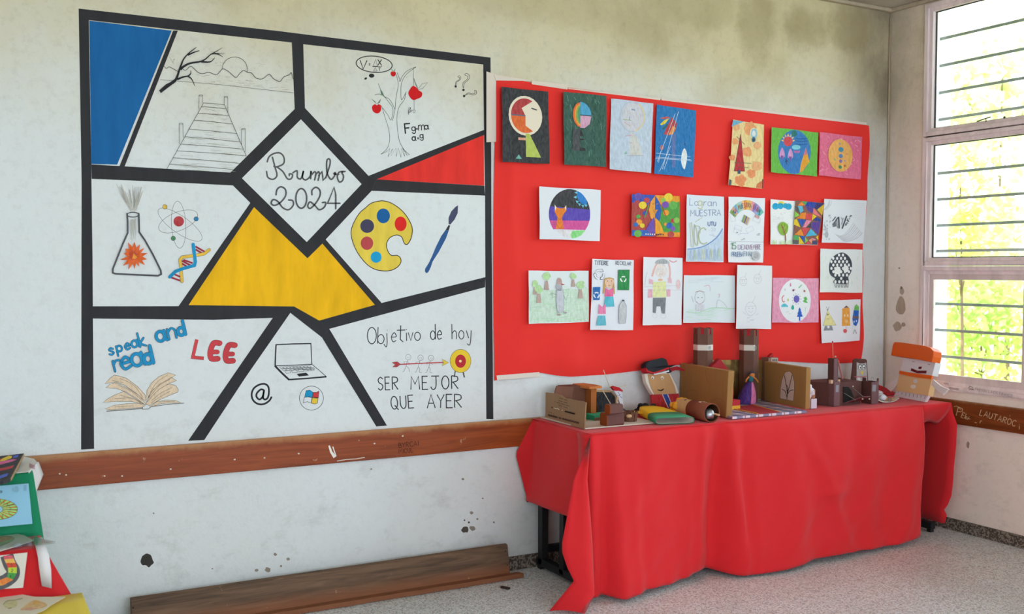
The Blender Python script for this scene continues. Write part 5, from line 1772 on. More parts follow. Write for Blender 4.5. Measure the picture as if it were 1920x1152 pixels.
# left fall, with its loose corner against the wall
PXL = Plane((-2.66, 0, 0), (-1, .04, 0))
hemL = [(1004, 947), (1016, 954), (1028, 960), (1042, 966), (1056, 972), (1075, 975)]
NVL = 18
rows = []
ycol = [YB + (YF - YB) * i / 12 for i in range(13)]
hz = [PXL.at(1003 + 86 * i / 12, 946 + 32 * i / 12) for i in range(13)]
for j in range(NVL + 1):
    v = j / NVL
    row = []
    fl = U(967, 852, 1, -.02)
    back_top = Vector((XL + .028, YB, TZ))
    back_bot = U(990, 943, 1, -.02)
    if v < .42:
        b = back_top.lerp(fl, v / .42)
    else:
        b = fl.lerp(back_bot, (v - .42) / .58)
    row.append(b)
    for i in range(13):
        f = i / 12
        top = Vector((XL + .03 * (1 - f), ycol[i], TZ))
        bot = Vector((-2.675 + .015 * (1 - f), ycol[i], hz[i].z))
        p = top.lerp(bot, v)
        p.x += -.008 * (1 - math.exp(-v * 10)) + .005 * noise.noise(Vector((f * 4, v * 3, 9)))
        row.append(p)
    rows.append(row)
m.grid(rows)
# gathered corner falling forward on to the floor
apex = Vector((XL - .004, YF - .004, TZ))
tongue = [((1076, 900), -.635, (1101, 900), -.640), ((1064, 965), -.65, (1107, 965), -.655), ((1054, 1018), -.66, (1111, 1020), -.668), ((1054, 1036), -.665, (1113, 1062), -.67),
          ((1064, 1066), -.665, (1114, 1094), -.675), ((1076, 1090), -.675, (1114, 1118), -.68)]
rows = [[apex.copy() for _ in range(7)]]
for (lp, ly, rp, ry) in tongue:
    a, b = U(lp[0], lp[1], 1, ly), U(rp[0], rp[1], 1, ry)
    row = []
    for k_ in range(7):
        t = k_ / 6
        p = a.lerp(b, t)
        p.y -= .035 * math.sin(math.pi * t) ** .8 * min(1, (TZ - p.z) / .5) - .012 * math.sin(2 * math.pi * t)
        p.z = max(p.z, .006)
        row.append(p)
    rows.append(row)
a, b = U(1030, 1146, 2, .006), U(1096, 1152, 2, .006)
rows.append([a.lerp(b, k_ / 6) + Vector((0, -.01 * math.sin(3.14 * k_ / 6), .012 * math.sin(3.14 * k_ / 6))) for k_ in range(7)])
m.grid(rows)
# right-hand fall between the desk and the window wall
PXR = Plane((-.115, 0, 0), (-1, 0, 0))
edge_r = [(1784, 757), (1790, 775), (1797, 796), (1795, 835), (1791, 872), (1789, 905), (1786, 930), (1780, 946), (1773, 956), (1778, 966), (1774, 982)]
ew = [PXR.at(*p) for p in edge_r]
ew[0] = Vector((XR, YF, TZ))
rows = []
for j, e in enumerate(ew):
    v = j / (len(ew) - 1)
    row = []
    for i in range(11):
        f = i / 10
        p = Vector((XR, YB, TZ + (.055 - TZ) * v)).lerp(e, f)
        p.x = XR + .012 * (1 - math.exp(-6 * v)) + .006 * math.sin(f * 9 + v * 2) * v
        row.append(p)
    rows.append(row)
m.grid(rows)
# the narrow fall of the top over its front edge beside the window
rows = []
for j in range(6):
    v = j / 5
    rows.append([Vector((XE + (XR - XE) * i / 8, YF + .10 * v ** 1.6, TZ - .13 * v - .012 * v * math.sin(i * .9))) for i in range(9)])
m.grid(rows)
cl = m.build('tablecloth', None, solid=.0014, merge=True)
tag(cl, 'red cloth draped to the floor over the long craft table', 'tablecloth')

# ================================================================== CRAFT WORK ON THE TABLE
TT = TZ + .004


def on(px, py, z=TT):
    return U(px, py, 2, z)


def vplane(a, b):
    """upright plane through two table points, facing the room"""
    a, b = Vector(a), Vector(b)
    d = b - a
    n = Vector((d.y, -d.x, 0))
    if n.dot(EYE - a) < 0:
        n = -n
    return Plane(a, n)


def slab(pl, pts, depth, mat, name, parent=None, bevel=0., crop=None, lift=0.):
    if crop:
        pts = [(crop[0] + x / crop[2], crop[1] + y / crop[2]) for x, y in pts]
    a = [pl.at(*p) + pl.n * lift for p in pts]
    m_ = MB(mat).prism(a, pl.n * -depth)
    for v in m_.v:
        v.z = max(v.z, TT)
    return m_.build(name, parent, bevel=bevel)


KRAFT = M('#a9825a', 'card')
KRAFT_L = M('#c7a57c', 'card')
CARD = M('#9c7d5e', 'card')
DKB = M('#4c2c22', 'card')
WHITE = M('#e8e6e2', 'paper')
REDP = M('#c4222c', 'paper')
OP_ = 1

# ---- 1. cardboard harbour scene
dio = tag(empty('cardboard_diorama', (-2.38, -.26, TT)), 'low cardboard scene with a printed box side and brown tower, left end of the table', 'model')
MB(M('#cfc6b6', 'card')).box((-2.598, -.478, TT), (-2.17, -.05, TT + .006)).build('base_board', dio)
TB = TT + .006
plL = vplane((-2.585, -.064, TT), (-2.604, -.478, TT))
Z1 = (1000, 680, 8.)
slab(plL, [(185, 450), (260, 458), (330, 468), (420, 500), (480, 535), (540, 545), (590, 560), (660, 575), (730, 582), (785, 602), (762, 1012), (560, 945), (350, 885), (180, 838)], .006, CARD, 'box_side', dio, crop=Z1)
A = Art(plL, 3)
A.crop(*Z1)
INKB = '#4a382c'
for (x0, y0, x1, y1, w) in ((378, 530, 515, 572, 9), (365, 570, 530, 612, 9), (325, 588, 565, 662, 9), (372, 635, 520, 685, 8), (232, 742, 320, 772, 7)):
    n = max(4, int((x1 - x0) / 14))
    for i in range(n):
        if (i * 7 + int(y0)) % 5:
            a, b = i / n, (i + .7) / n
            A.line([(x0 + (x1 - x0) * a, y0 + (y1 - y0) * a), (x0 + (x1 - x0) * b, y0 + (y1 - y0) * b)], w, INKB)
for i in range(26):
    if i not in (8, 11):
        a = i / 26
        x, y = 232 + 470 * a, 790 + 122 * a
        A.line([(x, y - 14), (x + 3, y + 14)], 12, INKB).line([(x, y + (10 if i % 2 else -8)), (x + 12, y + (13 if i % 2 else -5))], 8, INKB)
A.disc(293, 675, 9, 13, INKB, kind='flat').line([(485, 733), (632, 772)], 22, '#1c1511')
A.line([(325, 680), (350, 692), (375, 690), (400, 710)], 9, '#e4ddd0', sm=True).line([(440, 712), (452, 722)], 9, '#e4ddd0')
A.build('printed_text', dio)


def pxbox(c, lpx, rpx, tpx, mat, name, parent, z0=TB, bevel=.0, ry=None):
    """upright box: near bottom corner at picture point c, left side back to lpx, front to rpx, top at tpx"""
    B = U(c[0], c[1], 2, z0)
    yl = U(lpx, c[1], 0, B.x).y
    xr = U(rpx, c[1], 1, B.y).x
    zt = Plane(B, (0, -1, 0)).at(c[0], tpx).z
    return MB(mat).box((B.x, B.y, z0), (xr, yl if ry is None else ry, zt)).build(name, parent, bevel=bevel), (B, xr, yl, zt)


o_, t_ = pxbox((1108, 785), 1083, 1118, 729, M('#a8622c', 'card'), 'tower', dio)
B, xr, yl, zt = t_
MB(M('#c9793f', 'card')).prism([(B.x - .022, B.y - .018, zt), (xr + .02, B.y - .02, zt), (xr + .03, (B.y + yl) / 2, zt), (xr + .015, yl + .02, zt), (B.x - .02, yl + .02, zt), (B.x - .035, (B.y + yl) / 2, zt)], (0, 0, .012)).build('tower_lid', dio)
MB(M('#6d4536', 'card')).prism([(-2.53, -.16, TB), (-2.40, -.17, TB), (-2.405, -.10, TB), (-2.52, -.09, TB)], (0, 0, .165)).build('back_box', dio)
MB(M('#7a5040', 'card')).prism([U(1044, 724, 1, -.165), U(1076, 727, 1, -.175), U(1072, 748, 1, -.175), U(1040, 740, 1, -.165)], (0, .008, .0)).build('roof_flap', dio)
MB(M('#2fa27b', 'paper')).box((-2.43, -.30, TB), (-2.28, -.20, TB + .026)).build('green_strip', dio)
MB(M('#7c5a49', 'card')).box((-2.43, -.302, TB), (-2.28, -.299, TB + .016)).build('strip_edge', dio)
plA = Plane(on(1119, 781), (-.75, -1, 0))
slab(plA, [(912, 812), (910, 670), (918, 635), (938, 622), (958, 635), (972, 680), (972, 805)], .006, M('#4f3a2c', 'card'), 'arch_door', dio, crop=Z1)
slab(plA, [(912, 812), (910, 672), (918, 640), (935, 628), (946, 645), (955, 690), (955, 808)], .003, M('#1f1a17'), 'door_opening', dio, crop=Z1, lift=.002)
plB = Plane((-2.2, -.055, TB), (0, -1, 0))
slab(plB, [(940, 405), (1180, 425), (1235, 500), (1235, 745), (935, 745)], .012, KRAFT_L, 'back_panel', dio, crop=Z1)
slab(plB, [(948, 442), (1165, 448), (1222, 520), (1225, 742), (940, 745)], .002, M('#20242c', 'crayon'), 'night_picture', dio, crop=Z1, lift=.003)
LOGB, LOGE = M('#6b4a45', 'card'), M('#8e4417', 'card')


def log(c, lpx, rpx, tpx, z0, name):
    B = U(c[0], c[1], 2, z0)
    e = U(rpx, c[1] - 1, 1, B.y + .02)
    zt = Plane(B, (0, -1, 0)).at(c[0], tpx).z
    h = zt - z0
    w = (U(lpx, c[1], 0, B.x).y - B.y)
    prof = [(w * a, h * b) for a, b in ((0, .12), (.1, 0), (.9, 0), (1, .12), (1, .85), (.85, 1), (.15, 1), (0, .85))]
    MB(LOGB).prism([(B.x, B.y + a, z0 + b) for a, b in prof], (e.x - B.x, 0, 0)).build(name, dio)
    MB(LOGE).prism([(B.x - .004, B.y + a, z0 + b) for a, b in prof], (.004, 0, 0)).build('log_end', dio)
    return zt


zl = log((1139, 800), 1126, 1166, 776, TB, 'log')
log((1145, 778), 1135, 1164, 760, zl, 'log')
# small basket of bits by the logs
m = MB(M('#6e4a38', 'card'))
c = on(1181, 790, TB)
for i in range(10):
    t = 2 * math.pi * i / 10
    m.beam(c + Vector((.032 * math.cos(t), .032 * math.sin(t), 0)), c + Vector((.04 * math.cos(t), .04 * math.sin(t), .05)), .018, .004, (math.cos(t), math.sin(t), 0))
m.build('basket', dio)
m = MB()
for i, cc in enumerate(['#c98a5a', '#e8e2d8', '#b9653f', '#8a5a44', '#d9b48a', '#5a3a30']):
    q = random.Random(i)
    m.mat(M(cc, 'paper')).ball(c + Vector((q.uniform(-.05, .04), q.uniform(-.04, .03), .02 + q.random() * .03)), .013, 8, (1.3, 1, .7), .3)
m.build('paper_scraps', dio)

# ---- 2. paper figure with a red cap and skewers
fig = tag(empty('paper_figure', (-2.12, -.10, TT)), 'small white paper figure in a red cap with thin sticks, behind the stacked logs', 'puppet')
plF = Plane((-2.12, -.115, TT), (-.2, -1, 0))
Z4 = (1120, 690, 10.475)
slab(plF, [(325, 455), (400, 445), (500, 470), (490, 560), (505, 680), (525, 770), (500, 810), (470, 790), (430, 650), (370, 520)], .02, M('#dcdfea', 'paper'), 'body', fig, crop=Z4)
slab(plF, [(280, 385), (340, 365), (420, 385), (490, 440), (495, 470), (420, 448), (330, 450)], .03, REDP, 'cap', fig, crop=Z4, lift=.006)
slab(plF, [(385, 540), (415, 580), (395, 660), (370, 710), (362, 650)], .012, M('#c9a987', 'paper'), 'arm', fig, crop=Z4, lift=.004)
slab(plF, [(440, 790), (520, 800), (575, 840), (560, 862), (430, 862)], .03, M('#4d5560', 'paper'), 'feet', fig, crop=Z4)
A = Art(plF, 8)
A.crop(*Z4)
for i in range(12):
    q = random.Random(i)
    A.disc(q.uniform(390, 485), q.uniform(480, 600), 7, 9, '#6f78b0', kind='flat')
A.build('dotted_pattern', fig)
m = MB(M('#d7c8b0', 'card'))
m.tube([U(1144, 729, 1, -.13), U(1131.5, 694, 1, -.12)], .0022, 6).build('stick', fig)
MB(M('#d7c8b0', 'card')).tube([U(1146, 760, 1, -.17), U(1129, 731, 1, -.17)], .0022, 6).build('stick', fig)
MB(M('#d7c8b0', 'card')).tube([U(1162, 726, 1, -.11), U(1174, 723, 1, -.06)], .0016, 6).build('stick', fig)

# ---- 3. big cardboard face with a cap, leaning on the wall
face = tag(empty('face_puppet', (-1.93, -.1, TT)), 'cardboard face puppet with black and red cap leaning on the wall', 'puppet')
plP = Plane((-1.93, -.12, TT), (0, -1, .22))
Z2 = (1170, 610, 5.76)
slab(plP, [(300, 745), (590, 735), (625, 860), (640, 950), (330, 950), (310, 840)], .02, M('#c3202b', 'crayon'), 'body', face, crop=Z2, bevel=.003)
slab(plP, [(405, 740), (470, 738), (535, 905), (480, 910)], .002, M('#e9e6e4', 'paper'), 'tie_edge', face, crop=Z2, lift=.001)
slab(plP, [(418, 750), (462, 748), (528, 900), (488, 905)], .002, M('#1d46a6', 'crayon'), 'tie', face, crop=Z2, lift=.003)
slab(plP, [(208, 528), (480, 520), (520, 590), (555, 660), (580, 742), (300, 752), (260, 690), (225, 620)], .03, M('#e4ddd4', 'paper'), 'head', face, crop=Z2, lift=.012, bevel=.003)
slab(plP, [(240, 535), (470, 528), (500, 590), (530, 665), (548, 740), (312, 750), (280, 690), (255, 620)], .002, M('#c79a6c', 'card'), 'skin', face, crop=Z2, lift=.0145)
A = Art(Plane(plP.p + plP.n * .0148, plP.n), 2)
A.crop(*Z2)
for x in (310, 413):
    A.disc(x, 568, 15, 17, '#efeae2', kind='paper').disc(x - 2, 574, 6, 8, '#2b2320', kind='flat')
    A.build('painted_eye', face)
    A = Art(Plane(plP.p + plP.n * .0148, plP.n), 2)
    A.crop(*Z2)
A.poly([(355, 692), (395, 700), (432, 682), (425, 705), (395, 714), (370, 706)], '#3c2c22', 'flat')
A.build('painted_mouth', face)
slab(plP, [(195, 470), (200, 420), (230, 395), (380, 360), (420, 375), (442, 430), (440, 475), (400, 490), (290, 525), (220, 500)], .05, M('#23252b', 'flat'), 'cap', face, crop=Z2, lift=.034, bevel=.006)
slab(plP, [(196, 470), (215, 498), (270, 518), (300, 515), (440, 462), (445, 482), (300, 532), (262, 530), (205, 512)], .05, M('#c01f2c', 'paper'), 'cap_band', face, crop=Z2, lift=.037)
slab(plP, [(285, 535), (320, 525), (370, 520), (450, 492), (452, 512), (390, 525), (300, 548)], .01, M('#dfe3ea', 'paper'), 'hair_trim', face, crop=Z2, lift=.03)
slab(plP, [(435, 455), (470, 465), (560, 447), (640, 480), (640, 498), (590, 490), (540, 490), (480, 515), (450, 520)], .006, M('#a81c28', 'paper'), 'scarf', face, crop=Z2, lift=.012)
slab(plP, [(440, 460), (470, 475), (485, 515), (455, 525), (438, 495)], .012, M('#23252b', 'flat'), 'knot', face, crop=Z2, lift=.024)

# ---- 4. yellow and green paper bag puppet lying down
bag = tag(empty('paper_bag_puppet', (-1.99, -.28, TT)), 'flattened yellow and green paper puppet with black hair lying on its side', 'puppet')


def loft(m, axis, n=20, cap=True):
    """axis: list of (centre, half width vector, half height, power)"""
    rows = []
    for c, hw, hh in axis:
        c, hw = Vector(c), Vector(hw)
        row = []
        for k_ in range(n + 1):
            t = 2 * math.pi * k_ / n
            ca, sa = math.cos(t), math.sin(t)
            sq = lambda v: math.copysign(abs(v) ** .42, v)
            row.append(c + hw * sq(ca) + Vector((0, 0, hh * sq(sa))))
        rows.append(row)
    m.grid(rows)
    if cap:
        m.add(rows[0][:-1], [tuple(range(n))])
    return rows


pa, pb = on(1215, 769, TT + .026), on(1266, 789, TT + .018)
ax = (pb - pa)
side = Vector((ax.y, -ax.x, 0)).normalized()
rings = [(pa, side * .05, .022), (pa + ax * .18, side * .075, .024), (pa + ax * .62, side * .092, .021)]
m = MB(M('#f0c51c', 'paper'))
loft(m, rings)
m.build('yellow_body', bag)
m = MB(M('#3f9d74', 'paper'))
loft(m, [(pa + ax * .62, side * .0925, .0215), (pa + ax * .86, side * .099, .019), (pb, side * .104, .016)], cap=False)
m.build('green_band', bag, solid=.0012)
m = MB(M('#e2ded6', 'paper'))
loft(m, [(pa + ax * .3, side * .075, .018), (pa + ax * .66, side * .09, .018), (pb - ax * .01, side * .1015, .0145)])
m.build('lining', bag)
m = MB(M('#1b1a1c', 'flat'))
for i in range(16):
    q = random.Random(i + 2)
    m.ball(pa - ax * q.uniform(.02, .14) + side * q.uniform(-.05, .05) + Vector((0, 0, q.uniform(-.012, .022))), .016, 8, (1.2, 1, .8), .4)
m.build('hair', bag)
for s_ in (-1, 1):
    p0 = pa + ax * .15 + side * (.075 * s_)
    MB(M('#e9bd24' if s_ > 0 else '#c99a5c', 'paper')).prism([p0, p0 + ax * .2, p0 + ax * .12 + side * (.035 * s_), p0 - ax * .03 + side * (.04 * s_)], (0, 0, .006)).build('arm', bag)

# ---- 5. brown tube puppet
tub = tag(empty('tube_puppet', (-1.82, -.35, TT)), 'brown cardboard tube puppet lying on its side with a stick and foil inside', 'puppet')
R_ = .046
q0, q1 = U(1277, 763, 2, TT + R_), U(1335, 775, 2, TT + R_)
d_ = (q1 - q0).normalized()


def cyl(m, a, b, r0, r1, n=28):
    u = d_.cross(Vector((0, 0, 1))).normalized()
    rows = [[p + u * (r * math.cos(2 * math.pi * k_ / n)) + Vector((0, 0, 1)) * (r * math.sin(2 * math.pi * k_ / n)) for k_ in range(n + 1)] for p, r in ((a, r0), (b, r1))]
    m.grid(rows)


qa = q0.lerp(q1, .40)
m = MB(M('#d0a877', 'card'))
cyl(m, q0, qa, R_, R_)
m.add([q0 + Vector((0, 0, 0)), ], [])
m.build('head', tub)
m = MB(M('#8a4a34', 'card'))
cyl(m, qa, q1, R_ + .001, R_ + .001)
m.build('tube_body', tub, solid=.003)
m = MB(M('#57351f', 'card'))
cyl(m, qa, q1 - d_ * .001, R_ - .003, R_ - .003)
m.build('tube_lining', tub)
m = MB(M('#e8a02a', 'paper'))
for i in range(18):
    q = random.Random(i + 30)
    t = q.uniform(0, 6.28)
    m.ball(q0 - d_ * q.uniform(-.02, .035) + Vector((.045 * math.cos(t) * d_.y, -.045 * math.cos(t) * d_.x, .036 * math.sin(t))), .017, 8, (1, 1, .9), .5)
for i in range(9):
    q = random.Random(i + 60)
    p = on(1263 + q.uniform(-4, 14), 769 + q.uniform(-3, 4), TT + .016)
    m.ball(p, .018, 8, (1.2, 1, .8), .5)
m.build('crumpled_hair', tub)
m = MB(M('#b4b8c0', 'metal', .35))
m.ball(q1 - d_ * .02 + Vector((-.004, 0, -.008)), .028, 14, (1, 1, 1), .35)
m.build('foil_ball', tub)
m = MB(M('#c79a72', 'card')).tube([q1 - d_ * .02, U(1349, 779, 1, q1.y - .03)], .005, 8)
m.build('stick', tub)
m = MB(M('#e7d9c3', 'paper')).prism([q0.lerp(q1, .66) + Vector((-.018, 0, R_ + .0005)), q0.lerp(q1, .66) + Vector((.012, -.012, R_ + .0005)), q0.lerp(q1, .76) + Vector((.016, -.004, R_ - .002)), q0.lerp(q1, .76) + Vector((-.012, .006, R_ - .002))], (0, 0, .002))
m.build('paper_patch', tub)
m = MB(M('#5d452f', 'flat')).ball(q0.lerp(q1, .18) + Vector((-.012, -.010, R_ - .003)), .009, 8, (1.3, .7, .4)).ball(q0.lerp(q1, .2) + Vector((.012, -.004, R_ - .002)), .006, 8, (1.3, .7, .4))
m.build('painted_eye', tub)

# ---- 6. paper castle room
cas = tag(empty('paper_castle', (-1.45, -.3, TT)), 'brown paper castle room with two tall towers and a plaid floor, centre of the table', 'model')
k = NT('plaid_paper')
x, y, z = k.sep(k.coords())
def band(c, per, lo, hi, off=0.):
    f = k.math('FRACT', k.math('MULTIPLY', k.math('ADD', c, 10 + off), 1 / per))
    return k.math('MULTIPLY', k.math('GREATER_THAN', f, lo), k.math('LESS_THAN', f, hi))
col = k.mix(k.math('MULTIPLY', band(x, .09, .1, .55), .75), lin('#d9d6e4'), lin('#4b4f86'))
col = k.mix(k.math('MULTIPLY', band(y, .09, .1, .55), .55), col, lin('#474a80'))
col = k.mix(k.math('MULTIPLY', band(x, .09, .7, .78), .8), col, lin('#b03a48'))
col = k.mix(k.math('MULTIPLY', band(y, .09, .7, .78), .8), col, lin('#b03a48'))
k.base(col)
PLAID = k.m
FLR = [on(1371, 788), on(1512, 776), on(1432, 759), on(1330, 768)]
FLR = [Vector((-1.742, -.545, TT)), Vector((-1.225, -.548, TT)), Vector((-1.135, -.10, TT)), Vector((-1.66, -.06, TT))]
MB(PLAID).prism(FLR, (0, 0, .012)).build('plaid_floor', cas)
FZ = TT + .012
KP = M('#a67c48', 'card')
plC = vplane((-1.665, -.035, FZ), (-1.752, -.545, FZ))
lp = [plC.at(1275, 681), plC.at(1366, 696), plC.at(1361, 787), plC.at(1274.5, 759)]
lp[2].z = lp[3].z = TT + .001
MB(KP).prism(lp, plC.n * -.036).build('left_wall', cas, bevel=.004)
e0, e1 = lp[1], lp[2]
A = Art(plC, 2)
A.crop(*Z2)
for pts in ([(880, 480), (890, 560), (905, 620)], [(640, 740), (720, 700), (800, 720)], [(900, 860), (1000, 790), (1080, 830)]):
    A.line(pts, 3, '#8d6537', sm=True)
    A.build('crease_mark', cas)
    A = Art(plC, 2)
    A.crop(*Z2)
plD = Plane((-1.4, -.045, FZ), (0, -1, 0))
g_ = [plD.at(1310, 676), plD.at(1434, 675), plD.at(1434, 758), plD.at(1310, 766)]
g_[2].z = g_[3].z = FZ
rows = []
for j in range(10):
    row = []
    for i in range(16):
        p = g_[0].lerp(g_[1], i / 15).lerp(g_[3].lerp(g_[2], i / 15), j / 9)
        p.y += .007 * noise.noise(Vector((i * .8, j * .8, 4)))
        row.append(p)
    rows.append(row)
MB(M('#c2a66a', 'metal', .42)).grid(rows, False).build('gold_back_wall', cas, solid=.004)
plE = vplane((-1.125, -.10, FZ), (-1.197, -.53, FZ))
Z3 = (1340, 600, 5.76)
r_ = [plE.at(1433, 678), plE.at(1512, 690), plE.at(1510, 773), plE.at(1433, 758)]
r_[2].z = r_[3].z = FZ
MB(KP).prism(r_, plE.n * -.03).build('right_wall', cas, bevel=.004)
A = Art(plE, 3)
A.crop(*Z3)
A.poly([(705, 850), (710, 740), (722, 670), (745, 590), (770, 562), (815, 556), (840, 590), (862, 680), (862, 760), (850, 880)], '#d3bcb0', 'paper').line([(705, 850), (710, 740), (722, 670), (745, 590), (770, 562), (815, 556), (840, 590), (862, 680), (862, 760), (850, 880)], 4, '#5d4a3c', True)
for pts in ([(778, 860), (785, 800), (770, 690), (752, 590)], [(785, 800), (815, 690), (835, 595)], [(778, 830), (760, 770), (725, 750)], [(782, 815), (815, 765), (855, 760)], [(785, 800), (790, 730), (765, 695)]):
    A.line(pts, 7, '#2f2626', sm=True)
A.build('window_picture', cas)
TWB = M('#6d4c40', 'card')


def hexa(c, r, z0, z1, rot=.3):
    return [Vector((c.x + r * math.cos(rot + math.pi / 3 * i), c.y + r * math.sin(rot + math.pi / 3 * i), z0)) for i in range(6)]


def tower(cx, cy, lpx, rpx, tpx, band_px, label_marks):
    c = Vector((cx, cy, FZ))
    dist = (c - EYE).dot(-ROT.col[2])
    r = (rpx - lpx) / F * dist / 2
    pl = Plane((cx, cy - r * .5, 0), (0, -1, 0))
    mid = (lpx + rpx) / 2
    zt = pl.at(mid, tpx).z
    ch = .035
    m = MB(TWB)
    lo, hi = hexa(c, r, FZ, zt), hexa(c, r, zt - ch, zt)
    for i in range(6):
        a, b = lo[i], lo[(i + 1) % 6]
        at, bt = hi[i], hi[(i + 1) % 6]
        m.add([a, b, bt, at], [(0, 1, 2, 3)])
        # two crenels to a side
        for f0, f1 in ((0, .28), (.62, 1.)):
            m.add([at.lerp(bt, f0), at.lerp(bt, f1), at.lerp(bt, f1) + Vector((0, 0, ch)), at.lerp(bt, f0) + Vector((0, 0, ch))], [(0, 1, 2, 3)])
    t = m.build('tower', cas, solid=.003)
    m = MB(M('#b81f2b', 'paper'))
    ins = hexa(c, r * .94, zt - ch * 1.4, 0)
    for i in range(6):
        a, b = ins[i], ins[(i + 1) % 6]
        m.add([a, b, b + Vector((0, 0, ch * 1.3)), a + Vector((0, 0, ch * 1.3))], [(0, 1, 2, 3)])
    m.add(ins, [tuple(range(6))])
    m.build('tower_lining', t)
    zb0, zb1 = pl.at(mid, band_px[1]).z, pl.at(mid, band_px[0]).z
    m = MB(M('#dcd6ce', 'paper'))
    bb = hexa(c, r * 1.03, zb0, 0)
    for i in range(6):
        a, b = bb[i], bb[(i + 1) % 6]
        m.add([a, b, b + Vector((0, 0, zb1 - zb0)), a + Vector((0, 0, zb1 - zb0))], [(0, 1, 2, 3)])
    bo = m.build('paper_band', t)
    # scrawl on the band face turned to the room
    i = 4
    a, b = bb[4], bb[5]
    u = (b - a).normalized()
    S_ = Local(a + Vector((0, 0, zb1 - zb0)), u, Vector((0, 0, -1)))
    if S_.n.dot(EYE - a) < 0:
        S_.n = -S_.n
    A = Art(S_, 6)
    L__ = (b - a).length
    A.text(label_marks, L__ * .08, (zb1 - zb0) * .85, (zb1 - zb0) * .62, .0022, '#8f9a96', 0, sp=.14, wd=L__ / (zb1 - zb0) * .28)
    A.build('scrawl', bo)


tower(-1.592, -.125, 1285.5, 1321, 616, (647.5, 658), 'RAPU')
tower(-1.235, -.10, 1400, 1434, 618.5, (646.5, 657), 'RAPU')
MB(M('#b3323a', 'card')).prism([on(1366, 766, FZ), on(1411, 760, FZ), on(1462, 774, FZ), on(1421, 777, FZ)], (0, 0, .003)).build('carpet', cas)
for a, b in (((1366, 766), (1421, 777)), ((1411, 760), (1462, 774))):
    MB(M('#e2a03c', 'paper')).beam(on(*a, FZ) + Vector((0, 0, .003)), on(*b, FZ) + Vector((0, 0, .003)), .008, .003).build('carpet_border', cas)
# red peaked throne behind the left wall
plT = Plane((-1.55, -.22, FZ), (-.3, -1, 0))
th = [plT.at(1333, 690), plT.at(1350, 673), plT.at(1368, 696), plT.at(1376, 735), plT.at(1374, 750), plT.at(1336, 752)]
th[-1].z = th[-2].z = FZ
MB(M('#a92832', 'paper')).prism(th, (0, .03, 0)).build('peaked_throne', cas)
MB(M('#c2303a', 'paper')).box((-1.60, -.33, FZ), (-1.50, -.22, FZ + .05)).build('throne_seat', cas)
MB(M('#e8b23a', 'paper')).box((-1.60, -.332, FZ), (-1.50, -.330, FZ + .02)).build('throne_trim', cas)

# doll in a gown
dol = tag(empty('doll', on(1399, 758, FZ)), 'tiny doll in a purple and pink gown standing on the plaid floor', 'doll')
dc = on(1399, 757.5, FZ)
pld = Plane(dc, (0, -1, 0))
zw, zh = pld.at(1405, 716).z, pld.at(1411, 704).z
hx = pld.at(1410, 704).x
wx = pld.at(1407, 716).x


def skirt(mat, a0, a1, name):
    m = MB(mat)
    rows = []
    for j in range(9):
        v = j / 8
        c = Vector((wx + (dc.x - wx) * v ** .7, dc.y, zw + (FZ + .002 - zw) * v))
        r = .013 + .042 * math.sin(min(1, v * 1.15) * 1.45) ** .8
        rows.append([c + Vector((r * math.cos(a), r * .9 * math.sin(a), 0)) for a in [a0 + (a1 - a0) * i / 12 for i in range(13)]])
    m.grid(rows)
    m.build(name, dol, solid=.001)


skirt(M('#4b2482', 'crayon'), math.radians(60), math.radians(258), 'gown')
skirt(M('#e07ab0', 'crayon'), math.radians(258), math.radians(420), 'gown_front')
m = MB(M('#2c6f7e', 'paper')).tube([(wx, dc.y, zw - .004), (wx + .003, dc.y, zw + .022), (hx - .001, dc.y, zw + .036)], [.013, .016, .008], 10)
m.build('bodice', dol)
SKN = M('#d9843f', 'flat')
m = MB(SKN).ball((hx, dc.y, zh), .0165, 12, (1, 1, 1.1)).tube([(hx - .001, dc.y, zw + .03), (hx, dc.y, zh)], .006, 8)
m.build('head', dol)
m = MB(M('#3a3c58', 'flat')).ball((hx + .002, dc.y + .004, zh + .008), .018, 12, (1, .95, .8))
m.build('hair', dol)
for s_, e_ in ((-1, (-.03, -.008, -.028)), (1, (.032, -.014, -.034))):
    b0 = Vector((wx + .002 + .013 * s_, dc.y, zw + .028))
    MB(SKN).tube([b0, b0 + Vector((e_[0] * .7, -.004, -.014)), b0 + Vector(e_)], [.005, .0045, .004], 8).build('arm', dol)

# small grey house behind the castle's right wall
hs = tag(empty('paper_house', (-1.02, -.06, TT)), 'grey paper house with a red roof peeping over the right castle wall', 'model')
plH = Plane((-1.0, -.10, TT), (0, -1, 0))
zt = plH.at(1450, 671).z
xa, xb = max(-1.085, plH.at(1433, 671).x), plH.at(1458.5, 671).x
MB(M('#8d6a5a', 'card')).box((xa, -.10, TT), (xb, -.04, zt)).build('wall', hs)
A = Art(plH, 3)
A.crop(*Z3)
A.poly([(610, 408), (684, 412), (684, 455), (610, 452)], '#b9aa9c', 'paper')
for i in range(3):
    A.poly([(624 + 19 * i, 424), (637 + 19 * i, 425), (637 + 19 * i, 448), (624 + 19 * i, 447)], '#5d5a58', 'flat')
A.build('window_picture', hs)
slab(Plane((-1.0, -.08, TT), (0, -1, 0)), [(585, 402), (625, 362), (636, 405)], .02, M('#b52a2c', 'paper'), 'roof', hs, crop=Z3)

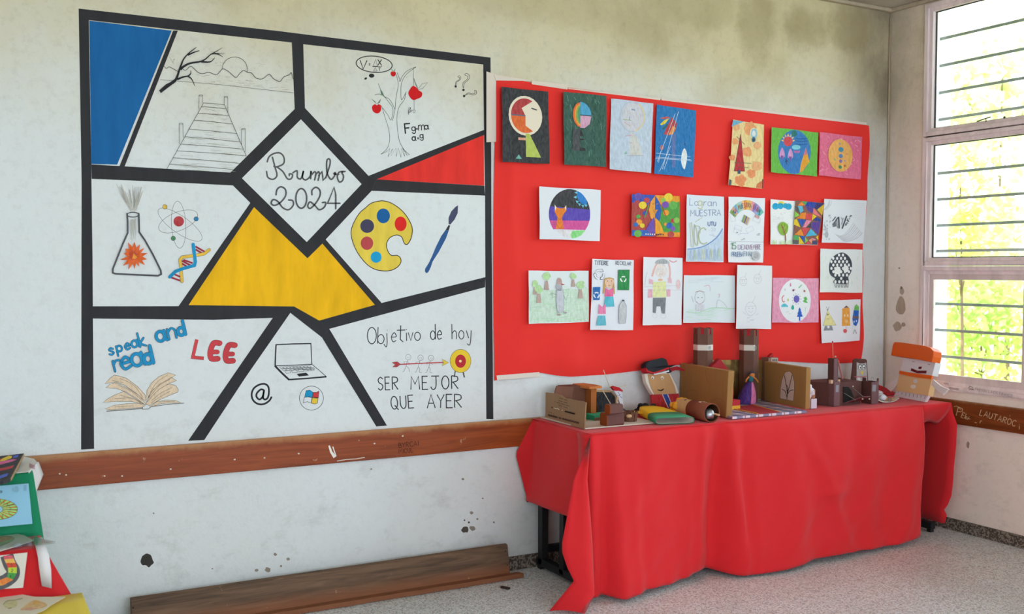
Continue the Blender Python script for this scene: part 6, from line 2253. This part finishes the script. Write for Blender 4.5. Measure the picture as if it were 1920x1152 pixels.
# white crumpled puppet between the two castles
wp = tag(empty('crumpled_puppet', (-1.06, -.42, TT)), 'crumpled white paper puppet squeezed behind the castle right wall', 'puppet')
pw = on(1519, 766)
pw.x += .015
plw = Plane(pw, (0, -1, 0))
m = MB(M('#dcd9e4', 'paper'))
for (px, py, r) in ((1517, 730, .022), (1521, 736, .024), (1516, 742, .02), (1518, 725, .014)):
    m.ball(plw.at(px, py), r, 10, (1, .8, 1), .5)
m.build('ruff', wp)
zc = plw.at(1519, 748).z
MB(M('#b98c66', 'card')).tube([Vector((pw.x, pw.y, zc)), Vector((pw.x, pw.y, zc + .05))], .016, 10).build('head', wp)
MB(M('#d4cfdf', 'paper')).box((pw.x - .022, pw.y - .015, TT), (pw.x + .02, pw.y + .02, zc)).build('body', wp)

# ---- 7. dark brown box castle
dk = tag(empty('box_castle', (-.74, -.33, TT)), 'dark brown cardboard castle with a lowered drawbridge and square turrets', 'model')
BRN = M('#5b3a36', 'card')
BRN2 = M('#74565a', 'card')
Z6 = (1500, 630, 6.4)
B = on(1563, 762)
zk = Plane(B, (0, -1, 0)).at(1563, 719).z
xk = U(1614, 757, 1, B.y + .015).x
yk = B.y + .20
xl0 = -.93
m = MB(BRN)
m.prism([Vector((B.x, B.y, TT)), Vector((xk, B.y + .015, TT)), Vector((xk + .02, yk, TT)), Vector((xl0, yk, TT)), Vector((xl0 - .01, B.y + .12, TT))], (0, 0, zk - TT))
m.build('keep', dk)
m = MB(BRN2)
m.box((B.x - .014, B.y - .016, TT), (B.x + .032, B.y + .03, zk + .01))
m.build('corner_post', dk, bevel=.003)
plK = vplane((B.x, B.y, TT), (xk, B.y + .015, TT))
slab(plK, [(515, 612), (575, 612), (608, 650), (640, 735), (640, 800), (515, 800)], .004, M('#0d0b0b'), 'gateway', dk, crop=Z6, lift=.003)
db = [on(1580.5, 762.5, TT + .004), on(1615, 759, TT + .004)]
MB(M('#6f4347', 'card')).prism([plK.at(1581, 757) + plK.n * .006, plK.at(1612, 752) + plK.n * .006, plK.at(1614, 742) + plK.n * .07, plK.at(1598, 742.5) + plK.n * .075], (0, .004, .004)).build('drawbridge', dk)
m = MB(M('#8f8a80', 'flat'))
m.tube([plK.at(1598, 728) + plK.n * .004, plK.at(1600, 742) + plK.n * .07], .0015, 5).build('chain', dk)
MB(M('#8f8a80', 'flat')).tube([plK.at(1581, 737) + plK.n * .004, plK.at(1589, 749) + plK.n * .06], .0015, 5).build('chain', dk)
for px, py, d in ((1598, 725, .004), (1597, 746, .075), (1611, 746, .07)):
    MB(M('#d8c8b4', 'paper')).ball(plK.at(px, py) + plK.n * d, .005, 8).build('brass_pin', dk)


def turret(c, lpx, rpx, tpx, name, z0, col=BRN, front=BRN2, ys=.06):
    q = U(c[0], c[1], 2, z0)
    yl = U(lpx, c[1], 0, q.x).y
    xr = U(rpx, c[1], 1, q.y).x
    zt = Plane(q, (0, -1, 0)).at(c[0], tpx).z
    yl = min(yl, q.y + .14)
    m = MB(col)
    th = .004
    m.box((q.x, q.y, z0), (q.x + th, yl, zt)).box((xr - th, q.y, z0), (xr, yl, zt)).box((q.x, yl - th, z0), (xr, yl, zt))
    m.mat(front).box((q.x + th, q.y - .001, z0), (xr - th, q.y + th, zt))
    o = m.build(name, dk)
    return q, xr, yl, zt


q, xr, yl, zt = turret((1633, 758), 1615, 1647, 717, 'gate_turret', TT)
m = MB(BRN)
m.box((q.x, yl - .03, zt), (q.x + .004, yl - .005, zt + .022))
m.build('merlon', dk)
MB(BRN).box((xr - .012, q.y, zt), (xr, q.y + .004, zt + .02)).build('merlon', dk)
A = Art(Plane((q.x, q.y - .002, 0), (0, -1, 0)), 2)
A.crop(*Z6)
A.poly([(870, 588), (915, 590), (908, 668), (866, 666)], '#8d8f98', 'paper')
A.build('window_picture', dk)
A = Art(Plane((q.x, q.y - .002, 0), (0, -1, 0)), 2)
A.crop(*Z6)
A.line([(855, 508), (868, 500), (880, 512), (870, 540), (852, 530)], 5, '#8f8a86', True, True)
A.build('paper_loop', dk)
A = Art(Plane((B.x, B.y - .0165, 0), (0, -1, 0)), 2)
A.crop(*Z6)
A.poly([(432, 592), (468, 590), (462, 675), (428, 678)], '#8d8f98', 'paper')
A.build('window_picture', dk)
q, xr, yl, zt = turret((1562.5, 719), 1552, 1571, 673, 'tall_turret', zk)
# stick flag and pink slide stick
m = MB(M('#c98f7a', 'card')).tube([(q.x + .02, q.y + .02, zt - .05), Plane((q.x, q.y + .02, 0), (0, -1, 0)).at(1561, 643)], .0022, 6)
fs = m.build('flag_stick', dk)
MB(M('#b1202c', 'flat')).tube([Plane((q.x, q.y + .02, 0), (0, -1, 0)).at(1561, 643), Plane((q.x, q.y + .02, 0), (0, -1, 0)).at(1561, 640)], .0035, 6).build('flag_tip', fs)
MB(M('#d88f90', 'paper')).beam(Plane((q.x, q.y + .05, 0), (0, -1, 0)).at(1571, 677), (xk - .06, B.y + .10, zk + .006), .009, .004).build('pink_slide', dk)
m = MB(M('#caa98c', 'paper')).ball(Plane((q.x, q.y, 0), (0, -1, 0)).at(1566, 669), .006, 8)
m.box((q.x - .03, q.y - .01, zk), (q.x - .012, q.y + .006, zk + .02)).box((q.x + .03, q.y - .008, zk), (q.x + .045, q.y + .004, zk + .02))
m.build('paper_bits', dk)
# owl card
owl = tag(empty('owl_card', (-.62, -.2, TT)), 'upright brown card with a grey owl drawn on it, behind the dark castle', 'card')
plO = Plane((-.62, -.17, TT), (-.12, -1, .1))
slab(plO, [(645, 290), (665, 272), (790, 278), (806, 295), (820, 540), (822, 840), (630, 840), (618, 540), (632, 420)], .012, BRN, 'card_back', owl, crop=Z6, bevel=.003)
A = Art(plO, 3)
A.crop(*Z6)
A.poly([(680, 318), (720, 332), (760, 332), (795, 322), (802, 420), (808, 545), (675, 545), (680, 430)], '#b9b6b8', 'crayon')
for x in (722, 765):
    A.disc(x, 375, 24, 34, '#2f5560', kind='flat').disc(x, 378, 18, 28, '#e6e8e6', kind='paper').disc(x + 4, 384, 8, 10, '#1f1f22', kind='flat')
A.poly([(745, 415), (765, 440), (745, 472), (727, 440)], '#e5d04a').line([(650, 490), (720, 495), (800, 485)], 10, '#b85a64', sm=True)
A.poly([(690, 500), (720, 500), (730, 545), (685, 545)], '#e6e4e2')
A.build('owl_drawing', owl)

# ---- 8. paper tray with wooden beads and a red scrap
tr = tag(empty('paper_tray', on(1668, 753)), 'curled paper tray holding brown beads and white scraps by the dark turret', 'tray')
k4 = [on(1646, 757), on(1686, 754), on(1682, 747), on(1648, 747)]
rows = [[k4[0].lerp(k4[1], i / 8).lerp(k4[3].lerp(k4[2], i / 8), j / 3) + Vector((0, 0, .002 + .018 * (abs(i / 8 - .5) * 2) ** 3)) for i in range(9)] for j in range(4)]
MB(M('#d8cfc8', 'paper')).grid(rows).build('sheet', tr, solid=.001)
m = MB()
for px, py, r, cc in ((1660, 748, .018, '#a5805e'), (1668, 750, .013, '#8d6f6a'), (1673, 749, .013, '#b08a6a'), (1652, 746, .02, '#dfe0ea')):
    m.mat(M(cc, 'card')).ball(on(px, py, TT + r), r, 12)
m.build('beads', tr)
sc_ = MB(M('#dfe2ec', 'paper'))
for i in range(6):
    q = random.Random(i)
    sc_.ball(on(1650 + q.uniform(-3, 5), 741 + q.uniform(-5, 5), TT + .03), .02, 8, (1, 1, .8), .5)
sc_.build('crumpled_paper', tr)
rp = [on(1648, 738, TT + .004), on(1662, 741, TT + .004), on(1678, 741, TT + .004), on(1676, 735, TT + .004), on(1660, 727, TT + .02), on(1647, 724, TT + .04)]
rp = [Vector((min(p.x, -.05), min(p.y, -.04), p.z)) for p in rp]
tag(MB(REDP).prism(rp, (0, 0, .008)).build('felt_scrap'), 'dark red felt scrap lying behind the paper tray near the corner', 'scrap')

# ---- 9. tall paper puppet in an orange hat, leaning on the window wall
pu = tag(empty('hat_puppet', (-.19, -.36, TT)), 'tall paper bag puppet in a big orange hat leaning beside the window', 'puppet')
b1, b2 = on(1676.5, 743.5), on(1735, 754.5)
d__ = (b2 - b1)
nn = Vector((d__.y, -d__.x, 0)).normalized()
nn.z = .20
if nn.x > 0:
    nn.x, nn.y = -nn.x, -nn.y
plU = Plane(b1, nn)
slab(plU, [(1165, 655), (1540, 715), (1497, 800), (1300, 770), (1122, 728)], .02, M('#dfe3ea', 'paper'), 'fringe', pu, crop=Z6)
slab(plU, [(1200, 465), (1592, 525), (1545, 722), (1160, 660)], .035, M('#e8c48f', 'paper'), 'body', pu, crop=Z6, lift=.006)
slab(plU, [(1262, 270), (1640, 325), (1600, 480), (1212, 425)], .04, M('#e2e4ea', 'paper'), 'head', pu, crop=Z6, lift=.008)
slab(plU, [(1214, 420), (1300, 440), (1400, 455), (1602, 482), (1592, 524), (1400, 500), (1205, 462)], .01, M('#ea6a1e', 'paper'), 'collar', pu, crop=Z6, lift=.012)
slab(plU, [(1160, 120), (1178, 85), (1250, 88), (1540, 130), (1610, 152), (1652, 195), (1650, 260), (1632, 328), (1400, 282), (1138, 245)], .06, M('#ea6518', 'paper', .4), 'hat', pu, crop=Z6, lift=.03, bevel=.006)
slab(plU, [(1190, 480), (1212, 530), (1150, 610), (1090, 668), (1015, 605), (1060, 580)], .008, M('#e6e4e4', 'paper'), 'arm', pu, crop=Z6, lift=.002)
slab(plU, [(1600, 525), (1690, 600), (1785, 642), (1718, 710), (1640, 650), (1575, 588)], .008, M('#e6e4e4', 'paper'), 'arm', pu, crop=Z6, lift=.002)
A = Art(Plane(plU.p + plU.n * .0085, plU.n), 2)
A.crop(*Z6)
A.poly([(1335, 388), (1410, 418), (1522, 418), (1515, 452), (1410, 452), (1328, 420)], '#6e1f28', 'paper').poly([(1425, 370), (1466, 370), (1452, 402), (1418, 398)], '#6e1f28', 'paper')
A.line([(1345, 308), (1375, 312)], 7, '#8a8d96').line([(1535, 342), (1562, 346)], 7, '#8a8d96')
A.build('face_pieces', pu)
A = Art(Plane(plU.p + plU.n * .0065, plU.n), 2)
A.crop(*Z6)
A.disc(1385, 545, 26, 26, '#dfdcdc', kind='paper').build('button', pu)
A = Art(Plane(plU.p + plU.n * .0065, plU.n), 2)
A.crop(*Z6)
A.disc(1360, 610, 34, 24, '#f1e8dc', kind='paper')
A.build('button', pu)
A = Art(plU, 2)
A.crop(*Z6)
for i in range(8):
    x = 1180 + 46 * i
    A.line([(x, 672 + 7 * i), (x - 6, 712 + 6 * i)], 5, '#5d6068')
A.build('fringe_lines', pu)
# ================================================================== OLD TIMBER TROUGH ON THE FLOOR BY THE WALL
tb = tag(empty('timber_trough', (-3.6, -.08, 0)), 'long weathered brown timber trough lying on the floor against the wall', 'timber')
c0, c1 = U(245, 1125, 1, -.085), U(952, 1022, 1, -.085)
x0, x1 = c0.x, c1.x
m = MB(OLD_BOARD)
N_ = 40
zt = c0.z
rows = []
prof = lambda f: zt + (c1.z - zt) * f
vs_f, vs_b = [], []
for i in range(N_ + 1):
    f = i / N_
    x = x0 + (x1 - x0) * f
    vs_f.append((x, f))
m.prism([(x, -.115 + 0, .004) for x, f in (vs_f[0], vs_f[-1])] + [(x, -.085, prof(f)) for x, f in (vs_f[-1], vs_f[0])], (0, .022, .004))
m.build('upright_board', tb, bevel=.003)
m = MB(OLD_BOARD)
top, bot = [], []
q = random.Random(3)
e = [(x0 + .3, -.135)]
fr = [(x0 + (x1 + .055 - x0) * i / 30, -.155 + .004 * q.uniform(-1, 1)) for i in range(31)]
m.prism([(x, y, .003) for x, y in fr] + [(x1 + .04, -.117, .003), (x0, -.117, .003)], (0, 0, .022))
m.build('bottom_board', tb)
m = MB(M('#3b2c22', 'card'))
for px, py in ((250, 1140), (948, 1034), (951, 1060)):
    m.ball(Plane((0, -.105, 0), (0, -1, 0)).at(px, py), .004, 8, (1, .6, 1))
m.build('nail_head', tb)
# splinters fallen beside it
SPG = 'wood splinters on the floor'
for (a, b, lb) in (((938, 1072), (966, 1080), 'long dark wood splinter on the floor below the trough end'), ((940, 1101), (955, 1104), 'short dark wood splinter lying on the open floor')):
    o = MB(M('#3a2a20', 'card')).beam(U(a[0], a[1], 2, .006) , U(b[0], b[1], 2, .006), .016, .008).build('wood_splinter')
    tag(o, lb, 'splinter', SPG)

# ================================================================== STEPPED GAME DISPLAY AT THE LEFT EDGE
def cloth_plain(name, c, trans=.1):
    return cloth_red(name, c, trans)


def draped_step(name, label, mat, xr, yb, yf, zt, zb, flare=.03, top_c=.012, lean=0.):
    """cloth over a box: top, front and right-hand fall"""
    xl = -6.0
    m = MB(mat)
    nx = 34
    xs_ = [xl + (xr - xl) * i / nx for i in range(nx + 1)]
    rows = []
    for j in range(7):
        y = yb + (yf - yb) * j / 6
        rows.append([Vector((x, y, zt + .003 * noise.noise(Vector((x * 7, y * 7, zt * 9))))) for x in xs_])
    m.grid(rows)
    rows2 = []
    for j in range(13):
        v = j / 12
        rows2.append([Vector((x + flare * v * ((x - xl) / (xr - xl)) ** 10, yf - .012 * (1 - math.exp(-8 * v)) - .010 * v * math.sin(x * 17) - lean * v, rows[-1][i].z + (zb - rows[-1][i].z) * v)) for i, x in enumerate(xs_)])
    m.grid(rows2)
    rows3 = []
    for j in range(13):
        v = j / 12
        r = []
        for i in range(7):
            y = yb + (yf - yb) * i / 6
            x = xr + flare * v * (.35 + .65 * (i / 6)) + .012 * math.sin(4 * v + i) * v
            if i == 6:
                x, y = rows2[j][-1].x + flare * v * 0, rows2[j][-1].y
            r.append(Vector((x, y, rows[i][-1].z + (zb - rows[i][-1].z) * v)))
        rows3.append(r)
    m.grid(rows3)
    o = m.build(name, None, solid=.0012, merge=True)
    tag(o, label, 'cloth', 'cloths over the stepped display')
    return o


GREEN = cloth_plain('green_cloth', '#0f8a5f')
REDC = cloth_plain('red_step_cloth', '#d81f26')
YEL = cloth_plain('yellow_cloth', '#f2d806')
GZ_, RZ_, YZ_ = .79, .56, .40
draped_step('display_cloth', 'green cloth over the highest display step next to the wall', GREEN, -5.005, -.03, -.42, GZ_, .02, .10)
draped_step('display_cloth', 'red cloth over the middle display step', REDC, -4.985, -.445, -.655, RZ_, .02, .26)
draped_step('display_cloth', 'yellow cloth over the lowest and nearest display step', YEL, -4.87, -.70, -1.30, YZ_, .02, .12)
SBG = 'hidden boxes under the display cloths'


def ptag(o, label, cat, g='board games on the stepped display'):
    return tag(o, label, cat, g)


# white paper strip over the green edge
G1 = (0, 830, 6.778)
plg = Plane((0, 0, GZ_ + .006), (0, 0, 1))
st = [plg.at(G1[0] + a / G1[2], G1[1] + b / G1[2]) for a, b in ((205, 405), (340, 378), (470, 250), (430, 210), (300, 182), (262, 275))]
st = [Vector((p.x, max(min(p.y, -.035), -.418), GZ_ + .005)) for p in st]
m = MB(M('#dedad2', 'paper')).prism(st, (0, 0, .002))
so = m.build('paper_strip')
tag(so, 'white printed paper strip hanging over the right edge of the green cloth', 'paper', 'white paper strips on the display')
a, b = st[1], st[2]
rows = []
for j in range(8):
    v = j / 7
    rows.append([a.lerp(b, i / 4) + Vector((.006 + .016 * v, -.002, .001 - .10 * v * (.5 + .5 * (1 - i / 4)))) for i in range(5)])
MB(M('#e2e0e0', 'paper')).grid([[a.lerp(b, i / 4) + Vector((0, 0, .0015)) for i in range(5)]] + rows).build('hanging_end', so, solid=.0008)
A = Art(Plane((0, 0, GZ_ + .0072), (0, 0, 1)), 2)
A.crop(*G1)
for i in range(5):
    A.line([(372, 268 + 11 * i), (445, 300 + 11 * i)], 5, '#b04a78')
A.build('printed_lines', so)

# black board of coloured shapes lying on the green top
plb = Plane((-5.15, -.22, GZ_ + .036), (0, -.05, 1))
bb = [plb.at(G1[0] + a / G1[2], G1[1] + b / G1[2]) for a, b in ((300, 140), (135, 450), (95, 478), (-420, 570), (-360, 215))]
gb = MB(M('#26242a', 'crayon')).prism(bb, (0, 0, -.012)).build('game_board')
ptag(gb, 'black game board with bright coloured shapes lying on the green cloth', 'board game')
A = Art(plb, 3)
A.crop(*G1)
A.poly([(-60, 250), (40, 200), (110, 170), (155, 175), (145, 200), (60, 235)], '#e8c724').poly([(-120, 270), (60, 235), (160, 215), (215, 220), (150, 245), (20, 280), (-120, 310)], '#e0609c')
A.poly([(-100, 350), (60, 320), (180, 290), (160, 325), (70, 350), (-80, 380)], '#c23a3c').poly([(170, 175), (240, 150), (225, 190), (165, 200)], '#4a62c8').poly([(-40, 440), (60, 400), (110, 395), (90, 430), (-20, 470)], '#4a62c8').poly([(-90, 240), (0, 205), (20, 225), (-60, 250)], '#d8433a')
A.poly([(-160, 420), (-60, 400), (-70, 450), (-170, 470)], '#48a860')
A.build('painted_shapes', gb)
MB(M('#a98a66', 'card')).prism([bb[0], bb[1], bb[1] + Vector((0, 0, -.012)), bb[0] + Vector((0, 0, -.012))], (.002, 0, 0)).build('board_edge', gb)

# light blue snake board leaning on the green front
plv = Plane((-5.1, -.475, .6), (0, -1, .16))
tl, tr2, br, bl_ = [plv.at(G1[0] + a / G1[2], G1[1] + b / G1[2]) for a, b in ((-700, 610), (362, 522), (412, 1035), (-690, 1140))]
sb = MB(M('#8fc3de', 'paper')).prism([tl, tr2, br, bl_], plv.n * -.006).build('game_board')
ptag(sb, 'light blue board with a striped green ring path leaning on the green cloth', 'board game')
A = Art(plv, 3)
A.crop(*G1)
cx, cy = -60, 850
A.disc(cx, cy, 282, 135, '#9fdc7a', kind='crayon')
for i in range(22):
    t0, t1 = 2 * math.pi * i / 22, 2 * math.pi * (i + .42) / 22
    A.poly([(cx + 282 * math.cos(t0), cy + 135 * math.sin(t0)), (cx + 282 * math.cos(t1), cy + 135 * math.sin(t1)), (cx + 95 * math.cos(t1), cy + 52 * math.sin(t1)), (cx + 95 * math.cos(t0), cy + 52 * math.sin(t0))], ['#c0782e', '#8a5230'][i % 5 == 0])
    tm = 2 * math.pi * (i + .72) / 22
    A.text(str(1 + i % 2 * 4), cx + 200 * math.cos(tm) - 12, cy + 98 * math.sin(tm) + 10, 26, 4, '#3f4a34')
A.disc(cx, cy, 95, 52, '#8fc3de', kind='paper').ring(cx, cy, 95, 52, 4, '#5d5a40').ring(cx, cy, 282, 135, 4, '#5d5a40')
A.line([(-10, 640), (12, 615), (25, 628), (5, 645)], 8, '#3a3f4a', sm=True)
for i in range(5):
    A.line([(298, 548 + 15 * i), (338, 544 + 15 * i)], 5, '#6f8aa4')
A.disc(205, 595, 42, 36, '#86b6d0')
A.build('ring_path', sb)

# drawing in a clear plastic sleeve on the red step
H2 = (0, 980, 6.7)
plr = Plane((0, 0, RZ_ + .012), (0, 0, 1))
zz = lambda pts, pl=plr, c=H2: [pl.at(c[0] + a / c[2], c[1] + b / c[2]) for a, b in pts]
sl_pts = [(-500, 120), (0, 105), (300, 160), (425, 225), (200, 300), (0, 360), (-500, 420)]
sd = MB(M('#e0dad2', 'paper')).prism(zz(sl_pts), (0, 0, -.002)).build('drawing_sheet')
tag(sd, 'white drawing with a pink and green oval inside a clear plastic sleeve', 'drawing')
A = Art(plr, 3)
A.crop(*H2)
A.poly([(-200, 250), (0, 182), (120, 178), (178, 205), (130, 245), (0, 300), (-200, 330)], '#a9c49a').poly([(-200, 230), (0, 182), (120, 178), (172, 200), (110, 225), (-60, 270)], '#e4a488').line([(-200, 250), (0, 182), (120, 178), (178, 205), (130, 245), (0, 300)], 5, '#8a6a5a', sm=True)
A.build('oval_picture', sd)


def clear_plastic():
    k = NT('clear_plastic')
    tr_ = k.n('ShaderNodeBsdfTransparent')
    tr_.inputs[0].default_value = (.93, .95, .94, 1)
    gl = k.n('ShaderNodeBsdfGlossy')
    gl.inputs['Roughness'].default_value = .12
    mx = k.n('ShaderNodeMixShader')
    lw = k.n('ShaderNodeLayerWeight', Blend=.35)
    k.l(lw.outputs['Facing'], mx.inputs[0])
    sc2 = k.math('MULTIPLY', lw.outputs['Facing'], .55)
    k.l(sc2, mx.inputs[0])
    k.l(tr_.outputs[0], mx.inputs[1])
    k.l(gl.outputs[0], mx.inputs[2])
    k.l(mx.outputs[0], k.t.nodes['Material Output'].inputs[0])
    return k.m


PLAS = clear_plastic()
rows = []
e4 = zz([(-520, 90), (480, 150), (470, 300), (-520, 400)])
for j in range(7):
    row = []
    for i in range(22):
        p = e4[0].lerp(e4[1], i / 21).lerp(e4[3].lerp(e4[2], i / 21), j / 6)
        p.z = RZ_ + .016 + .006 * noise.noise(Vector((i * .6, j * .7, 3)))
        row.append(p)
    rows.append(row)
ps = MB(PLAS).grid(rows).build('plastic_sleeve')
tag(ps, 'crinkled clear plastic sleeve covering the drawing on the red step', 'sleeve')
tip = zz([(430, 190), (560, 235), (695, 262), (560, 285), (430, 285)])
MB(PLAS).prism([Vector((p.x, p.y, RZ_ + .012)) for p in tip], (0, 0, .006)).build('loose_corner', ps)

# number track game hanging on the red front
plf = Plane((0, -.678, 0), (0, -1, 0))
gt = [plf.at(H2[0] + a / H2[2], H2[1] + b / H2[2]) for a, b in ((-500, 470), (345, 380), (290, 822), (-500, 870))]
tk = MB(M('#d9d6cf', 'paper')).prism(gt, (0, .0015, 0)).build('game_sheet')
ptag(tk, 'white sheet with a winding coloured number track pinned on the red cloth', 'board game')
A = Art(plf, 3)
A.crop(*H2)
trk = [(-60, 425), (85, 430), (105, 480), (130, 545), (165, 600), (160, 660), (110, 710), (40, 745), (-60, 770), (-200, 760)]
A.line([(85, 415), (105, 480), (130, 540), (165, 600), (160, 660), (110, 710), (40, 750), (-60, 775), (-200, 780)], 168, '#55555c', sm=True, kind='crayon')
seg = [((40, 420), (155, 415), '#d0586a'), ((50, 465), (172, 455), '#e8b458'), ((75, 512), (195, 510), '#d84a34'), ((100, 570), (212, 565), '#b9d03c'), ((105, 632), (210, 640), '#3f9a48'), ((85, 690), (165, 720), '#e8863c'), ((-20, 730), (40, 790), '#e8a04c'), ((-120, 740), (-90, 810), '#d0586a')]
for (p, q), (p2, q2) in zip([s[:2] for s in seg], [s[:2] for s in seg[1:]]):
    pass
for i in range(len(seg) - 1):
    a, b, c = seg[i]
    a2, b2, _ = seg[i + 1]
    A.poly([a, b, b2, a2], c)
    A.text('7352461'[i], (a[0] + b2[0]) / 2 - 14, (a[1] + b2[1]) / 2 + 14, 34, 6, '#3c3a36', 10)
A.build('number_track', tk)
# white strip over the red edge
m = MB(M('#dfdde2', 'paper'))
s0, s1 = zz([(450, 318), (580, 318)], Plane((0, 0, RZ_ + .006), (0, 0, 1)))
s2, s3 = [plf.at(H2[0] + a / H2[2], H2[1] + b / H2[2]) for a, b in ((525, 800), (650, 830))]
yb_ = -.50
m.grid([[Vector((s0.x - .0, yb_, RZ_ + .005)), Vector((s1.x, yb_, RZ_ + .005))], [Vector((s0.x, -.655, RZ_ + .005)), Vector((s1.x, -.655, RZ_ + .005))], [Vector((s0.x + .004, -.678, RZ_ - .02)), Vector((s1.x + .008, -.678, RZ_ - .02))],
        [s0.lerp(s2, .5) * 0 + Vector(((s0.x + s2.x) / 2, -.684, (RZ_ + s2.z) / 2)), Vector(((s1.x + s3.x) / 2 + .006, -.684, (RZ_ + s3.z) / 2))], [s2, s3]])
tag(m.build('paper_strip', solid=.0008), 'white paper strip hanging down the red cloth of the middle step', 'paper', 'white paper strips on the display')
# curled drawing on the yellow step
ply = Plane((0, 0, YZ_ + .012), (0, 0, 1))
yp = zz([(-60, 960), (120, 878), (440, 935), (820, 935), (640, 1040), (560, 1100), (380, 1175), (-60, 1160)], ply)
yd = MB(M('#dcd8c4', 'paper')).prism(yp, (0, 0, -.0015)).build('drawing_sheet')
tag(yd, 'white sheet with a pale yellow and orange picture lying on the yellow cloth', 'drawing')
A = Art(ply, 3)
A.crop(*H2)
A.poly([(40, 1035), (100, 990), (200, 985), (215, 1030), (190, 1070), (90, 1080)], '#d3d0a0', sm=True).line([(40, 1035), (90, 990), (200, 975), (285, 955)], 14, '#a3a888', sm=True).line([(100, 1085), (150, 1075)], 14, '#9aa080')
A.poly([(380, 1000), (450, 980), (560, 1010), (590, 1050), (480, 1090), (260, 1105), (300, 1060)], '#e0bd86', sm=True).poly([(420, 990), (480, 980), (500, 1030), (420, 1040)], '#e5b86a').poly([(260, 1100), (350, 1070), (480, 1080), (390, 1110)], '#d8a890')
A.build('pale_picture', yd)
